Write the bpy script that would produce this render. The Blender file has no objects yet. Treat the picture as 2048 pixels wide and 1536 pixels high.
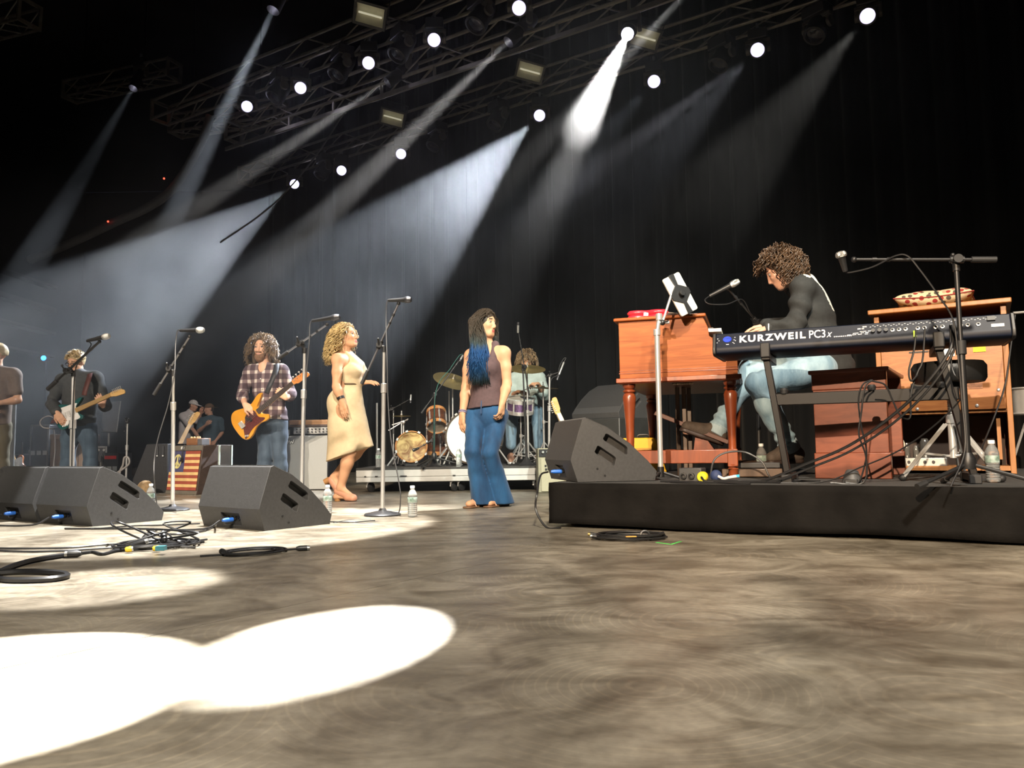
import bpy, bmesh, math, random
import numpy as np
from math import sin, cos, pi, radians, sqrt, atan, atan2
from mathutils import Vector, Matrix, Quaternion

random.seed(7)
rng = np.random.default_rng(11)
scene = bpy.context.scene
COL = scene.collection
V = Vector

# ------------------------------------------------------------------ camera
CAM_H = 0.455                      # lens height over the stage floor
F_PX, CX, CY = 1560.0, 1024.0, 768.0
PITCH, ROLL = atan(128 / 1560.0), radians(0.8)
_fw = V((0, cos(PITCH), sin(PITCH)))
_u0 = V((0, -sin(PITCH), cos(PITCH)))
_r0 = V((1, 0, 0))
_up = _u0 * cos(ROLL) + _r0 * sin(ROLL)
_rt = _r0 * cos(ROLL) - _u0 * sin(ROLL)
EYE = V((0, 0, CAM_H))
cam_data = bpy.data.cameras.new('camera')
cam_data.lens = 36 * F_PX / 2048
cam_data.sensor_width = 36
cam_data.clip_start, cam_data.clip_end = 0.05, 200
cam = bpy.data.objects.new('camera', cam_data)
COL.objects.link(cam)
m = Matrix((_rt, _up, -_fw)).transposed().to_4x4()
m.translation = EYE
cam.matrix_world = m
scene.camera = cam

def ray(px, py):
    return _fw + _rt * ((px - CX) / F_PX) + _up * ((CY - py) / F_PX)
def at(px, py, Y):
    """The point of the hall at depth Y that the photograph shows at (px, py)."""
    d = ray(px, py)
    return EYE + d * (Y / d.y)
def gz(px, py, z=0.0):
    """The point at height z that the photograph shows at (px, py)."""
    d = ray(px, py)
    return EYE + d * ((z - CAM_H) / d.z)

# ------------------------------------------------------------------ world, exposure
w = bpy.data.worlds.new('hall_dark')
scene.world = w
w.use_nodes = True
bg = w.node_tree.nodes['Background']
bg.inputs[0].default_value = (0.55, 0.65, 1.0, 1)
bg.inputs[1].default_value = 0.004
vs = scene.view_settings
vs.view_transform, vs.look, vs.exposure, vs.gamma, vs.use_curve_mapping = 'Standard', 'None', 0.8, 1.0, False
cy = scene.cycles
cy.max_bounces, cy.diffuse_bounces, cy.glossy_bounces = 5, 2, 2
cy.transmission_bounces, cy.transparent_max_bounces, cy.volume_bounces = 5, 8, 0
cy.caustics_reflective = cy.caustics_refractive = False
cy.sample_clamp_indirect = 4.0
cy.use_denoising = True
cy.volume_step_rate, cy.volume_max_steps = 2.0, 24
cy.adaptive_threshold = 0.04

# ------------------------------------------------------------------ stage lamps
def spot(name, loc, target, watts, deg, blend=0.3, color=(1, 1, 1), radius=0.06):
    l = bpy.data.lights.new(name, 'SPOT')
    l.energy, l.spot_size, l.spot_blend, l.color, l.shadow_soft_size = watts, radians(deg), blend, color, radius
    o = bpy.data.objects.new(name, l)
    COL.objects.link(o)
    o.location = loc
    o.rotation_euler = (V(target) - V(loc)).to_track_quat('-Z', 'Y').to_euler()
    return o

WARM, COOL = (1.0, 0.76, 0.52), (0.83, 0.90, 1.0)
# front-of-house spots, behind and above the camera
spot('front_spot', (-3.6, -6.8, 4.7), (2.0, 4.9, 0.9), 6000, 20, 0.6, WARM, 0.05)
spot('front_spot', (-3.2, -5.0, 8.0), (-0.9, 6.8, 0.9), 4300, 22, 0.6, (1.0, 0.80, 0.58), 0.06)
spot('front_spot', (-6.5, -6.5, 8.0), (-3.9, 8.8, 0.9), 5500, 20, 0.7, (1.0, 0.86, 0.70), 0.06)
spot('front_spot', (3.0, -5.5, 7.5), (0.6, 9.5, 1.0), 4600, 19, 0.6, (0.92, 1.0, 0.90), 0.06)
spot('wash_spot', (0.6, -5.0, 8.5), (0.2, 4.6, 0.0), 5600, 50, 1.0, (1.0, 0.90, 0.75), 0.3)

ROW_LOW = [(1735, 32), (1515, 100), (1308, 163), (1079, 231), (802, 308), (683, 341), (589, 368)]
ROW_HIGH = [(1038, 16), (868, 80), (737, 126), (601, 176), (494, 213)]
Z_LOW, Z_HIGH = 5.5, 5.5
LOW = [gz(x, y, Z_LOW) for x, y in ROW_LOW]
HIGH = [gz(x, y, Z_HIGH) for x, y in ROW_HIGH]
# wide backlight beams: (lamp, a point of the hall on the beam's axis, watts, cone, blend, colour)
T3, T6 = at(630, 675, 8.8), at(115, 715, 10.4)
BEAMS = [
    (LOW[3], T3, 4600, 25, 0.2, COOL),
    (LOW[6], T6, 4600, 25, 0.2, COOL),
    (LOW[0], at(1430, 400, 7.6), 800, 18, 0.5, (1.0, 0.95, 0.85)),
    (LOW[1], at(1180, 440, 8.2), 420, 22, 0.6, (0.9, 0.92, 1.0)),
    (LOW[2], at(900, 620, 7.6), 380, 16, 0.4, COOL),
]
for p, t, watts, deg, bl, c in BEAMS:
    d = (t - p).normalized()
    spot('beam_spot', p + d * 0.30, t, watts, deg, bl, c, 0.03)
# backlights that only rim the players
for p, t, watts, deg, bl, c in [
    (LOW[1], at(700, 700, 7.1), 2600, 5.5, 0.5, (0.95, 0.92, 1.0)),
    (LOW[4], at(165, 760, 9.5), 2600, 6, 0.6, COOL),
    (LOW[5], at(560, 760, 8.7), 800, 7, 0.6, COOL),
]:
    d = (t - p).normalized()
    spot('back_spot', p + d * 0.30, t, watts, deg, bl, c, 0.03)
# pools on the floor from lamps straight overhead on the down-stage truss, out of the picture
for p, t, watts, deg, bl in (((-0.6, 2.6, 8.2), (-1.10, 1.55, 0), 36000, 6.6, 0.05), ((-0.8, 3.6, 8.2), (-1.45, 2.75, 0), 9500, 6.2, 0.4), ((-1.0, 5.0, 8.6), (-2.0, 4.9, 0), 10500, 20.5, 0.15)):
    spot('overhead_spot', p, t, watts, deg, bl, (1.0, 0.98, 0.94), 0.03)
spot('backstage_fill', (-4.8, 12.2, 4.6), (-7.1, 18.0, 1.2), 420, 34, 0.8, (1.0, 0.85, 0.7), 0.2)  # unseen fill spot added to brighten the two men far behind
# narrow shafts: (lamp position, the pool or point it strikes, watts, cone, blend, colour, label)
_shafts = [
    (gz(1258, 62, 5.3), gz(652, 1286), 44000, 3.45, 0.06, (1.0, 0.97, 0.92), 'lamp at the top of the brightest short beam near the middle of the rig'),
    (gz(560, -8, 5.6), at(170, 800, 7.2), 9000, 5, 0.5, COOL, 'lamp high over the left side throwing a narrow blue-grey beam straight down'),
    (gz(1040, 62, 5.4), at(380, 690, 7.8), 15000, 6.0, 0.7, (1.0, 0.95, 0.9), 'lamp below the diagonal truss throwing a soft beam to the left'),
    (gz(800, 148, 5.4), at(150, 575, 8.8), 15000, 5.6, 0.7, (1.0, 0.95, 0.9), 'lamp further left on the diagonal truss throwing a soft flat beam'),
    (gz(1425, -70, 5.6), at(880, 500, 7.6), 6500, 6.0, 0.8, (1.0, 0.97, 0.92), 'lamp above the frame throwing a soft beam past the brightest one'),
    (at(276, 160, 12.9), at(40, 560, 11.0), 3600, 7, 0.5, COOL, 'lamp under the lone short truss at far left throwing a narrow beam'),
]
SHAFTS = []
for p, t, watts, deg, bl, c, lab in _shafts:
    d = (t - p).normalized()
    spot('shaft_spot', p + d * 0.03, t, watts, deg, bl, c, 0.03)
    SHAFTS.append((p, d, lab))
spot('shaft_wash_spot', SHAFTS[0][0] + SHAFTS[0][1] * 0.1, at(1085, 430, 7.4), 7000, 9.5, 0.9, (1.0, 0.97, 0.92), 0.03)
# ------------------------------------------------------------------ materials
MATS = {}
def _new(name):
    m = bpy.data.materials.new(name)
    m.use_nodes = True
    nt = m.node_tree
    return m, nt, nt.nodes['Principled BSDF'], nt.nodes, nt.links
def _c(c):
    return (c[0], c[1], c[2], 1)
def pm(name, col, rough=0.5, metal=0.0, var=0.14, scale=9.0, bump=0.0, coat=0.0, stretch=(1, 1, 1), col2=None, spec=0.5, sheen=0.0):
    if name in MATS:
        return MATS[name]
    m, nt, b, N, L = _new(name)
    tc = N.new('ShaderNodeTexCoord'); mp = N.new('ShaderNodeMapping'); nz = N.new('ShaderNodeTexNoise')
    mp.inputs['Scale'].default_value = stretch
    nz.inputs['Scale'].default_value = scale; nz.inputs['Detail'].default_value = 5
    L.new(tc.outputs['Object'], mp.inputs[0]); L.new(mp.outputs[0], nz.inputs['Vector'])
    rp = N.new('ShaderNodeValToRGB')
    a = [max(0, c * (1 - var)) for c in col]
    z = col2 or [min(1, c * (1 + var)) for c in col]
    rp.color_ramp.elements[0].position, rp.color_ramp.elements[1].position = 0.32, 0.68
    rp.color_ramp.elements[0].color, rp.color_ramp.elements[1].color = _c(a), _c(z)
    L.new(nz.outputs['Fac'], rp.inputs[0]); L.new(rp.outputs[0], b.inputs['Base Color'])
    b.inputs['Roughness'].default_value, b.inputs['Metallic'].default_value = rough, metal
    b.inputs['Coat Weight'].default_value = coat
    b.inputs['Specular IOR Level'].default_value = spec
    b.inputs['Sheen Weight'].default_value = sheen
    if bump:
        bp = N.new('ShaderNodeBump'); bp.inputs['Strength'].default_value = bump; bp.inputs['Distance'].default_value = 0.01
        n2 = N.new('ShaderNodeTexNoise'); n2.inputs['Scale'].default_value = scale * 6
        L.new(mp.outputs[0], n2.inputs['Vector']); L.new(n2.outputs['Fac'], bp.inputs['Height']); L.new(bp.outputs[0], b.inputs['Normal'])
    MATS[name] = m
    return m
def wood(name, c1, c2, rough=0.35, coat=0.3, stretch=(2, 2, 22), scale=3.0, spec=0.5):
    """Grain runs across the stretched axis."""
    if name in MATS:
        return MATS[name]
    m, nt, b, N, L = _new(name)
    tc = N.new('ShaderNodeTexCoord'); mp = N.new('ShaderNodeMapping'); nz = N.new('ShaderNodeTexNoise')
    mp.inputs['Scale'].default_value = stretch
    nz.inputs['Scale'].default_value = scale; nz.inputs['Detail'].default_value = 8; nz.inputs['Distortion'].default_value = 1.2
    rp = N.new('ShaderNodeValToRGB')
    rp.color_ramp.elements[0].position, rp.color_ramp.elements[1].position = 0.3, 0.72
    rp.color_ramp.elements[0].color, rp.color_ramp.elements[1].color = _c(c1), _c(c2)
    L.new(tc.outputs['Object'], mp.inputs[0]); L.new(mp.outputs[0], nz.inputs['Vector']); L.new(nz.outputs['Fac'], rp.inputs[0])
    L.new(rp.outputs[0], b.inputs['Base Color'])
    b.inputs['Roughness'].default_value = rough; b.inputs['Coat Weight'].default_value = coat; b.inputs['Coat Roughness'].default_value = 0.15; b.inputs['Specular IOR Level'].default_value = spec
    MATS[name] = m
    return m
def lamp_mat(name, col, strength):
    if name in MATS:
        return MATS[name]
    m, nt, b, N, L = _new(name)
    b.inputs['Base Color'].default_value = _c(col)
    b.inputs['Emission Color'].default_value = _c(col); b.inputs['Emission Strength'].default_value = strength
    MATS[name] = m
    return m
def glassy(name, col, rough=0.05, ior=1.3, trans=1.0):
    if name in MATS:
        return MATS[name]
    m, nt, b, N, L = _new(name)
    nz = N.new('ShaderNodeTexNoise'); nz.inputs['Scale'].default_value = 30
    bp = N.new('ShaderNodeBump'); bp.inputs['Strength'].default_value = 0.3; bp.inputs['Distance'].default_value = 0.004
    L.new(nz.outputs['Fac'], bp.inputs['Height']); L.new(bp.outputs[0], b.inputs['Normal'])
    b.inputs['Base Color'].default_value = _c(col); b.inputs['Transmission Weight'].default_value = trans
    b.inputs['Roughness'].default_value = rough; b.inputs['IOR'].default_value = ior
    MATS[name] = m
    return m

BLACK = pm('black_paint', (0.012, 0.012, 0.013), 0.45)
RUBBER = pm('black_rubber', (0.014, 0.014, 0.015), 0.6)
CHROME = pm('chrome', (0.82, 0.81, 0.79), 0.30, 0.72, 0.05)
STEEL = pm('dull_steel', (0.42, 0.42, 0.41), 0.38, 1.0, 0.1)
ALU = pm('truss_alu', (0.34, 0.31, 0.25), 0.5, 0.85, 0.15)
DKSTEEL = pm('dark_steel', (0.05, 0.05, 0.052), 0.4, 0.8)
CABLE = pm('cable_black', (0.012, 0.012, 0.013), 0.42)
WHITE = pm('white_paint', (0.75, 0.75, 0.73), 0.45, 0, 0.05)

# ------------------------------------------------------------------ mesh builder
ORG = {}
def org(o):
    return ORG.get(o.name, V((0, 0, 0)))
def thing(name, label, cat, loc=(0, 0, 0), rz=0.0, group=None, world=False, mtx=None):
    """An Empty at a thing's base that parents its parts. world: its parts are given in hall coordinates."""
    o = bpy.data.objects.new(name, None)
    COL.objects.link(o)
    o.empty_display_size = 0.1
    if mtx is not None:
        o.matrix_world = mtx
    else:
        o.location = loc
        o.rotation_euler = (0, 0, rz)
    if world:
        ORG[o.name] = V(loc)
    tag(o, label, cat, group)
    return o
def tag(o, label=None, cat=None, group=None, kind=None):
    if label: o['label'] = label
    if cat: o['category'] = cat
    if group: o['group'] = group
    if kind: o['kind'] = kind
    return o
def dup(root, loc=None, rz=None, label=None, group=None, mtx=None):
    def cp(o, parent):
        c = o.copy()
        COL.objects.link(c)
        if parent is not None:
            c.parent = parent
        for ch in list(o.children):
            cp(ch, c)
        return c
    r = cp(root, None)
    if mtx is not None:
        r.matrix_world = mtx
    if loc is not None: r.location = loc
    if rz is not None: r.rotation_euler = (0, 0, rz)
    if label: r['label'] = label
    if group: r['group'] = group
    return r
def catmull(pts, n=6, closed=False):
    P = [V(p) for p in pts]
    if len(P) < 3:
        return P
    out = []
    m = len(P)
    for i in range(m if closed else m - 1):
        if closed:
            a, b, c, d = P[(i - 1) % m], P[i], P[(i + 1) % m], P[(i + 2) % m]
        else:
            b, c = P[i], P[i + 1]
            a = P[i - 1] if i else b * 2 - c
            d = P[i + 2] if i + 2 < m else c * 2 - b
        for k in range(n):
            t = k / n
            out.append(0.5 * ((2 * b) + (c - a) * t + (2 * a - 5 * b + 4 * c - d) * t * t + (3 * b - a - 3 * c + d) * t ** 3))
    if not closed:
        out.append(P[-1])
    return out
def frame_z(d, roll_hint=None):
    """Rotation whose Z axis is d."""
    z = V(d).normalized()
    h = V(roll_hint) if roll_hint is not None else (V((0, 0, 1)) if abs(z.z) < 0.95 else V((0, 1, 0)))
    x = h.cross(z)
    if x.length < 1e-6:
        x = V((1, 0, 0)).cross(z)
    x.normalize()
    y = z.cross(x)
    return Matrix((x, y, z)).transposed().to_4x4()
def place(loc, d, hint=None):
    M = frame_z(d, hint)
    M.translation = V(loc)
    return M
class MB:
    def __init__(s):
        s.v, s.f, s.m, s.cm = [], [], [], 0
    def add(s, vs, fs, M=None):
        o = len(s.v)
        s.v += [(M @ V(p)) if M is not None else V(p) for p in vs]
        s.f += [tuple(i + o for i in f) for f in fs]
        s.m += [s.cm] * len(fs)
        return s
    def box(s, c, d, M=None):
        x, y, z = c
        a, b, e = d[0] / 2, d[1] / 2, d[2] / 2
        vs = [(x + i * a, y + j * b, z + k * e) for k in (-1, 1) for j in (-1, 1) for i in (-1, 1)]
        return s.add(vs, [(0, 2, 3, 1), (4, 5, 7, 6), (0, 1, 5, 4), (1, 3, 7, 5), (3, 2, 6, 7), (2, 0, 4, 6)], M)
    def tube(s, pts, r, n=8, closed=False, M=None):
        P = [V(p) for p in pts]
        m = len(P)
        R = r if isinstance(r, (list, tuple)) else [r] * m
        T = []
        for i in range(m):
            a = P[(i - 1) % m] if (closed or i) else P[i]
            b = P[(i + 1) % m] if (closed or i < m - 1) else P[i]
            t = b - a
            T.append(t.normalized() if t.length > 1e-9 else V((0, 0, 1)))
        t0 = T[0]
        nrm = t0.orthogonal().normalized()
        vs = []
        for i in range(m):
            if i:
                q = T[i - 1].rotation_difference(T[i])
                nrm = (q @ nrm)
                nrm = (nrm - T[i] * nrm.dot(T[i])).normalized()
            bn = T[i].cross(nrm)
            for k in range(n):
                a = 2 * pi * k / n
                vs.append(P[i] + (nrm * cos(a) + bn * sin(a)) * R[i])
        fs = []
        for i in range(m if closed else m - 1):
            j = (i + 1) % m
            for k in range(n):
                l = (k + 1) % n
                fs.append((i * n + k, i * n + l, j * n + l, j * n + k))
        if not closed:
            fs.append(tuple(range(n - 1, -1, -1)))
            fs.append(tuple((m - 1) * n + k for k in range(n)))
        return s.add(vs, fs, M)
    def cyl(s, a, b, r, n=12, r2=None):
        return s.tube([a, b], [r, r if r2 is None else r2], n)
    def lathe(s, prof, n=24, M=None, cap=True):
        """prof: (radius, z) from one end to the other."""
        vs, fs = [], []
        for r, z in prof:
            for k in range(n):
                a = 2 * pi * k / n
                vs.append((r * cos(a), r * sin(a), z))
        for i in range(len(prof) - 1):
            for k in range(n):
                l = (k + 1) % n
                fs.append((i * n + k, i * n + l, (i + 1) * n + l, (i + 1) * n + k))
        if cap and prof[0][0] > 1e-6: fs.append(tuple(range(n - 1, -1, -1)))
        if cap and prof[-1][0] > 1e-6: fs.append(tuple((len(prof) - 1) * n + k for k in range(n)))
        return s.add(vs, fs, M)
    def prism(s, poly, z0, z1, M=None, inset=0.0):
        """poly in XY, extruded from z0 to z1; inset pulls the z1 outline in (a soft edge)."""
        n = len(poly)
        cx = sum(p[0] for p in poly) / n; cyy = sum(p[1] for p in poly) / n
        def sh(p, k):
            d = sqrt((p[0] - cx) ** 2 + (p[1] - cyy) ** 2) or 1
            return (cx + (p[0] - cx) * (1 - k / d), cyy + (p[1] - cyy) * (1 - k / d))
        rings = [(0, z0), (0, z1)] if not inset else [(inset, z0), (0, z0 + inset), (0, z1 - inset), (inset, z1)]
        vs = []
        for k, z in rings:
            vs += [(*sh(p, k), z) for p in poly]
        fs = []
        for i in range(len(rings) - 1):
            for k in range(n):
                l = (k + 1) % n
                fs.append((i * n + k, i * n + l, (i + 1) * n + l, (i + 1) * n + k))
        fs.append(tuple(range(n - 1, -1, -1)))
        fs.append(tuple((len(rings) - 1) * n + k for k in range(n)))
        return s.add(vs, fs, M)
    def ball(s, c, r, n=14, M=None):
        r = r if isinstance(r, (tuple, list, Vector)) else (r, r, r)
        h = max(6, n // 2)
        prof = [(sin(pi * i / h), -cos(pi * i / h)) for i in range(h + 1)]
        vs, fs = [], []
        for q, z in prof:
            for k in range(n):
                a = 2 * pi * k / n
                vs.append((c[0] + r[0] * q * cos(a), c[1] + r[1] * q * sin(a), c[2] + r[2] * z))
        for i in range(h):
            for k in range(n):
                l = (k + 1) % n
                fs.append((i * n + k, i * n + l, (i + 1) * n + l, (i + 1) * n + k))
        return s.add(vs, fs, M)
    def ring(s, R, r, n=24, k=8, M=None):
        return s.tube([(R * cos(2 * pi * i / n), R * sin(2 * pi * i / n), 0) for i in range(n)], r, k, True, M)
    def mesh(s, name, mats, off=None, smooth=True, angle=40):
        me = bpy.data.meshes.new(name)
        o = off or V((0, 0, 0))
        me.from_pydata([tuple(p - o) for p in s.v], [], s.f)
        for mt in (mats if isinstance(mats, (list, tuple)) else [mats]):
            me.materials.append(mt)
        me.polygons.foreach_set('material_index', s.m)
        bm = bmesh.new(); bm.from_mesh(me)
        bmesh.ops.remove_doubles(bm, verts=bm.verts, dist=1e-6)
        bmesh.ops.recalc_face_normals(bm, faces=bm.faces)
        bm.to_mesh(me); bm.free()
        if smooth:
            me.shade_smooth()
            me.set_sharp_from_angle(angle=radians(angle))
        me.update()
        return me
    def obj(s, name, mats, parent=None, label=None, cat=None, group=None, kind=None, smooth=True, bevel=0.0, segs=2, angle=40):
        if parent is not None:
            off = org(parent)
        elif kind == 'structure' or not s.v:
            off = V((0, 0, 0))
        else:
            lo = [min(p[i] for p in s.v) for i in range(3)]; hi = [max(p[i] for p in s.v) for i in range(3)]
            off = V(((lo[0] + hi[0]) / 2, (lo[1] + hi[1]) / 2, lo[2]))
        me = s.mesh(name, mats, off, smooth, angle)
        o = bpy.data.objects.new(name, me)
        COL.objects.link(o)
        if parent is not None:
            o.parent = parent
            ORG[o.name] = org(parent)
        else:
            o.location = off
        tag(o, label, cat, group, kind)
        if bevel:
            b = o.modifiers.new('edge', 'BEVEL')
            b.width, b.segments, b.limit_method, b.angle_limit = bevel, segs, 'ANGLE', radians(35)
        return o
def text_mesh(body, size, depth=0.0008, offset=0.0, shear=0.0, spacing=1.0):
    cu = bpy.data.curves.new('lettering', 'FONT')
    cu.body, cu.size, cu.extrude, cu.offset, cu.shear, cu.space_character = body, size, depth, offset, shear, spacing
    cu.resolution_u = 3
    o = bpy.data.objects.new('lettering', cu)
    COL.objects.link(o)
    me = bpy.data.meshes.new_from_object(o)
    bpy.data.objects.remove(o)
    return me
def lettering(name, body, size, mat, parent, M, **kw):
    me = text_mesh(body, size, **kw)
    me.transform(M)
    me.materials.clear(); me.materials.append(mat)
    o = bpy.data.objects.new(name, me)
    COL.objects.link(o)
    o.parent = parent
    ORG[o.name] = org(parent)
    return o
# ------------------------------------------------------------------ the setting
def concrete():
    m, nt, b, N, L = _new('stage_concrete')
    tc = N.new('ShaderNodeTexCoord')
    mp = N.new('ShaderNodeMapping'); mp.inputs['Scale'].default_value = (1.0, 1.0, 1.0)
    L.new(tc.outputs['Object'], mp.inputs[0])
    def noise(sc, det, dist, stretch=(1, 1, 1)):
        q = N.new('ShaderNodeMapping'); q.inputs['Scale'].default_value = stretch; q.inputs['Rotation'].default_value = (0, 0, 0.5)
        L.new(mp.outputs[0], q.inputs[0])
        n = N.new('ShaderNodeTexNoise'); n.inputs['Scale'].default_value = sc; n.inputs['Detail'].default_value = det; n.inputs['Distortion'].default_value = dist
        L.new(q.outputs[0], n.inputs['Vector']); return n.outputs['Fac']
    def ramp(src, p0, p1, c0, c1):
        r = N.new('ShaderNodeValToRGB'); e = r.color_ramp.elements
        e[0].position, e[1].position, e[0].color, e[1].color = p0, p1, _c(c0), _c(c1)
        L.new(src, r.inputs[0]); return r.outputs[0]
    def mul(a, bb, f=1.0):
        x = N.new('ShaderNodeMixRGB'); x.blend_type = 'MULTIPLY'; x.inputs[0].default_value = f
        L.new(a, x.inputs[1]); L.new(bb, x.inputs[2]); return x.outputs[0]
    base = ramp(noise(1.3, 9, 1.4), 0.34, 0.68, (0.115, 0.098, 0.075), (0.300, 0.268, 0.218))
    blot = ramp(noise(2.9, 9, 2.4, (1, 1.5, 1)), 0.34, 0.60, (0.60, 0.575, 0.53), (1.08, 1.08, 1.06))
    fine = ramp(noise(42, 5, 0.2), 0.35, 0.65, (0.86, 0.86, 0.86), (1.06, 1.06, 1.06))
    # trowel arcs: swirls left by the power float
    vo = N.new('ShaderNodeTexVoronoi'); vo.inputs['Scale'].default_value = 1.5
    L.new(mp.outputs[0], vo.inputs['Vector'])
    wv = N.new('ShaderNodeMath'); wv.operation = 'MULTIPLY'; wv.inputs[1].default_value = 210
    L.new(vo.outputs['Distance'], wv.inputs[0])
    sn = N.new('ShaderNodeMath'); sn.operation = 'SINE'; L.new(wv.outputs[0], sn.inputs[0])
    md = N.new('ShaderNodeMath'); md.operation = 'MULTIPLY'; L.new(sn.outputs[0], md.inputs[0]); L.new(noise(1.7, 4, 0.5), md.inputs[1])
    arcs = ramp(md.outputs[0], 0.34, 0.55, (1, 1, 1), (1.22, 1.20, 1.17))
    wear = ramp(noise(1.3, 8, 2.5, (0.6, 2.6, 1)), 0.62, 0.72, (1, 1, 1), (1.25, 1.24, 1.2))
    L.new(mul(mul(mul(mul(base, blot), fine), arcs), wear), b.inputs['Base Color'])
    rr = N.new('ShaderNodeMapRange'); rr.inputs[3].default_value, rr.inputs[4].default_value = 0.26, 0.5
    L.new(noise(2.2, 5, 1.0), rr.inputs[0]); L.new(rr.outputs[0], b.inputs['Roughness'])
    bp = N.new('ShaderNodeBump'); bp.inputs['Strength'].default_value = 0.12; bp.inputs['Distance'].default_value = 0.004
    L.new(noise(5, 8, 0.5), bp.inputs['Height']); L.new(bp.outputs[0], b.inputs['Normal'])
    b.inputs['Specular IOR Level'].default_value = 0.45
    return m
CONC = concrete()
# floor slabs with shallow saw-cut joints between them
B = MB()
B.box((-4, 11, -0.16), (30, 30, 0.30))
floor = B.obj('floor', pm('joint_dark', (0.10, 0.085, 0.062), 0.8), kind='structure', smooth=False)
joint = gz(1195, 1078)                      # a joint crosses the floor here and runs off to the left
j2 = gz(320, 1268)
d = (j2 - joint).normalized(); nrm = V((-d.y, d.x, 0))
P0 = joint
def slab(u0, u1, v0, v1):
    b = MB(); g = 0.0015
    q = [P0 + d * a + nrm * c for a, c in ((u0 + g, v0 + g), (u1 - g, v0 + g), (u1 - g, v1 - g), (u0 + g, v1 - g))]
    vs = [(p.x, p.y, -0.05) for p in q] + [(p.x, p.y, 0.0) for p in q]
    b.add(vs, [(3, 2, 1, 0), (4, 5, 6, 7), (0, 1, 5, 4), (1, 2, 6, 5), (2, 3, 7, 6), (3, 0, 4, 7)])
    b.obj('slab', CONC, floor, smooth=False)
for vv in ((-14.0, -9.0), (-9.0, -4.5), (-4.5, 0.0), (0.0, 4.5)):
    for uu in ((-12.0, -6.0), (-6.0, 0.0), (0.0, 6.0)):
        slab(*uu, *vv)

# black stage drapes across the back, hung in soft pleats
TR = V((-0.82, 0.57, 0)).normalized()       # the way the trusses and drapes run
TN = V((0.57, 0.82, 0)).normalized()        # up-stage from them
DRAPE = pm('black_velour', (0.0065, 0.0072, 0.0085), 0.9, 0, 0.3, 3, sheen=0.1, spec=0.15)
root_curtain = None
base = V((0, 14.2, 0))
def drape(u0, u1, name, parent, seed):
    r = random.Random(seed)
    b = MB(); n = 90; ph = r.random() * 6
    rows = (0.02, 3.0, 6.0, 9.0)
    vs = []
    for z in rows:
        for i in range(n + 1):
            u = u0 + (u1 - u0) * i / n
            o = 0.07 * sin(u * 15 + ph + 0.6 * sin(u * 3.1)) + 0.03 * sin(u * 33 + ph)
            p = base + TR * u + TN * o * (1.0 if z < 8 else 0.6)
            vs.append((p.x, p.y, z))
    for j in range(len(rows) - 1):
        for i in range(n):
            a = j * (n + 1) + i
            b.f.append((a, a + 1, a + n + 2, a + n + 1)); b.m.append(0)
    b.v = [V(p) for p in vs]
    o = b.obj(name, DRAPE, parent, kind='structure' if parent is None else None, angle=80)
    so = o.modifiers.new('cloth', 'SOLIDIFY'); so.thickness = 0.02
    return o
wall_back = drape(-12, -8, 'wall_back', None, 1)
for i, u in enumerate((-8, -5, -2, 1, 4)):
    drape(u - 0.05, u + 3, 'drape_panel', wall_back, 2 + i)
# side wall of the hall far off at stage left, with ledges, and the dark roof
HALL = pm('hall_wall', (0.020, 0.019, 0.021), 0.8, 0, 0.3, 1.2)
B = MB(); B.box((-15.2, 12, 4.8), (0.3, 34, 9.8)); wall_left = B.obj('wall_left', HALL, kind='structure', smooth=False)
for z, h, y0, y1 in ((4.35, 0.10, 15, 25), (5.1, 0.16, 15, 25), (5.85, 0.08, 15, 25), (3.6, 0.08, 15, 25)):
    B = MB(); B.box((-14.9, (y0 + y1) / 2, z), (0.35, y1 - y0, h)); B.obj('ledge', pm('ledge_grey', (0.05, 0.045, 0.042), 0.8), wall_left)
B = MB(); B.box((-4, 27.2, 4.8), (24, 0.3, 9.8)); B.obj('wall_rear', HALL, kind='structure', smooth=False)
B = MB(); B.box((11.2, 11, 4.8), (0.3, 32, 9.8)); B.obj('wall_right', HALL, kind='structure', smooth=False)
B = MB(); B.box((-2, 11, 9.8), (27, 32, 0.2)); B.obj('ceiling', HALL, kind='structure', smooth=False)

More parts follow.
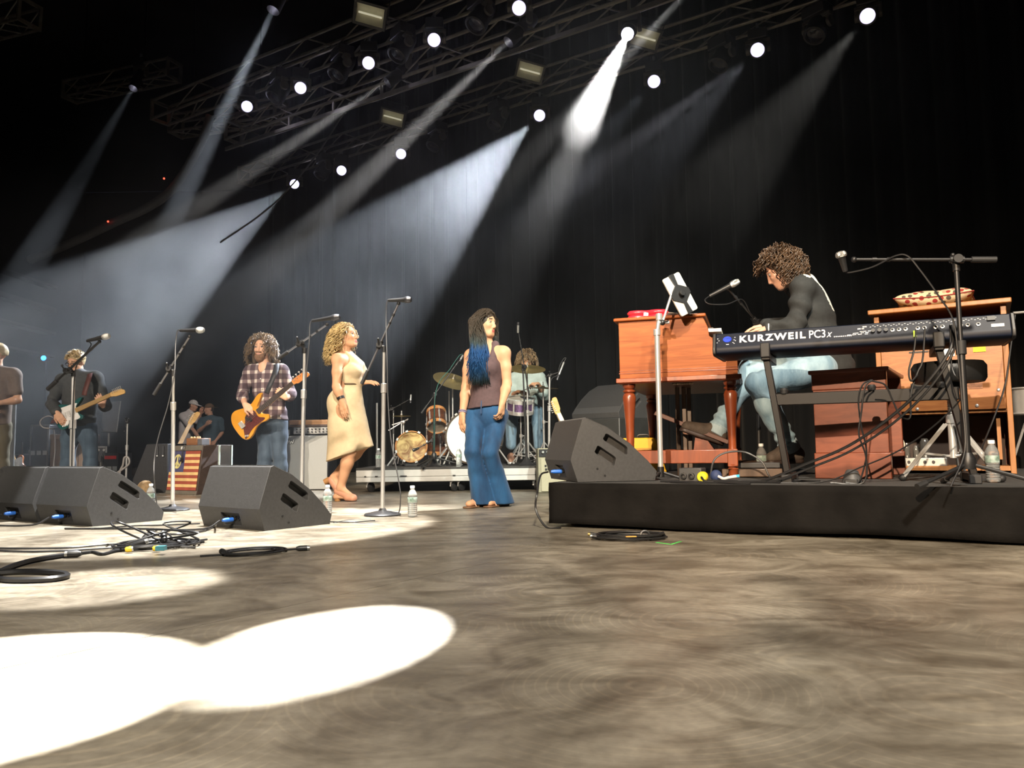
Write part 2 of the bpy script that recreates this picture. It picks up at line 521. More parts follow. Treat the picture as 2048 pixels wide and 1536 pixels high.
# drifting stage haze: thin everywhere up-stage, thicker in a few puffs
def haze_mat():
    m = bpy.data.materials.new('stage_haze'); m.use_nodes = True
    nt = m.node_tree; N, L = nt.nodes, nt.links
    N.clear()
    out = N.new('ShaderNodeOutputMaterial')
    sc = N.new('ShaderNodeVolumeScatter')
    sc.inputs['Color'].default_value = (0.95, 0.97, 1, 1); sc.inputs['Anisotropy'].default_value = 0.45
    L.new(sc.outputs[0], out.inputs['Volume'])
    geo = N.new('ShaderNodeNewGeometry')
    nz = N.new('ShaderNodeTexNoise'); nz.inputs['Scale'].default_value = 0.7; nz.inputs['Detail'].default_value = 3.5; nz.inputs['Distortion'].default_value = 0.0
    L.new(geo.outputs['Position'], nz.inputs['Vector'])
    mr = N.new('ShaderNodeMapRange'); mr.inputs[1].default_value, mr.inputs[2].default_value = 0.36, 0.72
    mr.inputs[3].default_value, mr.inputs[4].default_value = 0.12, 2.2
    L.new(nz.outputs['Fac'], mr.inputs[0])
    tot = None
    for c, r, a in PUFFS:
        vd = N.new('ShaderNodeVectorMath'); vd.operation = 'DISTANCE'; vd.inputs[1].default_value = c
        L.new(geo.outputs['Position'], vd.inputs[0])
        q = N.new('ShaderNodeMapRange'); q.interpolation_type = 'SMOOTHSTEP'
        q.inputs[1].default_value, q.inputs[2].default_value, q.inputs[3].default_value, q.inputs[4].default_value = r * 0.25, r, a, 0.0
        L.new(vd.outputs['Value'], q.inputs[0])
        if tot is None:
            tot = q.outputs[0]
        else:
            ad = N.new('ShaderNodeMath'); ad.operation = 'ADD'; L.new(tot, ad.inputs[0]); L.new(q.outputs[0], ad.inputs[1]); tot = ad.outputs[0]
    # the haze is thinned up at the rig to keep the beams there faint
    sp = N.new('ShaderNodeSeparateXYZ'); L.new(geo.outputs['Position'], sp.inputs[0])
    hz = N.new('ShaderNodeMapRange'); hz.inputs[1].default_value, hz.inputs[2].default_value, hz.inputs[3].default_value, hz.inputs[4].default_value = 3.6, 5.0, HAZE_BASE, HAZE_BASE * 0.22
    L.new(sp.outputs['Z'], hz.inputs[0])
    ba0 = N.new('ShaderNodeMath'); ba0.operation = 'ADD'; L.new(hz.outputs[0], ba0.inputs[1]); L.new(tot, ba0.inputs[0])
    ba = N.new('ShaderNodeMath'); ba.operation = 'MAXIMUM'; ba.inputs[1].default_value = 0.0006; L.new(ba0.outputs[0], ba.inputs[0])
    mu = N.new('ShaderNodeMath'); mu.operation = 'MULTIPLY'; L.new(ba.outputs[0], mu.inputs[0]); L.new(mr.outputs[0], mu.inputs[1])
    L.new(mu.outputs[0], sc.inputs['Density'])
    return m
HAZE_BASE = 0.0075
_S = [(q[0], q[0] + q[1] * 3) for q in SHAFTS]
PUFFS = [(LOW[3].lerp(T3, 0.42), 1.5, 0.045), (LOW[3].lerp(T3, 0.75), 1.8, 0.020), (LOW[6].lerp(T6, 0.60), 2.4, 0.032), (LOW[6].lerp(T6, 1.1), 3.4, 0.030),
         (LOW[3], 2.0, -0.05), (LOW[6], 2.6, -0.05), (SHAFTS[0][0] + SHAFTS[0][1] * 0.34, 0.60, 0.12), (SHAFTS[0][0] + SHAFTS[0][1] * 2.3, 1.7, 0.022),
         (SHAFTS[2][0] + SHAFTS[2][1] * 1.6, 1.5, 0.040), (SHAFTS[3][0] + SHAFTS[3][1] * 1.6, 1.5, 0.040), (SHAFTS[1][0] + SHAFTS[1][1] * 1.8, 1.8, 0.018), (SHAFTS[3][0] + SHAFTS[3][1] * 3.5, 1.6, 0.02), (SHAFTS[2][0] + SHAFTS[2][1] * 3.4, 1.6, 0.02)]
B = MB()
_k = [base + TR * 11.5 - TN * 0.35, base + TR * -9.0 - TN * 0.35]
B.prism([(-13.5, 8.4), (-2.8, 7.3), (0.4, 5.4), (7.2, 5.4), (_k[1].x, _k[1].y), (_k[0].x, _k[0].y), (-13.5, _k[0].y)], 0.03, 9.2)
B.obj('haze', haze_mat(), label='thin white stage haze drifting in the light beams behind the band', cat='haze', kind='stuff', smooth=False)
# ------------------------------------------------------------------ trusses and lamps overhead
ORD = ['first', 'second', 'third', 'fourth', 'fifth', 'sixth', 'seventh', 'eighth', 'ninth', 'tenth', 'eleventh', 'twelfth']
def truss(name, label, p0, p1, size, bay, up=V((0, 0, 1)), track=False):
    """A four-chord box truss; p0, p1 are the ends of its lower near chord."""
    p0, p1 = V(p0), V(p1)
    d = (p1 - p0); Ln = d.length; d.normalize()
    side = V((-d.y, d.x, 0)).normalized()
    if side.y < 0: side = -side
    M = Matrix((d, side, V((0, 0, 1)))).transposed().to_4x4(); M.translation = p0
    t = thing(name, label, 'truss', mtx=M)
    cs = [(0, 0), (size, 0), (size, size), (0, size)]
    me = None
    for y, z in cs:
        if me is None:
            b = MB(); b.cyl((0, 0, 0), (Ln, 0, 0), 0.024, 8)
            o = b.obj('chord', ALU, t); me = o.data
        else:
            o = bpy.data.objects.new('chord', me); COL.objects.link(o); o.parent = t
        o.location = (0, y, z)
    n = max(1, round(Ln / bay)); bl = Ln / n
    b = MB(); b.cyl((0, 0, 0), (bl, 0, size), 0.011, 6); o0 = b.obj('brace', ALU, t)
    b = MB(); b.cyl((0, 0, size), (bl, 0, 0), 0.011, 6); o1 = b.obj('brace', ALU, t)
    b = MB(); b.cyl((0, 0, 0), (bl, size, 0), 0.011, 6); o2 = b.obj('brace', ALU, t)
    protos = (o0.data, o1.data, o2.data)
    for o in (o0, o1, o2):
        bpy.data.objects.remove(o)
    for i in range(n):
        for y in (0, size):
            o = bpy.data.objects.new('brace', protos[i % 2]); COL.objects.link(o); o.parent = t; o.location = (i * bl, y, 0)
        o = bpy.data.objects.new('brace', protos[2]); COL.objects.link(o); o.parent = t; o.location = (i * bl, 0, 0)
    b = MB(); r = 0.028
    for y in (0, size): b.box((0, y, size / 2), (0.035, 0.05, size + 0.05))
    for z in (0, size): b.box((0, size / 2, z), (0.035, size, 0.05))
    ef = b.obj('end_frame', ALU, t, smooth=False)
    o = bpy.data.objects.new('end_frame', ef.data); COL.objects.link(o); o.parent = t; o.location = (Ln, 0, 0)
    if track:
        b = MB(); b.box((Ln / 2, 0, -0.17), (Ln, 0.03, 0.055)); b.obj('track', ALU, t, smooth=False)
        b = MB(); b.box((0, 0, -0.08), (0.03, 0.03, 0.16)); h = b.obj('track_hanger', ALU, t, smooth=False)
        for i in range(1, int(Ln / 0.9)):
            o = bpy.data.objects.new('track_hanger', h.data); COL.objects.link(o); o.parent = t; o.location = (i * 0.9, 0, 0)
    return t
dL = (LOW[6] - LOW[0]).normalized(); dH = (HIGH[4] - HIGH[0]).normalized()
a = LOW[0] - dL * 2.5; truss('truss', 'long truss further up-stage carrying the lower row of lit lamps', V((a.x, a.y, 5.88)) + TN * 0.0, V((a.x, a.y, 5.88)) + dL * 14.2, 0.30, 0.60)
a = HIGH[0] - dH * 3.0; truss('truss', 'long truss nearer the audience carrying the upper row of lit lamps', V((a.x, a.y, 5.88)), V((a.x, a.y, 5.88)) + dH * 10.0, 0.30, 0.60)
a = gz(692, 193, 5.35); b_ = gz(1160, 29, 5.35); dd = (a - b_).normalized()
truss('truss', 'bright diagonal truss with a curtain track hung below it', b_ - dd * 1.5, a + dd * 2.6, 0.30, 0.52, track=True)
truss('truss', 'short separate truss hanging alone at the far upper left', at(125, 193, 13.6), at(334, 157, 12.7), 0.29, 0.40)
truss('truss', 'truss end cut off by the top left corner of the frame', at(-60, 62, 11.6), at(36, 42, 11.2), 0.34, 0.40)
truss('truss', 'short low truss with the dark cable loom hanging from its middle', at(338, 263, 13.2), at(548, 243, 12.4), 0.30, 0.42)

LENS = lamp_mat('lit_lens', (0.80, 0.78, 1.0), 14)
HEADM = pm('lamp_body', (0.030, 0.028, 0.026), 0.45, 0.2)
HEADG = pm('lamp_body_grey', (0.10, 0.09, 0.075), 0.5, 0.2)
REFL = pm('flood_reflector', (0.74, 0.72, 0.55), 0.4, 0.2, 0.1)
def moving_head(label, lens_at, aim, chord_z, lit, group, k=1.0, fat=1.0, hood=0.0):
    """Yoke lamp under a truss chord; lens_at is the middle of its lens."""
    aim = V(aim).normalized(); c = V(lens_at)
    hc = c - aim * 0.17 * k                                   # pivot of the head
    t = thing('moving_head', label, 'stage lamp', hc, world=True, group=group)
    fx = V((aim.x, aim.y, 0)); fx = fx.normalized() if fx.length > 0.1 else V((0, -1, 0))
    lat = V((-fx.y, fx.x, 0))
    M = Matrix((lat, fx, V((0, 0, 1)))).transposed().to_4x4(); M.translation = hc
    top = chord_z - hc.z
    b = MB(); b.box((0, 0, top - 0.13), (0.30 * k, 0.22 * k, 0.14), M); b.obj('base', HEADM, t, bevel=0.01)
    b = MB(); b.tube([(0, 0, top - 0.08), (0, 0, top + 0.04)], 0.02, 8, M=M); b.obj('clamp', STEEL, t)
    b = MB(); w_ = 0.165 * k * fat
    b.box((0, 0, top - 0.22), (2 * w_ + 0.04, 0.09, 0.05), M)
    for s in (-1, 1):
        h = top - 0.22
        b.box((s * w_, 0, h / 2), (0.035, 0.085, h), M)
        b.lathe([(0.0, -0.022), (0.062 * k, -0.022), (0.062 * k, 0.022), (0.0, 0.022)], 16, M @ Matrix.Translation((s * w_, 0, 0)) @ Matrix.Rotation(pi / 2, 4, 'Y'))
    b.obj('yoke', HEADG, t, bevel=0.006)
    H = place(hc, aim); r = 0.135 * k * fat
    b = MB(); b.lathe([(0.0, -0.22 * k), (r * 0.62, -0.22 * k), (r * 0.80, -0.17 * k), (r * 0.92, -0.02 * k), (r * 0.86, 0.02), (r, 0.10 * k), (r * 0.98, 0.172 * k), (r * 0.80, 0.176 * k), (r * 0.74, 0.150 * k)], 22, H)
    b.obj('head', HEADM, t)
    if hood:
        b = MB(); b.lathe([(r * 0.80, 0.10 * k), (r * 0.80, 0.17 * k + hood), (r * 0.76, 0.17 * k + hood), (r * 0.76, 0.10 * k)], 22, H, cap=False); b.obj('hood', HEADM, t)
    b = MB(); b.lathe([(0.0, 0.168 * k), (r * 0.5, 0.163 * k), (r * 0.745, 0.150 * k), (0.0, 0.145 * k)], 22, H)
    lo_ = b.obj('lens', LENS if lit else pm('dark_lens', (0.03, 0.03, 0.05), 0.08, 0, coat=1), t)
    if lit:
        b = MB(); b.ring(r * 0.76, r * 0.055, 24, 6, H @ Matrix.Translation((0, 0, 0.152 * k))); b.obj('lens_fringe', lamp_mat('violet_fringe_glow', (0.16, 0.07, 0.75), 1.6), lo_)  # added glowing ring imitating the violet colour fringe round a bright lens
    return t
G1, G2 = 'lit lamps of the lower row', 'lit lamps of the upper row'
_tc = V((-0.1, -9, 1.0))
for i, p in enumerate(LOW):
    aim = (V((-0.6, 0.6, 0.4)) - p).normalized()
    moving_head('lit lamp of the lower row, %s counting from its right end' % ORD[i], p, aim, 5.88, True, G1, k=0.80)
for i, p in enumerate(HIGH):
    aim = (V((-0.6, 0.6, 0.4)) - p).normalized()
    moving_head('lit lamp of the upper row, %s counting from its right end' % ORD[i], p, aim, 5.88, True, G2, k=0.74)
for i, (x, y) in enumerate([(1628, 72), (1436, 132), (988, 252), (866, 294), (640, 352)]):
    p = gz(x, y, 5.42)
    moving_head('dark unlit moving head on the lower row, %s counting from its right end' % ORD[i], p, (-0.42, -0.30, -0.85), 5.88, False, 'dark lamps of the lower row', k=1.0)
for i, (x, y) in enumerate([(950, 52), (793, 112), (672, 152), (548, 196)]):
    p = gz(x, y, 5.42)
    moving_head('dark unlit moving head on the upper row, %s counting from its right end' % ORD[i], p, (-0.42, -0.30, -0.85), 5.88, False, 'dark lamps of the upper row', k=1.0)
# profile lamps that throw the narrow visible beams
for i, (p, aim, lab) in enumerate(SHAFTS):
    moving_head(lab, p, aim, p.z + 0.45, True, 'lamps throwing the narrow beams', k=0.7, hood=0.22)
def flood(label, px, py, z, w_=0.34, h=0.22):
    c = gz(px, py, z)
    t = thing('flood_lamp', label, 'stage lamp', c, world=True, group='square flood lamps')
    M = place(c, (-0.10, -0.72, -0.69), V((0.25, 0, 1)))
    b = MB(); b.box((0, 0, -0.10), (w_ * 0.9, h * 0.8, 0.10), M); b.obj('housing', HEADM, t, bevel=0.01)
    b = MB()
    for s in (-1, 1):
        b.box((s * (w_ / 2 + 0.015), 0, -0.02), (0.03, h + 0.06, 0.08), M); b.box((0, s * (h / 2 + 0.015), -0.02), (w_, 0.03, 0.08), M)
    b.obj('frame', HEADM, t, bevel=0.004)
    b = MB(); vs = []; n = 8
    for i in range(n + 1):
        y = -h / 2 + h * i / n
        for s in (-1, 1): vs.append((s * w_ / 2, y, -0.05 + 0.06 * (2 * (i / n) - 1) ** 2))
    b.add(vs, [(2 * i, 2 * i + 1, 2 * i + 3, 2 * i + 2) for i in range(n)], M); b.obj('reflector', REFL, t)
    b = MB(); b.cyl(M @ V((-w_ * 0.42, 0, -0.012)), M @ V((w_ * 0.42, 0, -0.012)), 0.012, 8); b.obj('tube_lamp', lamp_mat('added_tube_glow', (1, 0.95, 0.7), 0.22), t)  # faint glow added to the tube of a switched-off flood
    b = MB(); b.tube([M @ V((-w_ / 2 - 0.03, 0, -0.05)), M @ V((-w_ / 2 - 0.03, h * 0.9, -0.12)), M @ V((w_ / 2 + 0.03, h * 0.9, -0.12)), M @ V((w_ / 2 + 0.03, 0, -0.05))], 0.012, 6); b.obj('bracket', DKSTEEL, t)
for lab, x, y in (('square flood lamp with a pale reflector above the brightest beam', 1290, 76), ('square flood lamp with a yellowish reflector between two lit lamps of the lower row', 1060, 143),
                  ('small square flood lamp hanging lowest below the diagonal truss', 785, 236), ('square flood lamp up by the top edge of the frame', 740, 30)):
    flood(lab, x, y, 5.7)
# cable looms, hoist chains, small lamps
t = thing('cable_loom', 'thick dark cable loom sagging down from the low truss at the left', 'cable', at(410, 240, 12.6), world=True)
b = MB(); b.tube(catmull([at(x, y, Y) for x, y, Y in ((420, 232, 12.6), (402, 285, 12.6), (350, 372, 12.7), (300, 412, 12.8), (235, 442, 12.9), (150, 482, 13.1), (60, 520, 13.4))], 6), 0.075, 10); b.obj('loom', pm('loom_grey', (0.09, 0.085, 0.08), 0.7, bump=0.5), t)
for x, y, Y in ((417, 219, 12.5), (328, 357, 12.6), (216, 443, 12.8)):
    b = MB(); b.ball(at(x, y, Y), 0.016, 8); b.obj('indicator_light', lamp_mat('red_led', (1, 0.06, 0.03), 3), t)
b = MB(); b.tube(catmull([at(x, y, 12.0) for x, y in ((700, 205), (640, 300), (575, 380), (520, 430), (440, 485))], 6), 0.014, 6)
tag(b.obj('hanging_cable', pm('loom_grey', (0.09, 0.085, 0.08), 0.7)), 'thin cable hanging in a slack curve below the leftmost lower lamps', 'cable')
for i, (x, y, Y) in enumerate(((170, 150, 13.5), (290, 128, 12.9), (385, 235, 13.0), (520, 215, 12.5))):
    p = at(x, y, Y); b = MB(); b.cyl((p.x, p.y, p.z + 0.12), (p.x, p.y, 9.7), 0.016, 6)
    tag(b.obj('hoist_chain', DKSTEEL), '%s hoist chain of the %s' % (('left', 'right')[i % 2], ('lone short truss', 'low truss with the loom')[i // 2]), 'chain', 'hoist chains')
t = thing('blue_lamp', 'small bright blue lamp glowing in the dark behind the guitarist', 'lamp', at(87, 716, 14.5), world=True)
b = MB(); b.lathe([(0, 0), (0.05, 0.0), (0.06, 0.03), (0.06, 0.12), (0.0, 0.14)], 14, place(at(87, 716, 14.5), (0, 1, 0))); b.obj('housing', HEADM, t)
b = MB(); b.ball(at(87, 716, 14.47), (0.05, 0.02, 0.045), 12); b.obj('lens', lamp_mat('blue_lens', (0.02, 0.25, 1.0), 6), t)
b = MB(); p = at(87, 716, 14.5); b.cyl((p.x, p.y + 0.1, p.z), (p.x, p.y + 0.1, 0), 0.02, 8); b.obj('post', DKSTEEL, t)
# ------------------------------------------------------------------ the keyboard platform and what stands on it
PZ = 0.25
YAW = radians(-29)
K = gz(1100, 966, PZ)
PM = Matrix.Translation((K.x, K.y, 0)) @ Matrix.Rotation(YAW, 4, 'Z')
def pl(x, y, z=0.0):
    """A point of the platform: x along its front, y up-stage, z above its deck."""
    return PM @ V((x, y, PZ + z))
PX, PY, PE = V((cos(YAW), sin(YAW), 0)), V((-sin(YAW), cos(YAW), 0)), V((0, 0, 1))
def inpl(p):
    q = PM.inverted() @ V(p); return V((q.x, q.y, q.z - PZ))

DECK = pm('deck_carpet', (0.045, 0.046, 0.046), 0.8, 0, 0.2, 30, 0.3)
SKIRT = pm('skirt_cloth', (0.007, 0.0064, 0.006), 0.9, 0, 0.3, 6, 0.2, spec=0.08)
t = thing('platform', 'low black platform with a cloth skirt under the organ and keyboards', 'platform', (K.x, K.y, 0), YAW)
PLATFORM = t
B = MB(); B.box((2.05, 1.45, 0.215), (4.10, 2.90, 0.07)); B.obj('deck', DECK, t, bevel=0.004)
for i in range(4):
    for j in range(3):
        B = MB(); B.box((0.15 + i * 1.25, 0.15 + j * 1.25, 0.09), (0.06, 0.06, 0.18)); B.obj('leg', DKSTEEL, t)
def skirt(p0, p1, n, seed):
    r = random.Random(seed); b = MB(); vs = []; rows = 7
    d = (p1 - p0); Ln = d.length; d.normalize(); nn = V((d.y, -d.x, 0))
    for j in range(rows):
        z = 0.252 - 0.235 * j / (rows - 1)
        for i in range(n + 1):
            u = Ln * i / n
            k = j / (rows - 1)
            o = 0.004 + k * (0.006 + 0.008 * sin(u * 5.3 + seed) + 0.005 * sin(u * 17 + 2 * seed)) + 0.002 * sin(u * 3 + z * 60)
            q = p0 + d * u + nn * o
            vs.append((q.x, q.y, z + (0.006 * sin(u * 4.1 + 1) if j == rows - 1 else 0)))
    fs = [(j * (n + 1) + i, j * (n + 1) + i + 1, (j + 1) * (n + 1) + i + 1, (j + 1) * (n + 1) + i) for j in range(rows - 1) for i in range(n)]
    b.add(vs, fs); o = b.obj('skirt', SKIRT, t, angle=70)
    so = o.modifiers.new('cloth', 'SOLIDIFY'); so.thickness = 0.004
skirt(V((0, -0.002, 0)), V((4.1, -0.002, 0)), 120, 1.0)
skirt(V((-0.002, 2.9, 0)), V((-0.002, 0, 0)), 70, 2.2)

# ---- organ (seen from its bass end; keys to the right)
CHERRY = wood('cherry_wood', (0.20, 0.048, 0.012), (0.34, 0.098, 0.024), 0.5, 0.06, (1.2, 1.2, 14), 2.2, spec=0.2)
CHERRY_D = wood('cherry_dark', (0.15, 0.030, 0.010), (0.26, 0.058, 0.016), 0.35, 0.3, (9, 9, 1.5), 2.0)
RAW = wood('raw_board', (0.36, 0.22, 0.10), (0.50, 0.33, 0.17), 0.7, 0.0, (2, 14, 2), 2)
Lb, Rb = at(1240, 770, 5.04), at(1476, 757, 4.82)
oa = atan2(Rb.y - Lb.y, Rb.x - Lb.x)
# local frame: +X towards the player, +Y up-stage along the keys; the near end panel is at y = 0
O0 = V((Lb.x, Lb.y, PZ))
org_t = thing('organ', 'varnished cherry tonewheel organ on turned legs seen from its end', 'organ', O0, oa)
OD, OW, OH = (Rb - Lb).length, 1.22, 1.03
zb = OH - 0.40; zs = 0.985
prof = [(0.0, zb), (OD, zb), (OD, zb + 0.235), (OD - 0.13, zb + 0.235), (OD - 0.165, zb + 0.262), (OD - 0.172, zb + 0.32), (OD - 0.20, zb + 0.385), (0.0, zb + 0.385)]
def xz(poly, y0, y1):
    """poly in XZ pushed from y0 to y1."""
    M = Matrix(((1, 0, 0, 0), (0, 0, 1, 0), (0, 1, 0, 0), (0, 0, 0, 1)))
    return [(p[0], p[1]) for p in poly], y0, y1, M
def xzprism(b, poly, y0, y1, inset=0.0):
    p, a, c, M = xz(poly, y0, y1); return b.prism(p, a, c, M, inset)
for y0, y1 in ((0, 0.03), (OW - 0.03, OW)):
    B = MB(); xzprism(B, prof, y0, y1); B.obj('end_panel', CHERRY, org_t, bevel=0.003)
B = MB(); B.box((0.012, OW / 2, zb + 0.19), (0.024, OW - 0.06, 0.38)); B.obj('back_panel', CHERRY, org_t)
B = MB(); B.box((OD / 2, OW / 2, zb + 0.01), (OD - 0.02, OW - 0.07, 0.02)); B.obj('bottom_board', RAW, org_t)
B = MB(); B.box(((OD - 0.20) / 2 - 0.005, OW / 2, zb + 0.395), (OD - 0.20 + 0.05, OW + 0.05, 0.022)); B.obj('top_board', CHERRY, org_t, bevel=0.008, segs=3)
B = MB(); B.box((OD - 0.06, OW / 2, zb + 0.243), (0.17, OW + 0.03, 0.02)); B.obj('key_rail_board', CHERRY, org_t, bevel=0.006)
B = MB(); B.box((OD - 0.30, OW / 2, zb + 0.16), (0.5, OW - 0.08, 0.15)); B.obj('key_bed', CHERRY_D, org_t)
KEYW = pm('ivory_key', (0.75, 0.72, 0.64), 0.3, 0, 0.05)
for z, x in ((zb + 0.26, OD - 0.07), (zb + 0.315, OD - 0.16)):
    B = MB(); n = 36
    for i in range(n): B.box((x, 0.13 + (OW - 0.26) * (i + 0.5) / n, z), (0.13, (OW - 0.26) / n - 0.002, 0.02))
    o = B.obj('manual', KEYW, org_t, smooth=False); tag(o, 'row of ivory white keys', kind='stuff')
    B = MB()
    for i in range(n):
        if i % 7 not in (2, 6): B.box((x - 0.025, 0.13 + (OW - 0.26) * (i + 1) / n, z + 0.014), (0.08, 0.012, 0.012))
    o = B.obj('sharps', BLACK, org_t, smooth=False); tag(o, 'row of black keys', kind='stuff')
for z, h, o_ in ((zb - 0.002, 0.03, 0.022), (zb + 0.045, 0.008, 0.005), (zb + 0.060, 0.006, 0.003)):   # base mouldings
    B = MB(); B.box((OD / 2, -o_ / 2 + 0.002, z), (OD + 2 * o_, o_, h)); B.obj('moulding', CHERRY_D, org_t, bevel=0.004)
    B = MB(); B.box((OD + o_ / 2, OW / 2, z), (o_, OW, h)); B.obj('moulding', CHERRY_D, org_t, bevel=0.004)
B = MB(); B.box((OD / 2, OW / 2, zb - 0.01), (OD + 0.02, OW + 0.02, 0.025)); B.obj('apron', CHERRY_D, org_t, bevel=0.004)
legp = [(0.030, 0.0), (0.030, 0.05), (0.034, 0.055), (0.026, 0.065), (0.034, 0.08), (0.026, 0.09), (0.024, 0.20), (0.030, 0.36), (0.040, 0.47), (0.043, 0.505), (0.036, 0.525), (0.030, 0.53), (0.040, 0.54), (0.040, 0.548), (0.028, 0.555), (0.038, 0.562), (0.042, 0.575), (0.042, 0.59)]
lp = [(r, z * (zb - 0.02) / 0.59) for r, z in legp]
lp = [(r, z) for r, z in lp]
for x in (0.05, OD - 0.05):
    for y in (0.05, OW - 0.05):
        B = MB(); B.lathe(lp, 22, Matrix.Translation((x, y, 0))); lg = B.obj('leg', CHERRY_D, org_t)
        B = MB(); B.box((x, y, 0.125), (0.062, 0.062, 0.11)); B.obj('leg_block', CHERRY_D, lg, bevel=0.004)
for y in (0.05, OW - 0.05):
    B = MB(); B.box((OD / 2, y, 0.135), (OD - 0.15, 0.025, 0.085)); B.obj('stretcher', CHERRY_D, org_t, bevel=0.004)
B = MB(); B.box((0.05, OW / 2, 0.135), (0.025, OW - 0.15, 0.085)); B.obj('stretcher', CHERRY_D, org_t, bevel=0.004)
BRN = wood('brown_post', (0.050, 0.025, 0.012), (0.085, 0.045, 0.022), 0.45, 0.2, (8, 8, 1), 2)
for x, y in ((0.315, 0.50), (0.36, 0.50), (0.39, 0.54)):
    B = MB(); B.box((x, y, 0.35), (0.028, 0.03, zb * 2 - 0.7 + 0.18)); B.obj('swell_post', BRN, org_t, bevel=0.003)
B = MB(); xzprism(B, [(0.42, 0.17), (0.56, 0.17), (0.445, 0.34)], 0.42, 0.56); B.obj('swell_pedal_bracket', CHERRY_D, org_t)
B = MB(); xzprism(B, [(0.16, 0.42), (0.175, 0.445), (0.66, 0.235), (0.645, 0.21)], 0.40, 0.58); B.obj('swell_pedal', pm('pedal_brown', (0.12, 0.045, 0.03), 0.5), org_t, bevel=0.003)
B = MB()
for i in range(9): B.ball((0.33 + i * 0.015, 0.09, zb - 0.028), (0.009, 0.012, 0.006), 6)
tag(B.obj('splice_tape', pm('cream_tape', (0.75, 0.66, 0.5), 0.7), org_t), 'torn cream tape under the cabinet')
# ---- bench
BENCHW = wood('bench_wood', (0.14, 0.036, 0.018), (0.23, 0.064, 0.031), 0.42, 0.25, (2, 2, 7), 3)
b0, b1 = at(1622, 742, 4.66), at(1772, 742, 4.44)
BL = 0.70
ba = atan2(b1.y - b0.y, b1.x - b0.x); bw = (V((b1.x - b0.x, b1.y - b0.y, 0))).length; bh = b0.z - PZ
t = thing('organ_bench', 'reddish wooden organ bench with solid ends beside the speaker cabinet', 'bench', (b0.x, b0.y, PZ), ba)
for y in (0.0, BL - 0.04):
    B = MB(); B.box((bw / 2, y + 0.02, 0.075), (bw + 0.006, 0.05, 0.15)); B.obj('end_base', BENCHW, t, bevel=0.005)
    B = MB(); B.box((bw / 2, y + 0.02, (bh - 0.1) / 2 + 0.075), (bw - 0.01, 0.036, bh - 0.25)); B.obj('end_panel', BENCHW, t, bevel=0.003)
    B = MB(); B.box((bw / 2, y + 0.015, bh - 0.065), (bw, 0.045, 0.11)); B.obj('end_rail', BENCHW, t, bevel=0.006)
B = MB(); B.box((bw / 2, BL / 2, bh - 0.012), (bw + 0.03, BL + 0.04, 0.024)); B.obj('seat', BENCHW, t, bevel=0.006)
B = MB(); B.box((bw / 2, BL / 2, 0.30), (0.03, BL - 0.05, 0.09)); B.obj('stretcher', BENCHW, t)
# ---- rotary speaker cabinet, back towards us
ORW = wood('orange_ply', (0.29, 0.095, 0.024), (0.44, 0.175, 0.050), 0.42, 0.25, (3, 3, 16), 2.2)
ORF = wood('orange_frame', (0.30, 0.115, 0.030), (0.42, 0.18, 0.055), 0.5, 0.25, (9, 9, 1.2), 2.2)
l0, l1 = at(1764, 954, 5.30), at(2034, 942, 4.90)
la = atan2(l1.y - l0.y, l1.x - l0.x); lw = V((l1.x - l0.x, l1.y - l0.y, 0)).length; lh = 1.075
t = thing('rotary_speaker', 'orange plywood rotary speaker cabinet with open lower back showing tubes', 'speaker cabinet', (l0.x, l0.y, PZ), la)
dp = 0.50; pw = 0.032
for x in (pw / 2, lw - pw / 2):
    B = MB(); B.box((x, dp / 2, lh / 2), (pw, dp, lh)); B.obj('side_panel', ORF, t, bevel=0.003)
B = MB(); B.box((lw / 2, dp - 0.012, lh / 2), (lw - 2 * pw, 0.024, lh)); B.obj('front_panel', CHERRY_D, t)
B = MB(); B.box((lw / 2, dp / 2 - 0.02, lh + 0.015), (lw + 0.06, dp + 0.08, 0.032)); B.obj('top_board', ORF, t, bevel=0.006)
B = MB(); B.box((lw / 2, dp / 2, 0.035), (lw - 2 * pw, dp, 0.03)); B.obj('bottom_board', ORF, t)
B = MB(); B.box((lw / 2, dp / 2, 0.40), (lw - 2 * pw, dp - 0.04, 0.02)); B.obj('shelf_board', ORF, t)
B = MB(); B.box((lw / 2, 0.012, 0.64), (lw - 2 * pw - 0.004, 0.018, 0.46)); o = B.obj('back_panel', ORW, t, bevel=0.002)
B = MB(); B.box((lw / 2, 0.012, 0.945), (lw - 2 * pw - 0.004, 0.018, 0.13)); B.obj('upper_back_panel', ORW, t, bevel=0.002)
B = MB(); B.box((lw / 2, dp * 0.55, 0.21), (lw - 0.1, 0.02, 0.34)); B.obj('inner_baffle', pm('dark_ply', (0.035, 0.02, 0.014), 0.7), t)
B = MB(); B.box((lw - pw - 0.05, 0.10, 0.22), (0.022, 0.16, 0.26)); B.obj('inner_cleat', ORF, t)
for x, z, w_, h, c, nm in ((0.40, 0.79, 0.085, 0.055, (0.62, 0.66, 0.72), 'paper_label'), (0.57, 0.80, 0.07, 0.042, (0.85, 0.62, 0.02), 'yellow_sticker'),
                      (0.40, 0.565, 0.12, 0.045, (0.48, 0.22, 0.12), 'faded_label'), (0.51, 0.565, 0.14, 0.04, (0.48, 0.24, 0.13), 'faded_label')):
    B = MB(); B.box((x * lw / 0.72, 0.0005, z), (w_, 0.005, h)); B.obj(nm, pm(nm, c, 0.6, 0, 0.25, 60), t)
B = MB(); B.box((0.245 * lw / 0.72, 0.0, 0.805), (0.115, 0.007, 0.009)); B.obj('vent_slot', BLACK, t)
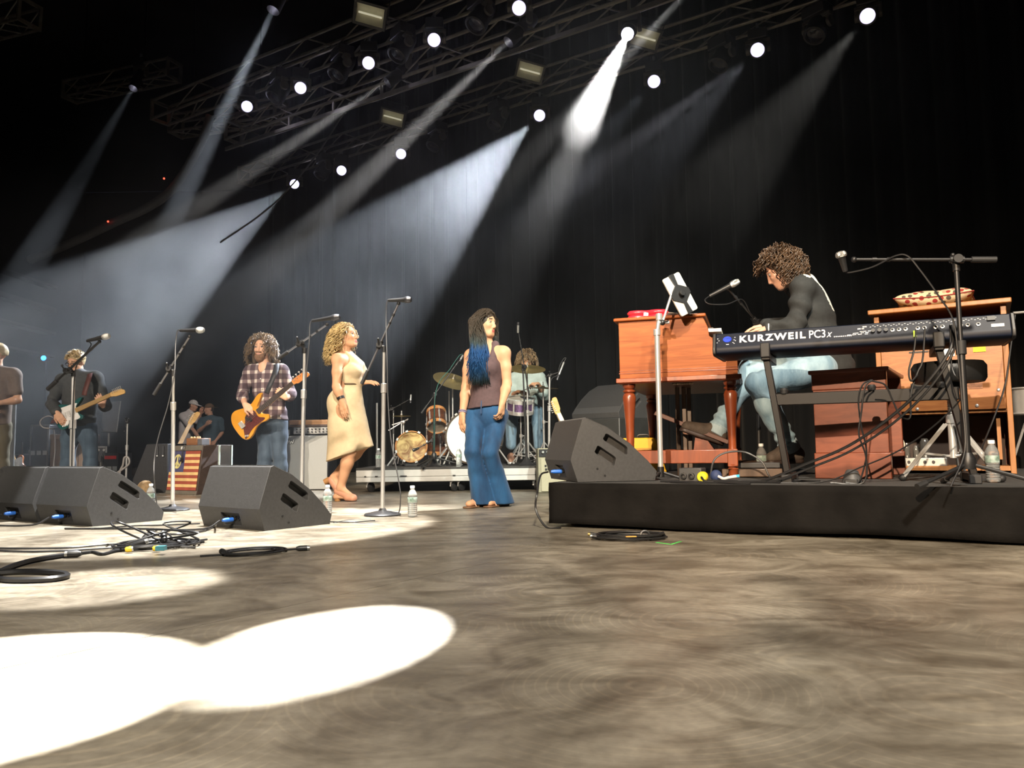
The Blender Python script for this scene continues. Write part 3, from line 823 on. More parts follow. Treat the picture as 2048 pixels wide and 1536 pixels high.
B = MB(); B.lathe([(0, 0), (1, 0), (1, 0.004), (0, 0.004)], 24, Matrix.Translation((0.112, 0.002, 0.44)) @ Matrix.Rotation(pi / 2, 4, 'X') @ Matrix.Diagonal((0.036, 0.022, 1, 1)))
B.obj('oval_badge', pm('badge_cream', (0.70, 0.58, 0.25), 0.5), t)
for x, z in ((0.065, 0.83), (0.655, 0.84), (0.065, 0.53), (0.655, 0.53), (0.22, 0.425), (0.54, 0.435), (0.06, 0.60)):
    B = MB(); B.ball((x * lw / 0.72, 0.0, z), (0.011, 0.004, 0.011), 10); B.obj('screw', CHROME, t)
B = MB(); B.box((0.265, -0.012, 0.565), (0.12, 0.028, 0.06)); o = B.obj('power_socket', BLACK, t, bevel=0.003)
# amplifier with tubes in the open bottom
B = MB(); B.box((0.22, 0.12, 0.075), (0.34, 0.16, 0.055)); am = B.obj('amplifier_chassis', STEEL, t, bevel=0.003)
for x, y, r, h in ((0.15, 0.11, 0.018, 0.10), (0.205, 0.13, 0.020, 0.085), (0.26, 0.10, 0.032, 0.13), (0.115, 0.14, 0.014, 0.07)):
    B = MB(); B.lathe([(r * 0.8, 0.10), (r, 0.108), (r, 0.10 + h * 0.8), (r * 0.6, 0.10 + h), (0, 0.103 + h)], 14, Matrix.Translation((x, y, 0)))
    B.obj('tube', pm('smoky_tube', (0.25, 0.24, 0.22), 0.08, 0.6), am)
B = MB()
for x in (0.10, 0.13, 0.165, 0.20, 0.26, 0.31): B.cyl((x, 0.037, 0.075), (x, 0.030, 0.075), 0.010, 10)
tag(B.obj('jack_row', DKSTEEL, am), kind='stuff')
for pts in (((0.06, 0.05, 0.33), (0.10, 0.04, 0.26), (0.08, 0.05, 0.18), (0.13, 0.05, 0.12)), ((0.07, 0.06, 0.30), (0.14, 0.05, 0.20), (0.10, 0.04, 0.11)), ((0.06, 0.05, 0.22), (0.075, 0.03, 0.14), (0.11, 0.03, 0.09))):
    B = MB(); B.tube(catmull(pts, 6), 0.006, 6); B.obj('inner_wire', pm('cream_wire', (0.62, 0.55, 0.42), 0.6), am)
SPK, SPKW, SPKH = t, lw, lh
# ---- cushion with dots on top of the cabinet
def cushion_mat():
    m, nt, b, N, L = _new('dotted_cushion_cloth')
    tc = N.new('ShaderNodeTexCoord'); vo = N.new('ShaderNodeTexVoronoi'); vo.inputs['Scale'].default_value = 26; vo.inputs['Randomness'].default_value = 0.85
    L.new(tc.outputs['Object'], vo.inputs['Vector'])
    rp = N.new('ShaderNodeValToRGB'); e = rp.color_ramp.elements; rp.color_ramp.interpolation = 'CONSTANT'
    e[0].color, e[1].color, e[1].position = (1, 1, 1, 1), (0, 0, 0, 1), 0.40
    L.new(vo.outputs['Distance'], rp.inputs[0])
    hs = N.new('ShaderNodeSeparateColor'); L.new(vo.outputs['Color'], hs.inputs[0])
    pick = N.new('ShaderNodeValToRGB'); pick.color_ramp.interpolation = 'CONSTANT'; pe = pick.color_ramp.elements
    pe[0].color, pe[1].color, pe[1].position = (0.30, 0.03, 0.025, 1), (0.09, 0.07, 0.05, 1), 0.4
    q = pe.new(0.7); q.color = (0.60, 0.30, 0.20, 1)
    L.new(hs.outputs[0], pick.inputs[0])
    mx = N.new('ShaderNodeMixRGB'); mx.inputs[1].default_value = (0.62, 0.50, 0.32, 1)
    L.new(rp.outputs[0], mx.inputs[0]); L.new(pick.outputs[0], mx.inputs[2]); L.new(mx.outputs[0], b.inputs['Base Color'])
    b.inputs['Roughness'].default_value = 0.85
    return m
B = MB(); n = 26; vs = []; cw, cd, ct = 0.235, 0.20, 0.058
for sgn in (1, -1):
    for j in range(n + 1):
        for i in range(n + 1):
            u, v = 2 * i / n - 1, 2 * j / n - 1
            e = max(0.0, (1 - u ** 4) * (1 - v ** 4)) ** 0.55
            pull = 1 - 0.07 * (1 - abs(u)) * abs(v) ** 2 - 0.05 * (1 - abs(v)) * abs(u) ** 2
            vs.append((u * cw * pull, v * cd * pull, ct + sgn * ct * e * (1 + 0.05 * sin(7 * u + 5 * v)) + 0.012 * (u * u)))
fs = []
for q in (0, 1):
    o_ = q * (n + 1) ** 2
    fs += [(o_ + j * (n + 1) + i, o_ + j * (n + 1) + i + 1, o_ + (j + 1) * (n + 1) + i + 1, o_ + (j + 1) * (n + 1) + i) for j in range(n) for i in range(n)]
cu = thing('cushion', 'cream cushion with red and brown dots lying on the speaker cabinet', 'cushion', SPK.matrix_basis @ V((lw / 2 - 0.02, 0.18, lh + 0.031)), la)
B.add(vs, fs); B.obj('cover', cushion_mat(), cu, angle=180)
B = MB(); pr = [(cw * (1 - 0.05 * (1 - abs(v)) * 1) * s_, cd * v, ct) for s_, v in ()]
edge = []
for k in range(4):
    for i in range(n):
        u, v = {0: (2 * i / n - 1, -1), 1: (1, 2 * i / n - 1), 2: (1 - 2 * i / n, 1), 3: (-1, 1 - 2 * i / n)}[k]
        pull = 1 - 0.07 * (1 - abs(u)) * abs(v) ** 2 - 0.05 * (1 - abs(v)) * abs(u) ** 2
        edge.append((u * cw * pull, v * cd * pull, ct + 0.012 * u * u))
B.tube(edge, 0.004, 6, True); B.obj('piping', pm('cushion_piping', (0.25, 0.03, 0.025), 0.8), cu)

# ---- stage piano on its stand (its back towards us)
k0, k1 = at(1424, 672, 4.36), at(2030, 618, 3.76)
ka = atan2(k1.y - k0.y, k1.x - k0.x); kw = V((k1.x - k0.x, k1.y - k0.y, 0)).length
ktz = (k0.z + k1.z) / 2
KT = ktz - 0.125                                              # underside
tilt = atan((k1.z - k0.z) / kw)
BODY = pm('keyboard_navy', (0.005, 0.008, 0.018), 0.42, 0, 0.1, 40, spec=0.2)
ink = pm('panel_print', (0.78, 0.78, 0.80), 0.5, 0, 0.03)
kb = thing('stage_piano', 'long dark stage piano on a black stand, back panel lettered in white', 'keyboard', (k0.x, k0.y, KT), ka)
sec = [(0.022, 0.0), (0.35, 0.0), (0.35, 0.075), (0.20, 0.085), (0.17, 0.118), (0.055, 0.125), (0.030, 0.123), (0.004, 0.045), (0.0, 0.034), (0.004, 0.012)]
def yzprism(b, poly, x0, x1):
    M = Matrix(((0, 0, 1, 0), (1, 0, 0, 0), (0, 1, 0, 0), (0, 0, 0, 1)))
    return b.prism(poly, x0, x1, M)
B = MB(); yzprism(B, sec, 0.018, kw - 0.018); B.obj('body', BODY, kb, bevel=0.004)
cap = [(y - 0.003 if y < 0.1 else y + 0.003, z + (0.004 if z > 0.03 else -0.003)) for y, z in sec]
for x0 in (0.0, kw - 0.018):
    B = MB(); yzprism(B, cap, x0, x0 + 0.018); B.obj('end_cap', BLACK, kb, bevel=0.004)
B = MB()
for i in range(52): B.box((0.10 + (kw - 0.25) * (i + 0.5) / 52, 0.27, 0.088), ((kw - 0.25) / 52 - 0.0015, 0.14, 0.02))
tag(B.obj('keys', KEYW, kb, smooth=False), 'row of white keys on the far side', kind='stuff')
# the sloping back face, as a frame for print: u along x, v up the slope
bs0, bs1 = V((0, 0.004, 0.045)), V((0, 0.030, 0.123))
vv = (bs1 - bs0).normalized(); nn = V((1, 0, 0)).cross(vv)
def bp(x, v, lift=0.0012):
    p = bs0 + vv * v + V((x, 0, 0)) + nn * lift
    M = Matrix((V((1, 0, 0)), vv, nn)).transposed().to_4x4(); M.translation = p
    return M
sc_ = kw / 1.44
def kx(px):
    a = (px - CX) / F_PX; e = k1 - k0
    return (a * k0.y - k0.x) / (e.x - a * e.y) * kw
def printed(name, body, px0, px1, v, h, **kwa):
    me = text_mesh(body, 1.0, depth=0.01, **kwa)
    xs = [q.co.x for q in me.vertices]; ys = [q.co.y for q in me.vertices]
    a, c = kx(px0), kx(px1)
    me.transform(bp(a, v) @ Matrix.Diagonal(((c - a) / (max(xs) - min(xs)), h / (max(ys) - min(ys)), 0.05, 1)) @ Matrix.Translation((-min(xs), -min(ys), 0)))
    me.materials.clear(); me.materials.append(ink)
    o = bpy.data.objects.new(name, me); COL.objects.link(o); o.parent = kb
printed('maker_lettering', 'KURZWEIL', 1483, 1617, 0.020, 0.042, offset=0.035, spacing=1.25)
printed('model_lettering', 'PC3', 1624, 1657, 0.018, 0.047, offset=0.008, spacing=0.98)
printed('model_suffix', 'x', 1659, 1671, 0.018, 0.028, offset=0.0, shear=0.4)
B = MB(); B.lathe([(0, 0), (0.024, 0), (0.022, 0.003), (0, 0.003)], 20, bp(0.080, 0.045) @ Matrix.Diagonal((1, 0.78, 1, 1)))
B.obj('round_emblem', pm('emblem_blue', (0.02, 0.06, 0.65), 0.3), kb)
B = MB(); B.tube([bp(0.060, 0.045, 0.005).translation, bp(0.070, 0.052, 0.005).translation, bp(0.080, 0.047, 0.005).translation, bp(0.090, 0.052, 0.005).translation, bp(0.100, 0.045, 0.005).translation], 0.0012, 4); B.obj('emblem_line', pm('emblem_black', (0.01, 0.01, 0.012), 0.4), kb)
r_ = random.Random(3)
B = MB()
def dash(x, v, w_, h): B.box((0, 0, 0), (w_, h, 0.001), bp(x, v))
for x, v in ((0.028, 0.052), (0.035, 0.04), (0.025, 0.028), (0.122, 0.055), (0.118, 0.04), (0.125, 0.034), (0.112, 0.024), (0.118, 0.018)): dash(x, v, 0.006, 0.003)
dash(0.082, 0.014, 0.016, 0.004)
for i in range(14): dash(0.70 * sc_ + r_.random() * 0.10, 0.022 + 0.008 * (i % 3), 0.010 + 0.012 * r_.random(), 0.0035)
for i in range(7): dash(0.725 * sc_ + r_.random() * 0.06, 0.054 + 0.010 * (i % 2), 0.012, 0.007)
for i in range(10): dash(0.63 * sc_ + i * 0.009, 0.018, 0.005, 0.006)
for i in range(46): dash(0.80 * sc_ + i * 0.0125 + r_.random() * 0.004, 0.060 + 0.006 * (i % 2), 0.007, 0.0022)
tag(B.obj('small_print', ink, kb, smooth=False), 'rows of tiny white print', kind='stuff')
for i, x in enumerate((0.815, 0.845, 0.875, 0.905, 0.935, 0.965, 1.02, 1.05, 1.10, 1.13, 1.17, 1.21, 1.24, 1.285)):
    B = MB(); M = bp(x * sc_, 0.034); rr = 0.010
    if i in (0, 1, 2):
        B.lathe([(0, 0), (rr, 0), (rr, 0.014), (0, 0.014)], 12, M); B.obj('knob', BLACK, kb)
    else:
        B.lathe([(rr, 0), (rr, 0.004), (rr * 0.55, 0.005), (rr * 0.5, -0.002)], 14, M, cap=False); B.obj('jack', STEEL, kb)
B = MB(); B.box((0, 0, 0.001), (0.055, 0.016, 0.002), bp(kw - 0.075, 0.022)); B.obj('white_sticker', WHITE, kb)
B = MB(); B.box((0, 0, 0.004), (0.035, 0.022, 0.010), bp(kw - 0.10, 0.060)); B.obj('power_inlet', BLACK, kb)
B = MB(); B.box((0, 0, 0.006), (0.014, 0.034, 0.012), bp(1.005 * sc_, 0.0)); B.obj('green_tag', pm('green_tag', (0.42, 0.75, 0.02), 0.5), kb)
# the stand
st = thing('keyboard_stand', 'black metal stand with a crossbar holding up the stage piano', 'keyboard stand', (k0.x, k0.y, PZ), ka)
SB = pm('stand_black', (0.007, 0.006, 0.006), 0.45, 0.0, spec=0.25)
top = KT - PZ - 0.002

lx, rx = 0.285, kw - 0.335
for x, lean in ((lx, 0.085), (rx, 0.12)):
    B = MB(); B.box((x, 0.16, top - 0.022), (0.045, 0.36, 0.04)); arm = B.obj('support_arm', SB, st, bevel=0.004)
    B = MB(); B.box((x, -0.018, top + 0.012), (0.05, 0.03, 0.08)); B.obj('end_stop', RUBBER, arm, bevel=0.006)
    B = MB(); q = [(x, 0.03, top - 0.03), (x + lean, 0.03, 0.045)]
    d_ = V(q[1]) - V(q[0]); M = place((V(q[0]) + V(q[1])) / 2, d_, V((0, 1, 0))); B.box((0, 0, 0), (0.034, 0.055, d_.length), M); B.obj('leg', SB, st, bevel=0.004)
    B = MB(); B.box((x + lean, 0.16, 0.030), (0.045, 0.36, 0.04)); ft = B.obj('foot', SB, st, bevel=0.004)
    for y in (-0.025, 0.345):
        B = MB(); B.box((x + lean, y, 0.022), (0.055, 0.045, 0.044)); B.obj('foot_cap', RUBBER, ft, bevel=0.005)
zc = top * 0.635
B = MB(); B.box(((lx + rx) / 2 + 0.05, 0.03, zc), (rx - lx + 0.06, 0.03, 0.065)); B.obj('crossbar', SB, st, bevel=0.004)
for x in (lx + 0.085, (lx + rx) / 2 + 0.10, rx):
    B = MB(); B.lathe([(0, 0), (0.018, 0), (0.022, 0.02), (0.016, 0.03), (0, 0.03)], 10, Matrix.Translation((x, 0.02, zc + 0.03))); B.obj('clamp_knob', RUBBER, st)

# ---- round drum throne
c = at(1897, 745, 4.16)
t = thing('drum_throne', 'round black padded stool on a chrome tripod in front of the speaker cabinet', 'stool', (c.x, c.y, PZ), 0.3)
zt = c.z - PZ
B = MB(); B.lathe([(0, zt - 0.055), (0.165, zt - 0.055), (0.178, zt - 0.035), (0.18, zt + 0.03), (0.165, zt + 0.052), (0.10, zt + 0.058), (0, zt + 0.058)], 32); B.obj('seat', pm('black_vinyl', (0.012, 0.012, 0.012), 0.4, bump=0.1), t)
B = MB(); B.cyl((0, 0, 0.33), (0, 0, zt - 0.05), 0.014, 12)
for i in range(16): B.ring(0.0155, 0.002, 12, 5, Matrix.Translation((0, 0, 0.35 + i * 0.011)))
B.obj('threaded_rod', STEEL, t)
B = MB(); B.cyl((0, 0, 0.12), (0, 0, 0.34), 0.020, 14); B.lathe([(0.02, 0.30), (0.027, 0.305), (0.027, 0.345), (0.02, 0.35)], 14); B.obj('column', CHROME, t)
B = MB(); B.box((0, 0, zt - 0.07), (0.13, 0.10, 0.03)); B.obj('seat_bracket', DKSTEEL, t)
for k in range(3):
    a = 2 * pi * k / 3 + 2.7
    e = V((cos(a) * 0.26, sin(a) * 0.26, 0.02)); u = V((cos(a) * 0.03, sin(a) * 0.03, 0.30)); w0 = V((cos(a) * 0.02, sin(a) * 0.02, 0.13))
    B = MB(); sd = V((-sin(a), cos(a), 0)) * 0.013
    for s in (-1, 1): B.tube([u + sd * s, e + sd * s], 0.008, 6)
    mid = u.lerp(e, 0.55); B.tube([w0, mid], 0.007, 6); lg = B.obj('leg', CHROME, t)
    B = MB(); B.ball(e, (0.022, 0.022, 0.02), 10); B.obj('rubber_foot', RUBBER, lg)
# ------------------------------------------------------------------ floor wedges
WEDGE = pm('wedge_paint', (0.038, 0.038, 0.039), 0.55, 0.0, 0.12, 60, 0.25)
GRILL = pm('wedge_grille', (0.02, 0.02, 0.021), 0.7, 0.0, 0.3, 120, 0.4)
def make_wedge(label):
    t = thing('floor_monitor', label, 'monitor speaker', group='black floor monitors')
    w_ = 0.62
    yzprism = lambda b, poly, x0, x1: globals()['yzprism'](b, [(y * 0.88, z) for y, z in poly], x0, x1)
    prof = [(0.045, 0.0), (0.0, 0.125), (0.012, 0.165), (0.085, 0.365), (0.11, 0.372), (0.26, 0.315), (0.42, 0.215), (0.54, 0.115), (0.60, 0.055), (0.585, 0.0)]
    b = MB(); yzprism(b, prof, 0, w_); o = b.obj('body', WEDGE, t)
    cut = MB()
    for q in ([(0.225, 0.245), (0.250, 0.282), (0.395, 0.200), (0.392, 0.150)], [(0.165, 0.170), (0.190, 0.212), (0.315, 0.138), (0.300, 0.088)]):
        q = catmull([(y, z, 0) for y, z in [(lambda a, c: (a[0] + (c[0] - a[0]) * f, a[1] + (c[1] - a[1]) * f))(q[i], q[(i + 1) % 4]) for i in range(4) for f in (0.12, 0.5, 0.88)]], 3, True)
        q = [(p.x, p.y) for p in q]
        yzprism(cut, q, w_ - 0.055, w_ + 0.05); yzprism(cut, q, -0.05, 0.055)
    yzprism(cut, [(-0.1, 0.02), (-0.1, 0.095), (0.03, 0.095), (0.045, 0.08), (0.045, 0.02)], w_ * 0.36, w_ * 0.66)
    co = cut.obj('cutter', BLACK)
    md = o.modifiers.new('cut', 'BOOLEAN'); md.object = co; md.operation = 'DIFFERENCE'; md.solver = 'EXACT'
    co.location = (co.location.x, co.location.y, co.location.z)
    bpy.context.view_layer.update()
    dg = bpy.context.evaluated_depsgraph_get()
    me = bpy.data.meshes.new_from_object(o.evaluated_get(dg))
    o.modifiers.clear(); o.data = me; me.shade_smooth(); me.set_sharp_from_angle(angle=radians(30))
    me.materials.clear(); me.materials.append(WEDGE)
    bpy.data.objects.remove(co)
    bv = o.modifiers.new('edge', 'BEVEL'); bv.width, bv.segments, bv.limit_method, bv.angle_limit = 0.005, 2, 'ANGLE', radians(28)
    b = MB(); yzprism(b, [(0.125, 0.374), (0.265, 0.320), (0.425, 0.219), (0.535, 0.122), (0.53, 0.116), (0.42, 0.212), (0.26, 0.312), (0.12, 0.368)], 0.02, w_ - 0.02); b.obj('grille', GRILL, t)
    b = MB()
    for i in range(44): b.box((0.02 + (w_ - 0.04) * (i + 0.5) / 44, 0.098, 0.372), (0.006, 0.012, 0.006))
    tag(b.obj('grille_edge', STEEL, t, smooth=False), 'row of tiny bright grille slots along the ridge', kind='stuff')
    b = MB(); b.box((w_ * 0.51, 0.043, 0.058), (w_ * 0.28, 0.008, 0.07)); pn = b.obj('connector_plate', BLACK, t)
    for x in (0.42, 0.48, 0.54, 0.60):
        b = MB(); b.lathe([(0.013, 0), (0.013, 0.006), (0.007, 0.007), (0.007, 0.002)], 12, cap=False, M= Matrix.Translation((w_ * x, 0.040, 0.06)) @ Matrix.Rotation(pi / 2, 4, 'X')); b.obj('socket', DKSTEEL, pn)
    for y, z in ((0.16, 0.075), (0.205, 0.035)):
        b = MB(); b.lathe([(0, 0), (0.007, 0), (0.007, 0.002), (0, 0.002)], 10, Matrix.Translation((w_, y, z)) @ Matrix.Rotation(pi / 2, 4, 'Y')); b.obj('bolt', BLACK, t)
    return t
def rotmat(corner, xdir, dx):
    """Places a wedge so that the right end of its back bottom edge is at corner and its width runs along xdir."""
    x = V((xdir[0], xdir[1], 0)).normalized(); y = V((-x.y, x.x, 0))
    M = Matrix((x, y, V((0, 0, 1)))).transposed().to_4x4(); M.translation = V(corner) - x * dx - y * 0.045
    return M
wd = make_wedge('black floor monitor standing in the middle between two mic stands')
wd.matrix_world = rotmat(gz(531, 1062), (0.80, -0.60), 0.62)
W2 = dup(wd, mtx=rotmat(gz(183, 1053), (0.84, -0.54), 0.60), label='black floor monitor in front of the guitarist in the dark jacket')
x_ = V((0.84, -0.54, 0)).normalized()
W3 = dup(wd, mtx=rotmat(gz(183, 1053) - x_ * 0.665 + V((0, 0, 0)), (0.84, -0.54), 0.60), label='black floor monitor pushed against another monitor at the left of the floor')
W4 = dup(wd, mtx=rotmat(gz(183, 1053) - x_ * 1.30 + V((0.0, -0.12, 0)), (0.80, -0.60), 0.60), label='black floor monitor at the left edge, only its sloping end in view')
W5 = dup(wd, mtx=rotmat(gz(1158, 965, PZ + 0.002) + V((0, 0.03, 0)), (0.20, -0.98), 0.62), label='scuffed floor monitor on the corner of the black platform')
c = at(1222, 838, 8.2)
x6 = V((-0.70, 0.714, 0)); y6 = V((-x6.y, x6.x, 0))
M6 = Matrix((x6, y6, V((0, 0, 1)))).transposed().to_4x4(); M6.translation = V((c.x, c.y, c.z)) - x6 * 0.31 - y6 * 0.26
W6 = dup(wd, mtx=M6, label='floor monitor on a black case behind the organ')
B = MB(); B.box((0, 0, (c.z - 0.003) / 2), (0.70, 0.62, c.z - 0.003))
o = B.obj('equipment_case', pm('case_black', (0.02, 0.021, 0.021), 0.5), label='black equipment case under the floor monitor behind the organ', cat='case', bevel=0.01)
o.location = (c.x, c.y, 0); o.rotation_euler = (0, 0, atan2(x6.y, x6.x))
# ------------------------------------------------------------------ microphones and stands
MICG = pm('mic_grille', (0.62, 0.62, 0.60), 0.35, 0.9, 0.3, 300, 0.4)
MICB = pm('mic_body', (0.016, 0.016, 0.017), 0.38)
MICGD = pm('mic_grille_dark', (0.10, 0.10, 0.11), 0.4, 0.8, 0.3, 300)
def mic(label, tail, head, grille=None, r=0.0245):
    tail, head = V(tail), V(head); d = (head - tail); Ln = d.length
    M = place(tail, d)
    t = thing('microphone', label, 'microphone', tail, world=True, group='vocal microphones')
    b = MB(); b.lathe([(0.0, 0), (0.011, 0), (0.0125, 0.01), (0.0125, Ln * 0.12), (0.017, Ln * 0.62), (0.019, Ln * 0.69), (0.0, Ln * 0.7)], 16, M); b.obj('body', MICB, t)
    b = MB(); b.lathe([(0.018, Ln * 0.69), (r * 0.98, Ln * 0.74), (r * 1.0, Ln * 0.80), (r * 1.03, Ln * 0.815), (r * 1.0, Ln * 0.83), (r * 0.96, Ln * 0.89), (r * 0.7, Ln * 0.97), (0.0, Ln)], 18, M); b.obj('grille', grille or MICG, t)
    return t
def stand(label, base, clutch, tail, tip, z0=0.0, kind='round', pole=CHROME, boom=BLACK, thick=1.0, sleeve_z=None, group='microphone stands', aim=None):
    """Microphone stand in hall coordinates: base on z0, boom from tail through the clutch to tip."""
    base, clutch, tail, tip = V(base), V(clutch), V(tail), V(tip)
    bx = V((base.x, base.y, z0))
    t = thing('mic_stand', label, 'mic stand', bx, world=True, group=group)
    T = Matrix.Translation(bx)
    H = clutch.z - z0
    topv = V((clutch.x, clutch.y, clutch.z))
    if kind == 'round':
        b = MB(); b.lathe([(0, 0), (0.125, 0.0), (0.128, 0.008), (0.12, 0.016), (0.07, 0.026), (0.03, 0.034), (0.02, 0.05), (0, 0.05)], 32, T); b.obj('base', pm('iron_base', (0.03, 0.03, 0.032), 0.45, 0.4), t)
        p0 = bx + V((0, 0, 0.03))
    elif kind == 'small':
        b = MB(); b.lathe([(0, 0), (0.085, 0.0), (0.088, 0.01), (0.06, 0.03), (0.03, 0.07), (0.018, 0.09), (0, 0.09)], 24, T); b.obj('base', pm('iron_base', (0.03, 0.03, 0.032), 0.45, 0.4), t)
        p0 = bx + V((0, 0, 0.05))
    else:
        hub = bx + V((0, 0, 0.10))
        b = MB(); b.lathe([(0.016, -0.02), (0.03, -0.02), (0.034, 0.0), (0.032, 0.03), (0.020, 0.055), (0.016, 0.055)], 14, Matrix.Translation(hub)); b.obj('hub', BLACK, t)
        for k in range(3):
            a = 2 * pi * k / 3 + (aim or 0.4)
            e = bx + V((cos(a) * 0.30, sin(a) * 0.30, 0.014))
            b = MB(); b.cyl(hub + V((cos(a) * 0.02, sin(a) * 0.02, 0)), e, 0.009, 8); lg = b.obj('leg', BLACK, t)
            b = MB(); q = (e - hub).normalized(); b.cyl(e - q * 0.04, e + q * 0.015, 0.014, 8); b.obj('rubber_foot', RUBBER, lg)
        p0 = bx + V((0, 0, 0.08))
    sz = sleeve_z if sleeve_z else z0 + H * 0.62
    f = (sz - p0.z) / (topv.z - p0.z); ps = p0.lerp(topv, f)
    b = MB(); b.cyl(p0, ps, 0.0145 * thick, 14); b.obj('lower_pole', pole, t)
    b = MB(); b.cyl(ps, topv - V((0, 0, 0.02)), 0.0105 * thick, 12); b.obj('upper_pole', pole, t)
    b = MB(); q = (topv - p0).normalized(); b.cyl(ps - q * 0.035, ps + q * 0.03, 0.021 * thick, 14); b.obj('clutch_sleeve', CHROME if pole is CHROME else RUBBER, t, bevel=0.003)
    bd = (tip - tail).normalized()
    cc = tail + bd * (clutch - tail).dot(bd)
    b = MB(); lat = bd.cross(V((0, 0, 1))).normalized()
    b.cyl(topv - V((0, 0, 0.035)), topv + V((0, 0, 0.004)), 0.016, 12); b.cyl(cc - lat * 0.03, cc + lat * 0.03, 0.02, 14); b.cyl(cc - bd * 0.03, cc + bd * 0.03, 0.016, 12)
    if (cc - topv).length > 0.01: b.cyl(topv, cc, 0.012, 8)
    cl = b.obj('boom_clamp', BLACK, t)
    b = MB(); b.cyl(cc + lat * 0.03, cc + lat * 0.055 + V((0, 0, 0.03)), 0.006, 8); b.ball(cc + lat * 0.055 + V((0, 0, 0.035)), 0.01, 8); b.obj('wing_knob', BLACK, cl)
    Lb_ = (tip - tail).length
    b = MB(); b.cyl(tail, tip, 0.0075 * thick, 10); bo = b.obj('boom', boom, t)
    b = MB(); b.cyl(tail - bd * 0.005, tail + bd * min(0.10, Lb_ * 0.2), 0.0135 * thick, 12); b.obj('counterweight', RUBBER if boom is not CHROME else pm('grey_weight', (0.10, 0.10, 0.10), 0.5), bo, bevel=0.002)
    b = MB(); b.cyl(tip - bd * 0.10, tip - bd * 0.08, 0.011, 10); b.cyl(tip - bd * 0.16, tip - bd * 0.145, 0.011, 10); b.ball(tip, 0.014, 10); b.obj('mic_clip', BLACK, bo)
    return t
BOOMW = pm('boom_grey', (0.30, 0.30, 0.31), 0.3, 0.9)
def cable(name_label, pts, r=0.0042, mat=None, n=6, sides=6, group=None, name='cable'):
    b = MB(); b.tube(catmull(pts, n), r, sides)
    return tag(b.obj(name, mat or CABLE), name_label, 'cable', group)
GREYC = pm('cable_grey', (0.06, 0.06, 0.062), 0.45)
Y = 6.0
stand('mic stand with a round base in front of the guitarist in the dark jacket', at(143, 1000, Y), at(147, 744, Y), at(96, 778, Y), at(199, 683, Y - 0.12), sleeve_z=at(0, 850, Y).z, thick=1.25)
mic('black microphone with a pale grille hanging over the guitarist in the dark jacket', at(174, 682, Y - 0.12), at(220, 671, Y - 0.16))
cable('black cable running down the boom in front of the guitarist', [at(174, 682, Y - 0.12), at(182, 690, Y - 0.1), at(165, 716, Y - 0.05), at(150, 745, Y - 0.03), at(145, 850, Y - 0.025), at(142, 1000, Y - 0.03), gz(138, 1026)])
Y = 5.95
stand('chrome mic stand with a silver boom beside the flag cabinet', gz(345, 1021), at(347, 742, Y), at(308, 789, Y), at(379, 673, Y), sleeve_z=at(0, 815, Y).z, boom=BOOMW)
mic('level microphone with a round pale grille on the stand by the flag cabinet', at(360, 661, Y), at(409, 660, Y - 0.03))
cable('grey cable dropping from the microphone by the flag cabinet', [at(362, 661, Y), at(355, 662, Y), at(351, 690, Y), at(349, 745, Y - 0.04), at(336, 810, Y - 0.03), at(318, 870, Y - 0.03), at(309, 915, Y - 0.03), at(309, 965, Y - 0.03), gz(318, 1018), gz(352, 1026)], mat=GREYC)
Y = 5.75
stand('chrome mic stand with a silver boom between bassist and blonde singer', at(603, 1000, Y), at(609, 697, Y), at(557, 717, Y), at(654, 649, Y - 0.05), sleeve_z=at(0, 796, Y).z, boom=BOOMW)
mic('dark microphone pointing at the back of the blonde singer', at(624, 642, Y - 0.05), at(681, 633, Y - 0.10), grille=MICGD)
cable('grey cable dropping from the microphone behind the blonde singer', [at(626, 642, Y - 0.05), at(620, 648, Y - 0.05), at(618, 690, Y - 0.05), at(612, 760, Y - 0.04), at(609, 870, Y - 0.04), at(606, 1000, Y - 0.05), gz(600, 1020)], mat=GREYC)
Y = 5.45
stand('tall chrome mic stand with a round base beside two water bottles', gz(765, 1031), at(768, 694, Y), at(724, 767, Y), at(797, 607, Y), sleeve_z=at(0, 786, Y).z, boom=BOOMW)
mic('level dark microphone on the tall chrome stand in front of the blonde singer', at(777, 601, Y), at(824, 599, Y - 0.03), grille=MICGD)
cable('grey cable swinging down beside the tall chrome stand to the floor', [at(780, 600, Y), at(774, 603, Y), at(772, 640, Y), at(774, 720, Y - 0.04), at(776, 800, Y - 0.04), at(782, 880, Y - 0.05), at(797, 960, Y - 0.06), at(801, 1000, Y - 0.06), gz(792, 1032), gz(740, 1046), gz(690, 1044), gz(668, 1046), gz(700, 1040), gz(742, 1039)], mat=GREYC)
# organ microphone
Y = 5.55
stand('thin black mic stand leaning over the organ keys', at(1519, 930, Y), at(1513, 640, Y), at(1520, 650, Y - 0.02), at(1456, 577, Y - 0.15), z0=PZ, kind='small', pole=BLACK, group='microphone stands')
mic('black microphone with a silver grille held over the organ', at(1419, 592, Y - 0.15), at(1480, 561, Y - 0.2))
cable('black cable looping below the organ microphone', [at(1419, 592, Y - 0.15), at(1410, 600, Y - 0.15), at(1420, 608, Y - 0.16), at(1455, 608, Y - 0.16), at(1484, 599, Y - 0.13), at(1500, 625, Y - 0.08), at(1516, 660, Y - 0.03), at(1520, 800, Y - 0.03), at(1520, 920, Y - 0.03)])
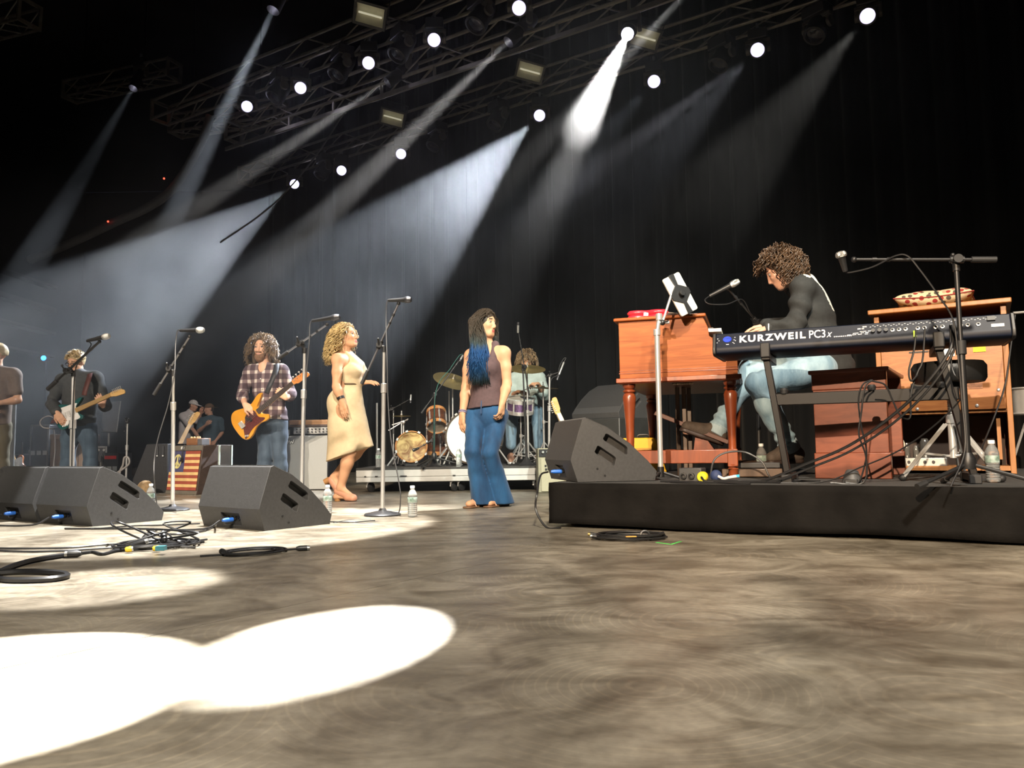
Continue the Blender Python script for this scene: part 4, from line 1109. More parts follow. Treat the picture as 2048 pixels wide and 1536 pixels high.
# right-hand boom stand
Y = 3.58
stand('black tripod boom stand in front of the stage piano', at(1936, 930, Y), at(1912, 527, Y), at(1991, 519, Y - 0.05), at(1708, 519, Y + 0.1), z0=PZ, kind='tripod', pole=DKSTEEL, boom=BLACK, aim=3.5, thick=1.05)
mic('microphone with a round gold-lit grille at the left end of the long boom', at(1691, 543, Y + 0.1), at(1680, 502, Y + 0.08), r=0.026)
cable('black cable draped over the long boom and down its stand', [at(1691, 543, Y + 0.1), at(1700, 545, Y + 0.1), at(1745, 534, Y + 0.06), at(1790, 512, Y + 0.04), at(1815, 512, Y + 0.02), at(1840, 540, Y), at(1876, 590, Y - 0.02), at(1906, 640, Y - 0.03), at(1917, 720, Y - 0.03), at(1924, 800, Y - 0.03), at(1930, 900, Y - 0.05), pl(*inpl(at(1900, 950, Y - 0.1)).to_2d(), 0.006)], r=0.004)
# ---- tablet on a chrome stand
Y = 4.74
t = thing('tablet_stand', 'thick chrome pole with a clamp arm in front of the organ end', 'stand', V((at(1322, 955, Y).x, Y, PZ)), world=True)
b0 = V((at(1322, 955, Y).x, Y, PZ)); pt = at(1314, 668, Y)
B = MB(); B.cyl(b0 + V((0, 0, 0.03)), pt, 0.0165, 16); B.obj('pole', CHROME, t)
B = MB()
for k in range(3):
    a = 2.0 + 2 * pi * k / 3; B.cyl(b0 + V((0, 0, 0.05)), b0 + V((cos(a) * 0.12, sin(a) * 0.12, 0.01)), 0.009, 8)
B.cyl(b0 + V((0, 0, 0.02)), b0 + V((0, 0, 0.08)), 0.02, 12); B.obj('base', DKSTEEL, t)
B = MB(); q = at(1318, 637, Y); B.cyl(pt - V((0, 0, 0.01)), pt + V((0, 0, 0.03)), 0.022, 14); B.cyl(pt, q, 0.013, 12); B.cyl(q - V((0, 0, 0.012)), q + V((0, 0, 0.03)), 0.02, 12); B.obj('collar', CHROME, t, bevel=0.003)
B = MB(); e0, e1 = at(1325, 645, Y), at(1343, 588, Y + 0.02); B.cyl(e0, e1, 0.008, 10); B.cyl(e0 - V((0.03, 0, 0)), e0 + V((0.04, 0, 0)), 0.011, 10); B.obj('clamp_arm', CHROME, t)
B = MB(); B.ball(at(1325, 645, Y), 0.019, 12); B.cyl(at(1325, 645, Y), at(1336, 642, Y - 0.05), 0.006, 8); B.obj('clamp_joint', DKSTEEL, t)
pq = [at(1329, 557, Y + 0.02), at(1357, 543, Y + 0.05), at(1391, 621, Y + 0.06), at(1364, 633, Y + 0.03)]
cen = sum(pq, V()) / 4
ex = (pq[1] - pq[0]).normalized(); ey = (pq[0] - pq[3]).normalized(); ez = ex.cross(ey).normalized(); ey = ez.cross(ex)
M = Matrix((ex, ey, ez)).transposed().to_4x4(); M.translation = cen
tw, th = (pq[1] - pq[0]).length, (pq[0] - pq[3]).length
tb = thing('tablet', 'pale backed tablet tilted in a black holder above the organ', 'tablet', cen, world=True)
def rrect(w_, h, r, n=4):
    out = []
    for cx_, cy_, a0 in ((w_ / 2 - r, h / 2 - r, 0), (-w_ / 2 + r, h / 2 - r, pi / 2), (-w_ / 2 + r, -h / 2 + r, pi), (w_ / 2 - r, -h / 2 + r, 1.5 * pi)):
        out += [(cx_ + r * cos(a0 + pi / 2 * i / n), cy_ + r * sin(a0 + pi / 2 * i / n)) for i in range(n + 1)]
    return out
B = MB(); B.prism(rrect(tw + 0.02, th, 0.012), -0.010, 0.004, M, 0.003); B.obj('shell', pm('tablet_shell', (0.62, 0.61, 0.56), 0.4), tb)
B = MB(); B.prism(rrect(tw, th - 0.02, 0.008), -0.0125, -0.0095, M); B.obj('screen', pm('tablet_glass', (0.01, 0.01, 0.012), 0.1), tb)
hd = MB(); hw = (tw + 0.02) / 2
hd.prism([(-0.018, -th / 2 - 0.004), (0.018, -th / 2 - 0.004), (0.012, -0.06), (hw + 0.004, -0.016), (hw + 0.004, 0.016), (0.012, 0.06), (0.02, th / 2 + 0.004), (-0.02, th / 2 + 0.004), (-0.012, 0.06), (-hw - 0.004, 0.016), (-hw - 0.004, -0.016), (-0.012, -0.06)], 0.004, 0.012, M)
hd.cyl(cen + ez * 0.01, cen + ez * 0.04, 0.018, 12); hd.obj('holder', BLACK, t, bevel=0.002)
# red case and papers on the organ top
oz = O0.z + zb + 0.407
c = at(1295, 640, 5.25); c.z = oz
RED = pm('red_shell', (0.72, 0.02, 0.035), 0.28, 0, 0.08, 30, coat=0.6)
t = thing('accessory_case', 'glossy red rounded case lying on the organ top', 'case', c, oa)
B = MB(); poly = [(p.x, p.y) for p in catmull([(-0.135, 0.0, 0), (-0.12, 0.07, 0), (-0.05, 0.085, 0), (0.02, 0.065, 0), (0.09, 0.08, 0), (0.14, 0.05, 0), (0.145, 0.0, 0), (0.13, -0.055, 0), (0.06, -0.075, 0), (0.0, -0.06, 0), (-0.06, -0.08, 0), (-0.12, -0.065, 0)], 4, True)]
B.prism(poly, 0.0, 0.048, None, 0.010); B.obj('lower_shell', RED, t)
B = MB(); B.prism([(x * 1.0, y * 1.0) for x, y in poly], 0.050, 0.080, None, 0.012); B.obj('lid', RED, t)
B = MB(); B.box((0.0, -0.066, 0.05), (0.03, 0.008, 0.018)); B.obj('latch', CHROME, t)
c2 = at(1365, 630, 5.0); c2.z = oz
t = thing('sheet_music', 'loose white papers sticking up beside the red case', 'paper', c2, oa)
for k, a in enumerate((0.0, 0.2)):
    B = MB(); B.box((0, 0, 0.003 + 0.004 * k), (0.20, 0.15, 0.002), Matrix.Rotation(a, 4, 'Z') @ Matrix.Rotation(0.12 * k, 4, 'Y')); B.obj('sheet', WHITE, t)
# yellow box behind the organ
c = gz(1275, 912, PZ); c = at(1288, 915, 6.05); c.z = PZ
t = thing('yellow_case', 'yellow slant-sided box on the platform behind the organ leg', 'case', c, -0.2)
YEL = pm('yellow_paint', (0.80, 0.46, 0.012), 0.4, 0, 0.08)
B = MB(); xzprism(B, [(-0.16, 0), (0.17, 0), (0.095, 0.262), (0.08, 0.27), (-0.16, 0.27)], 0, 0.22); B.obj('shell', YEL, t, bevel=0.008)
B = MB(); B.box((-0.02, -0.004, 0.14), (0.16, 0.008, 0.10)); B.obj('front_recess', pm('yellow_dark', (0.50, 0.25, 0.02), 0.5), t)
B = MB(); B.tube(catmull([(-0.05, 0.11, 0.268), (-0.04, 0.11, 0.292), (0.03, 0.11, 0.292), (0.04, 0.11, 0.268)], 4), 0.007, 6); B.obj('handle', BLACK, t)
# ------------------------------------------------------------------ water bottles
PET = glassy('clear_plastic', (0.93, 0.97, 0.98), 0.10, 1.2, 0.85)
WATER = glassy('water', (0.93, 0.98, 1.0), 0.0, 1.33)
CAPM = pm('bottle_cap', (0.85, 0.86, 0.85), 0.4)
LABM = pm('bottle_label', (0.10, 0.26, 0.16), 0.45, 0, 0.6, 22, col2=(0.55, 0.65, 0.62))
def make_bottle(label):
    t = thing('water_bottle', label, 'bottle', group='clear plastic water bottles')
    pr = [(0.0, 0.004), (0.022, 0.0), (0.030, 0.004), (0.0325, 0.012)]
    z = 0.018
    while z < 0.085:
        pr += [(0.0325, z), (0.0295, z + 0.005), (0.0325, z + 0.010)]; z += 0.0125
    pr += [(0.0318, 0.095), (0.0318, 0.135), (0.0325, 0.142), (0.031, 0.152), (0.025, 0.168), (0.016, 0.182), (0.0125, 0.188), (0.0125, 0.197), (0.0, 0.197)]
    b = MB(); b.lathe(pr, 20); b.obj('shell', PET, t)
    b = MB(); b.lathe([(0.0324, 0.098), (0.0328, 0.099), (0.0328, 0.133), (0.0324, 0.134)], 20, cap=False); b.obj('label', LABM, t)
    b = MB(); b.lathe([(0, 0.192), (0.0155, 0.192), (0.0155, 0.208), (0.014, 0.210), (0, 0.210)], 16); b.obj('cap', CAPM, t)
    return t
bt = make_bottle('water bottle on the floor right of the tall chrome mic stand')
bt.location = gz(825, 1034)
for lab, p in (('water bottle on the floor by the blonde singer and the floor monitor', gz(655, 1029)),
               ('water bottle half hidden behind a floor monitor near the flag cabinet', at(301, 1012, 6.3)),
               ('water bottle on the drum riser in front of the white bass drum', at(918, 930, 8.52)),
               ('water bottle on the left end of the drum riser', at(757, 930, 8.55)),
               ('water bottle on the platform between organ leg and piano stand', at(1524, 940, 5.05)),
               ('water bottle on the platform in front of the speaker cabinet', at(1987, 960, 3.92))):
    b = dup(bt, loc=p, rz=random.random() * 6, label=lab)
    b.location.z = 0.0 if p.z < 0.12 else (PZ + 0.001 if p.x > 0.5 else 0.262)
# ------------------------------------------------------------------ drum riser
RZ = 0.262
r0, r1 = at(712, 950, 8.4), at(1092, 950, 8.4)
ALUF = pm('riser_alu', (0.46, 0.47, 0.46), 0.5, 0.35, 0.12, 5)
t = thing('drum_riser', 'rolling drum riser with a grey aluminium edge on castors', 'stage riser', (r0.x, 8.4, 0))
rw = r1.x - r0.x; rd = 2.5
B = MB(); B.box((rw / 2, rd / 2, RZ - 0.012), (rw, rd, 0.024)); B.obj('deck', DECK, t)
for z, h, o_ in ((RZ - 0.06, 0.075, 0.004), (RZ - 0.125, 0.055, 0.0)):
    B = MB(); B.box((rw / 2, 0.015 - o_, z), (rw, 0.03, h)); B.obj('front_rail', ALUF, t, bevel=0.006)
    B = MB(); B.box((0.015 - o_, rd / 2, z), (0.03, rd - 0.06, h)); B.obj('side_rail', ALUF, t, bevel=0.006)
    B = MB(); B.box((rw - 0.015 + o_, rd / 2, z), (0.03, rd - 0.06, h)); B.obj('side_rail', ALUF, t, bevel=0.006)
for x, w_ in ((0.10, 0.02), (0.22, 0.03), (0.51, 0.07), (1.05, 0.03), (1.30, 0.02)):
    B = MB(); B.box((x, -0.008, RZ - 0.09), (w_, 0.006, 0.012)); B.obj('rail_slot', BLACK, t)
for x, y in ((0.12, 0.10), (1.02, 0.10), (1.10, 0.12), (rw - 0.12, 0.10), (0.12, rd - 0.1), (rw - 0.12, rd - 0.1)):
    B = MB(); B.cyl((x, y, 0.10), (x, y, RZ - 0.15), 0.02, 10); B.box((x, y, 0.075), (0.05, 0.045, 0.05)); cs = B.obj('caster', CHROME, t, bevel=0.004)
    B = MB(); B.lathe([(0.0, -0.018), (0.032, -0.018), (0.052, -0.012), (0.052, 0.012), (0.032, 0.018), (0, 0.018)], 18, Matrix.Translation((x + 0.025, y - 0.01, 0.052)) @ Matrix.Rotation(pi / 2, 4, 'Y') @ Matrix.Rotation(0.5, 4, 'X')); B.obj('wheel', RUBBER, cs)
# ------------------------------------------------------------------ drums
def drum(name, label, center, axis, r, depth, shell, headm, hoop, lugs=8, group='drum kit pieces', spurs=None):
    """axis points out of the visible head; center is the middle of that head."""
    c = V(center); a = V(axis).normalized()
    t = thing(name, label, 'drum', (c.x, c.y, RZ), world=True, group=group)
    M = place(c, a)
    b = MB(); b.lathe([(r * 0.985, -depth), (r * 0.985, -0.01)], 40, M); b.obj('shell', shell, t)
    b = MB(); b.lathe([(0, -0.004), (r * 0.93, -0.004), (r * 0.97, 0.0), (r * 0.985, -0.006)], 40, M); b.obj('head', headm, t)
    b = MB(); b.lathe([(0, -depth + 0.004), (r * 0.97, -depth), (r * 0.985, -depth + 0.006)], 40, M); b.obj('rear_head', headm, t)
    for z in (-0.008, -depth + 0.008):
        b = MB(); b.lathe([(r * 0.99, z - 0.022), (r * 1.035, z - 0.022), (r * 1.035, z + 0.022), (r * 0.975, z + 0.022), (r * 0.97, z + 0.012), (r * 0.99, z + 0.01)], 40, M, cap=False); b.obj('hoop', hoop, t)
    b = MB(); b.cyl((r * 1.01, 0, -depth * 0.5 - 0.05), (r * 1.01, 0, -depth * 0.5 + 0.05), 0.011, 8); b.cyl((r * 1.03, 0, -depth), (r * 1.03, 0, 0.01), 0.004, 6); b.box((r * 1.04, 0, 0.005), (0.02, 0.03, 0.03))
    lm = None
    for k in range(lugs):
        if lm is None: o = b.obj('lug', CHROME, t); lm = o.data; oo = org(t)
        else: o = bpy.data.objects.new('lug', lm); COL.objects.link(o); o.parent = t
        R = M @ Matrix.Rotation(2 * pi * k / lugs + 0.3, 4, 'Z'); R2 = Matrix.Translation(-org(t)) @ R
        if k == 0: o.data.transform(Matrix.Translation(org(t)))
        o.matrix_local = R2
    for p in (spurs or []):
        b = MB(); b.tube([V(q) for q in p], 0.009, 8); b.obj('spur', CHROME, t)
    return t
HEADW = pm('drum_head_white', (0.74, 0.78, 0.73), 0.6, 0, 0.03)
SHELLD = wood('drum_shell_dark', (0.06, 0.02, 0.012), (0.12, 0.045, 0.02), 0.25, 0.5)
HOOPD = pm('hoop_dark', (0.07, 0.05, 0.035), 0.3)
ORHOOP = wood('hoop_orange', (0.36, 0.15, 0.05), (0.52, 0.25, 0.09), 0.3, 0.4)
def old_skin():
    m, nt, b, N, L = _new('calf_skin_head')
    tc = N.new('ShaderNodeTexCoord'); nz = N.new('ShaderNodeTexNoise'); nz.inputs['Scale'].default_value = 7; nz.inputs['Detail'].default_value = 6; nz.inputs['Distortion'].default_value = 1.5
    L.new(tc.outputs['Object'], nz.inputs['Vector'])
    r = N.new('ShaderNodeValToRGB'); e = r.color_ramp.elements; e[0].position, e[1].position = 0.36, 0.58
    e[0].color, e[1].color = (0.20, 0.09, 0.025, 1), (0.62, 0.47, 0.20, 1)
    L.new(nz.outputs['Fac'], r.inputs[0]); L.new(r.outputs[0], b.inputs['Base Color']); b.inputs['Roughness'].default_value = 0.6
    return m
SKIN_HEAD = old_skin()
c = at(944, 873, 9.0); r = 0.305
drum('bass_drum', 'big bass drum with a plain white head behind the woman in jeans', (c.x, 9.0, RZ + 0.012 + r * 1.04), (-0.12, -1, 0.02), r, 0.38, SHELLD, HEADW, HOOPD, 10,
     spurs=[[(c.x - 0.28, 9.05, RZ + 0.22), (c.x - 0.43, 8.93, RZ + 0.01)], [(c.x + 0.28, 9.05, RZ + 0.22), (c.x + 0.43, 8.93, RZ + 0.01)]])
c = at(823, 884, 8.95); r = 0.175
drum('small_bass_drum', 'small old bass drum with a stained calfskin head and orange hoop', (c.x, 8.95, RZ + 0.05 + r), (0.18, -1, 0.0), r, 0.30, SHELLD, SKIN_HEAD, ORHOOP, 8,
     spurs=[[(c.x - 0.17, 9.0, RZ + 0.16), (c.x - 0.27, 8.9, RZ + 0.01)]])
B = MB(); B.box((c.x, 9.03, RZ + 0.025), (0.16, 0.14, 0.05)); tag(B.obj('drum_cradle', RUBBER, bevel=0.006), 'dark rubber cradle under the small old bass drum', 'drum cradle')
c = at(874, 853, 9.2)
drum('rack_tom', 'rack tom with an orange hoop tilted beside the white bass drum', c, (0.10, -0.62, -0.78), 0.115, 0.22, SHELLD, pm('tom_head', (0.34, 0.27, 0.20), 0.6), ORHOOP, 6)
c = at(884, 886, 9.75)
drum('floor_tom', 'dark floor tom standing behind the rack tom', (c.x, 9.75, RZ + 0.50), (0, -0.05, 1), 0.19, 0.36, SHELLD, HEADW, ORHOOP, 8, spurs=[[(c.x + 0.19 * cos(a), 9.75 + 0.19 * sin(a), RZ + 0.35), (c.x + 0.21 * cos(a), 9.75 + 0.21 * sin(a), RZ + 0.01)] for a in (0.5, 2.6, 4.7)])
PUR = pm('purple_sparkle', (0.32, 0.20, 0.42), 0.25, 0.8, 0.4, 60)
c = at(1041, 799, 9.35)
drum('snare_drum', 'shiny purple-grey snare drum in front of the drummer', c, (0.05, -0.28, 0.96), 0.165, 0.15, PUR, HEADW, CHROME, 8)
sc_c = c
def stand_tripod(name, label, top, cat, tri=0.22, r=0.010, extra=None, group='drum hardware stands', aim=0.6):
    top = V(top); t = thing(name, label, cat, (top.x, top.y, RZ), world=True, group=group)
    g = V((top.x, top.y, RZ))
    b = MB(); b.cyl(g + V((0, 0, 0.06)), g + V((0, 0, (top.z - RZ) * 0.55)), r * 1.25, 10); b.obj('lower_tube', CHROME, t)
    b = MB(); b.cyl(g + V((0, 0, (top.z - RZ) * 0.5)), top, r * 0.85, 10); b.obj('upper_tube', CHROME, t)
    b = MB(); b.lathe([(r * 1.3, -0.02), (r * 2, -0.02), (r * 2, 0.02), (r * 1.3, 0.02)], 12, Matrix.Translation(g + V((0, 0, (top.z - RZ) * 0.55)))); b.cyl(g + V((0, 0, (top.z - RZ) * 0.55)), g + V((0.05, 0, (top.z - RZ) * 0.55)), 0.006, 6); b.obj('clamp', CHROME, t)
    for k in range(3):
        a = aim + 2 * pi * k / 3; e = g + V((cos(a) * tri, sin(a) * tri, 0.012))
        b = MB(); b.cyl(g + V((0, 0, 0.26)), e, 0.008, 6); b.cyl(g + V((0, 0, 0.09)), (g + V((0, 0, 0.26))).lerp(e, 0.6), 0.006, 6); lg = b.obj('leg', CHROME, t)
        b = MB(); b.ball(e, 0.014, 8); b.obj('rubber_foot', RUBBER, lg)
    return t
stand_tripod('snare_stand', 'chrome snare stand under the purple-grey snare drum', sc_c - V((0, -0.04, 0.16)), 'drum stand', aim=0.2)
BRASS = pm('cymbal_bronze', (0.46, 0.36, 0.14), 0.38, 0.85, 0.25, 4, stretch=(1, 1, 1))
BRASSD = pm('cymbal_dark', (0.20, 0.15, 0.06), 0.4, 0.85, 0.25, 4)
def cymbal(label, c, nrm, r, mat=BRASS, standlab=None, off=(0, 0, 0)):
    c = V(c); n = V(nrm).normalized(); M = place(c, n)
    t = thing('cymbal', label, 'cymbal', c, world=True, group='cymbals of the kit')
    b = MB(); b.lathe([(0.006, r * 0.135), (r * 0.06, r * 0.13), (r * 0.13, r * 0.095), (r * 0.18, r * 0.055), (r * 0.5, r * 0.03), (r, 0.0), (r * 0.995, -0.0025), (r * 0.5, r * 0.027), (r * 0.18, r * 0.05), (0.006, r * 0.12)], 40, M); b.obj('plate', mat, t)
    b = MB(); b.cyl(c + n * (r * 0.13), c + n * (r * 0.13 + 0.05), 0.007, 8); b.lathe([(0, 0), (0.014, 0), (0.014, 0.012), (0, 0.012)], 10, place(c + n * (r * 0.13), n)); b.obj('wing_nut', CHROME, t)
    if standlab:
        stand_tripod('cymbal_stand', standlab, c + V(off) - n * 0.0, 'drum stand', aim=random.random())
cymbal('large bronze cymbal tilted at the left of the kit', at(905, 762, 9.1), (0.30, -0.42, 0.86), 0.235, BRASS, 'chrome stand holding the large left cymbal')
cymbal('bronze cymbal in front of the drummer face', at(1054, 738, 8.95), (0.04, -0.33, 0.94), 0.215, BRASS, 'chrome stand holding the cymbal in front of the drummer face')
cymbal('dark bronze ride cymbal right of the drummer', at(1086, 776, 9.3), (0.05, -0.12, 0.99), 0.185, BRASSD, 'chrome stand holding the ride cymbal')
cymbal('small dark cymbal above the small old bass drum', at(803, 832, 9.6), (0.02, -0.10, 0.99), 0.115, BRASSD, 'chrome stand behind the small old bass drum')
stand_tripod('tom_stand', 'chrome stand rising between rack tom and white bass drum', at(898, 782, 9.4), 'drum stand')
stand_tripod('clamp_stand', 'chrome stand with clamp arms left of the small old bass drum', at(807, 843, 9.25), 'drum stand', tri=0.15)
t = thing('rod_clamp', 'two thin chrome rods sticking out over the small old bass drum', 'drum hardware', at(807, 843, 9.2), world=True)
for q in (((807, 843), (777, 861)), ((815, 840), (784, 850)), ((807, 843), (816, 838))):
    B = MB(); B.cyl(at(*q[0], 9.2), at(*q[1], 9.15), 0.006, 8); B.obj('rod', CHROME, t)
B = MB(); B.ball(at(807, 844, 9.2), 0.022, 10); B.obj('clamp', CHROME, t)
# drum microphones
stand('black boom stand over the rack tom with a small microphone', at(868, 906, 8.62), at(869, 787, 8.62), at(843, 826, 8.62), at(922, 716, 8.75), z0=RZ, kind='tripod', pole=DKSTEEL, aim=0.2, thick=0.85)
SMG = pm('small_mic_silver', (0.55, 0.55, 0.53), 0.35, 0.8)
def smic(label, a, b_, r=0.011):
    a, b_ = V(a), V(b_); t = thing('small_microphone', label, 'microphone', a, world=True, group='small drum microphones'); M = place(a, b_ - a); Ln = (b_ - a).length
    q = MB(); q.lathe([(0, 0), (r * 0.7, 0), (r, 0.01), (r, Ln * 0.7), (0, Ln * 0.7)], 12, M); q.obj('body', SMG, t)
    q = MB(); q.lathe([(r * 0.9, Ln * 0.7), (r * 1.05, Ln * 0.72), (r * 1.05, Ln), (0, Ln)], 12, M); q.obj('capsule', MICGD, t)
smic('small silver microphone at the upper end of the boom over the rack tom', at(926, 710, 8.75), at(919, 723, 8.72))
cable('green-tinted cable along the boom over the rack tom', [at(925, 708, 8.75), at(918, 712, 8.7), at(900, 738, 8.68), at(872, 782, 8.6), at(868, 900, 8.6)], mat=pm('teal_cable', (0.03, 0.12, 0.10), 0.5), r=0.004)
stand('tall thin boom stand with a round base between woman in jeans and drummer', at(1053, 908, 8.6), at(1046, 735, 8.6), at(1058, 790, 8.6), at(1037, 664, 8.55), z0=RZ, kind='small', pole=DKSTEEL, thick=0.85)
smic('small microphone standing upright at the top of the tall thin boom', at(1036, 666, 8.54), at(1036.5, 644, 8.52), 0.014)
stand('chrome stand at the right of the kit with a short side arm', at(1098, 906, 8.9), at(1099, 748, 8.9), at(1095, 752, 8.92), at(1117, 745, 8.9), z0=RZ, kind='tripod', pole=CHROME, thick=1.0, aim=1.0)
smic('slim pale microphone pointing down at the right of the kit', at(1128, 724, 8.9), at(1114, 760, 8.85), 0.012)
cable('grey cable arching over the slim pale microphone', [at(1128, 724, 8.9), at(1132, 716, 8.9), at(1127, 718, 8.9), at(1119, 733, 8.9), at(1115, 750, 8.92), at(1101, 765, 8.92), at(1101, 840, 8.92), at(1099, 905, 8.92)], mat=GREYC, r=0.003)
stand('thin boom stand behind the small old bass drum', at(787, 905, 9.7), at(787, 820, 9.7), at(779, 821, 9.7), at(821, 798, 9.65), z0=RZ, kind='small', pole=STEEL, thick=0.8)
smic('small silver microphone hanging over the small old bass drum', at(822, 789, 9.65), at(821, 806, 9.62))
stand('low mic stand lying close to the stained drum head', at(868, 908, 8.72), at(866, 884, 8.72), at(858, 884, 8.72), at(834, 898, 8.7), z0=RZ, kind='small', pole=DKSTEEL, thick=0.7)
mic('black microphone pressed near the stained drum head', at(838, 896, 8.7), at(825, 901, 8.72), grille=MICGD, r=0.02)
B = MB(); B.cyl((at(754, 905, 9.6).x, 9.6, RZ + 0.003), at(754, 806, 9.6), 0.014, 8); tag(B.obj('grey_post', STEEL), 'plain grey post standing at the left back of the drum riser', 'post')
# drum rug clutter: cables round the stands
r_ = random.Random(5)
for i in range(5):
    x0 = 860 + i * 55
    cable('black cable lying on the drum riser, %s of five from its left' % ORD[i], [V((at(x0 + r_.uniform(-25, 35), 920, 8.8).x, 8.62 + 0.10 * k + r_.uniform(-0.05, 0.05), RZ + 0.006)) for k in range(5)] , r=0.006, group='cables on the drum riser')
# ------------------------------------------------------------------ amplifiers
def xf(px0, px1, py, Y0, Y1):
    a, b = at(px0, py, Y0), at(px1, py, Y1)
    return a, b, atan2(b.y - a.y, b.x - a.x), V((b.x - a.x, b.y - a.y, 0)).length
# flag cabinet
a, b_, ang, wd_ = xf(331, 393, 990, 8.75, 8.45)
hgt = 0.535
t = thing('flag_cabinet', 'speaker cabinet with a striped flag front and a yellow peace sign', 'speaker cabinet', (a.x, a.y, 0), ang)
BRN2 = pm('cabinet_brown', (0.055, 0.034, 0.026), 0.6, 0, 0.2, 30, 0.2)
GRY2 = pm('cabinet_trim', (0.16, 0.14, 0.11), 0.6)
dpt = 0.46; ln_ = 0.07                                             # front leans back
vs = [(0, 0, 0), (wd_, 0, 0), (wd_, dpt, 0), (0, dpt, 0), (0.02, ln_, hgt), (wd_ + 0.0, ln_, hgt), (wd_ + 0.0, dpt, hgt), (0.02, dpt, hgt)]
B = MB(); B.add(vs, [(3, 2, 1, 0), (4, 5, 6, 7), (0, 1, 5, 4), (1, 2, 6, 5), (2, 3, 7, 6), (3, 0, 4, 7)]); B.obj('shell', BRN2, t, bevel=0.008)
ax, az = V((1, 0, 0)), V((0, ln_, hgt)).normalized(); an = ax.cross(az)
def fl(x, s, lift=0.003):
    return V((0, 0, 0)) + V((0.012 + x, 0, 0)) + az * s + an * lift
def fbox(b, x0, x1, s0, s1, th=0.008, lift=0.0):
    M = Matrix((ax, az, an)).transposed().to_4x4(); M.translation = fl((x0 + x1) / 2, (s0 + s1) / 2, lift)
    return b.box((0, 0, 0), (x1 - x0, s1 - s0, th), M)
fh0, fh1, fw0, fw1 = 0.045, 0.475, 0.0, wd_ - 0.035
FRED, FYEL, FBLU = pm('flag_red', (0.36, 0.075, 0.045), 0.7), pm('flag_yellow', (0.78, 0.52, 0.22), 0.7), pm('flag_blue', (0.07, 0.07, 0.15), 0.7)
sh = (fh1 - fh0) / 13
for i in range(13):
    B = MB(); s1_ = fh1 - sh * i; x0 = fw0 if i >= 7 else fw0 + (fw1 - fw0) * 0.50
    fbox(B, x0, fw1, s1_ - sh + 0.0005, s1_ - 0.0005); B.obj('stripe', FRED if i % 2 == 0 else FYEL, t, smooth=False)
B = MB(); fbox(B, fw0, fw0 + (fw1 - fw0) * 0.50 - 0.001, fh1 - sh * 7, fh1); B.obj('canton', FBLU, t, smooth=False)
pc = fl(fw0 + (fw1 - fw0) * 0.26, fh1 - sh * 3.5, 0.006); pr_ = sh * 2.75
Mp = Matrix((ax, az, an)).transposed().to_4x4(); Mp.translation = pc
PY_ = pm('peace_yellow', (0.66, 0.58, 0.22), 0.6)
B = MB(); B.ring(pr_ * 0.78, 0.011, 28, 6, Mp @ Matrix.Diagonal((0.82, 1, 0.35, 1)))
for a_ in (90, 270, 222, 318):
    e = V((cos(radians(a_)) * pr_ * 0.66, sin(radians(a_)) * pr_ * 0.8, 0)); B.tube([Mp @ V((0, 0, 0)), Mp @ e], 0.009, 6)
B.obj('peace_sign', PY_, t)
for s0, s1_ in ((0.0, 0.04), (0.48, 0.535)):
    B = MB(); fbox(B, -0.008, wd_ - 0.018, s0, s1_, 0.012); B.obj('front_trim', GRY2, t, bevel=0.003)
B = MB(); fbox(B, 0.17, 0.225, 0.495, 0.525, 0.006, 0.008); B.obj('white_tape', WHITE, t)
t2 = thing('hanging_strap', 'black strap hanging over the front of the flag cabinet', 'strap', t.matrix_basis @ fl(0.235, 0.38, 0.02), ang)  # a cable strap hung on the cabinet front
B = MB(); B.tube([(0.012, 0.02, 0.16), (0.012, 0.0, 0.13), (0.004, -0.006, 0.02)], 0.006, 6); B.obj('strap', BLACK, t2)
B = MB(); B.box((0.0, -0.008, 0.0), (0.028, 0.02, 0.05)); B.obj('buckle_box', BLACK, t2, bevel=0.003)
B = MB(); B.box((-0.03, 0.002, 0.01), (0.03, 0.006, 0.028)); B.obj('tag', WHITE, t2)
FT = t.matrix_basis.copy()
t3 = thing('amp_head', 'small wooden amplifier head on top of the flag cabinet', 'amplifier', FT @ V((0.11, 0.16, hgt + 0.001)), ang)
AW = wood('amp_wood', (0.24, 0.10, 0.04), (0.36, 0.17, 0.08), 0.5, 0.2)
B = MB(); B.box((0.11, 0.09, 0.04), (0.19, 0.18, 0.078)); B.obj('box', AW, t3, bevel=0.004)
for x in (0.04, 0.09, 0.145, 0.185):
    B = MB(); B.lathe([(0.014, 0), (0.014, 0.012), (0.01, 0.018), (0, 0.018)], 10, Matrix.Translation((x, 0.05, 0.079))); B.obj('knob', pm('cream_knob', (0.68, 0.52, 0.26), 0.5), t3)
B = MB(); B.box((0.0, 0.0, 0.035), (0.12, 0.10, 0.07)); o = B.obj('small_grey_unit', pm('unit_grey', (0.14, 0.14, 0.15), 0.5), label='small grey effects unit behind the wooden amplifier head', cat='effects unit', bevel=0.004)
o.location = FT @ V((0.33, 0.22, hgt + 0.001)); o.rotation_euler = (0, 0, ang)
# plexiglass shield
a, b2, ang2, w2 = xf(437, 463, 940, 8.55, 8.75)
t = thing('clear_shield', 'clear plexiglass panel standing right of the flag cabinet', 'plexiglass shield', (a.x, a.y, 0), ang2)
B = MB(); B.box((w2 / 2, 0, 0.265), (w2, 0.012, 0.53)); B.obj('panel', glassy('plexi', (0.86, 0.96, 0.93), 0.03, 1.2), t)
B = MB(); B.box((w2 - 0.006, -0.002, 0.265), (0.018, 0.018, 0.53)); B.obj('bright_edge', pm('plexi_edge', (0.55, 0.66, 0.62), 0.3), t)
B = MB(); B.box((0.006, -0.002, 0.265), (0.012, 0.018, 0.53)); B.obj('bright_edge', pm('plexi_edge', (0.55, 0.66, 0.62), 0.3), t)
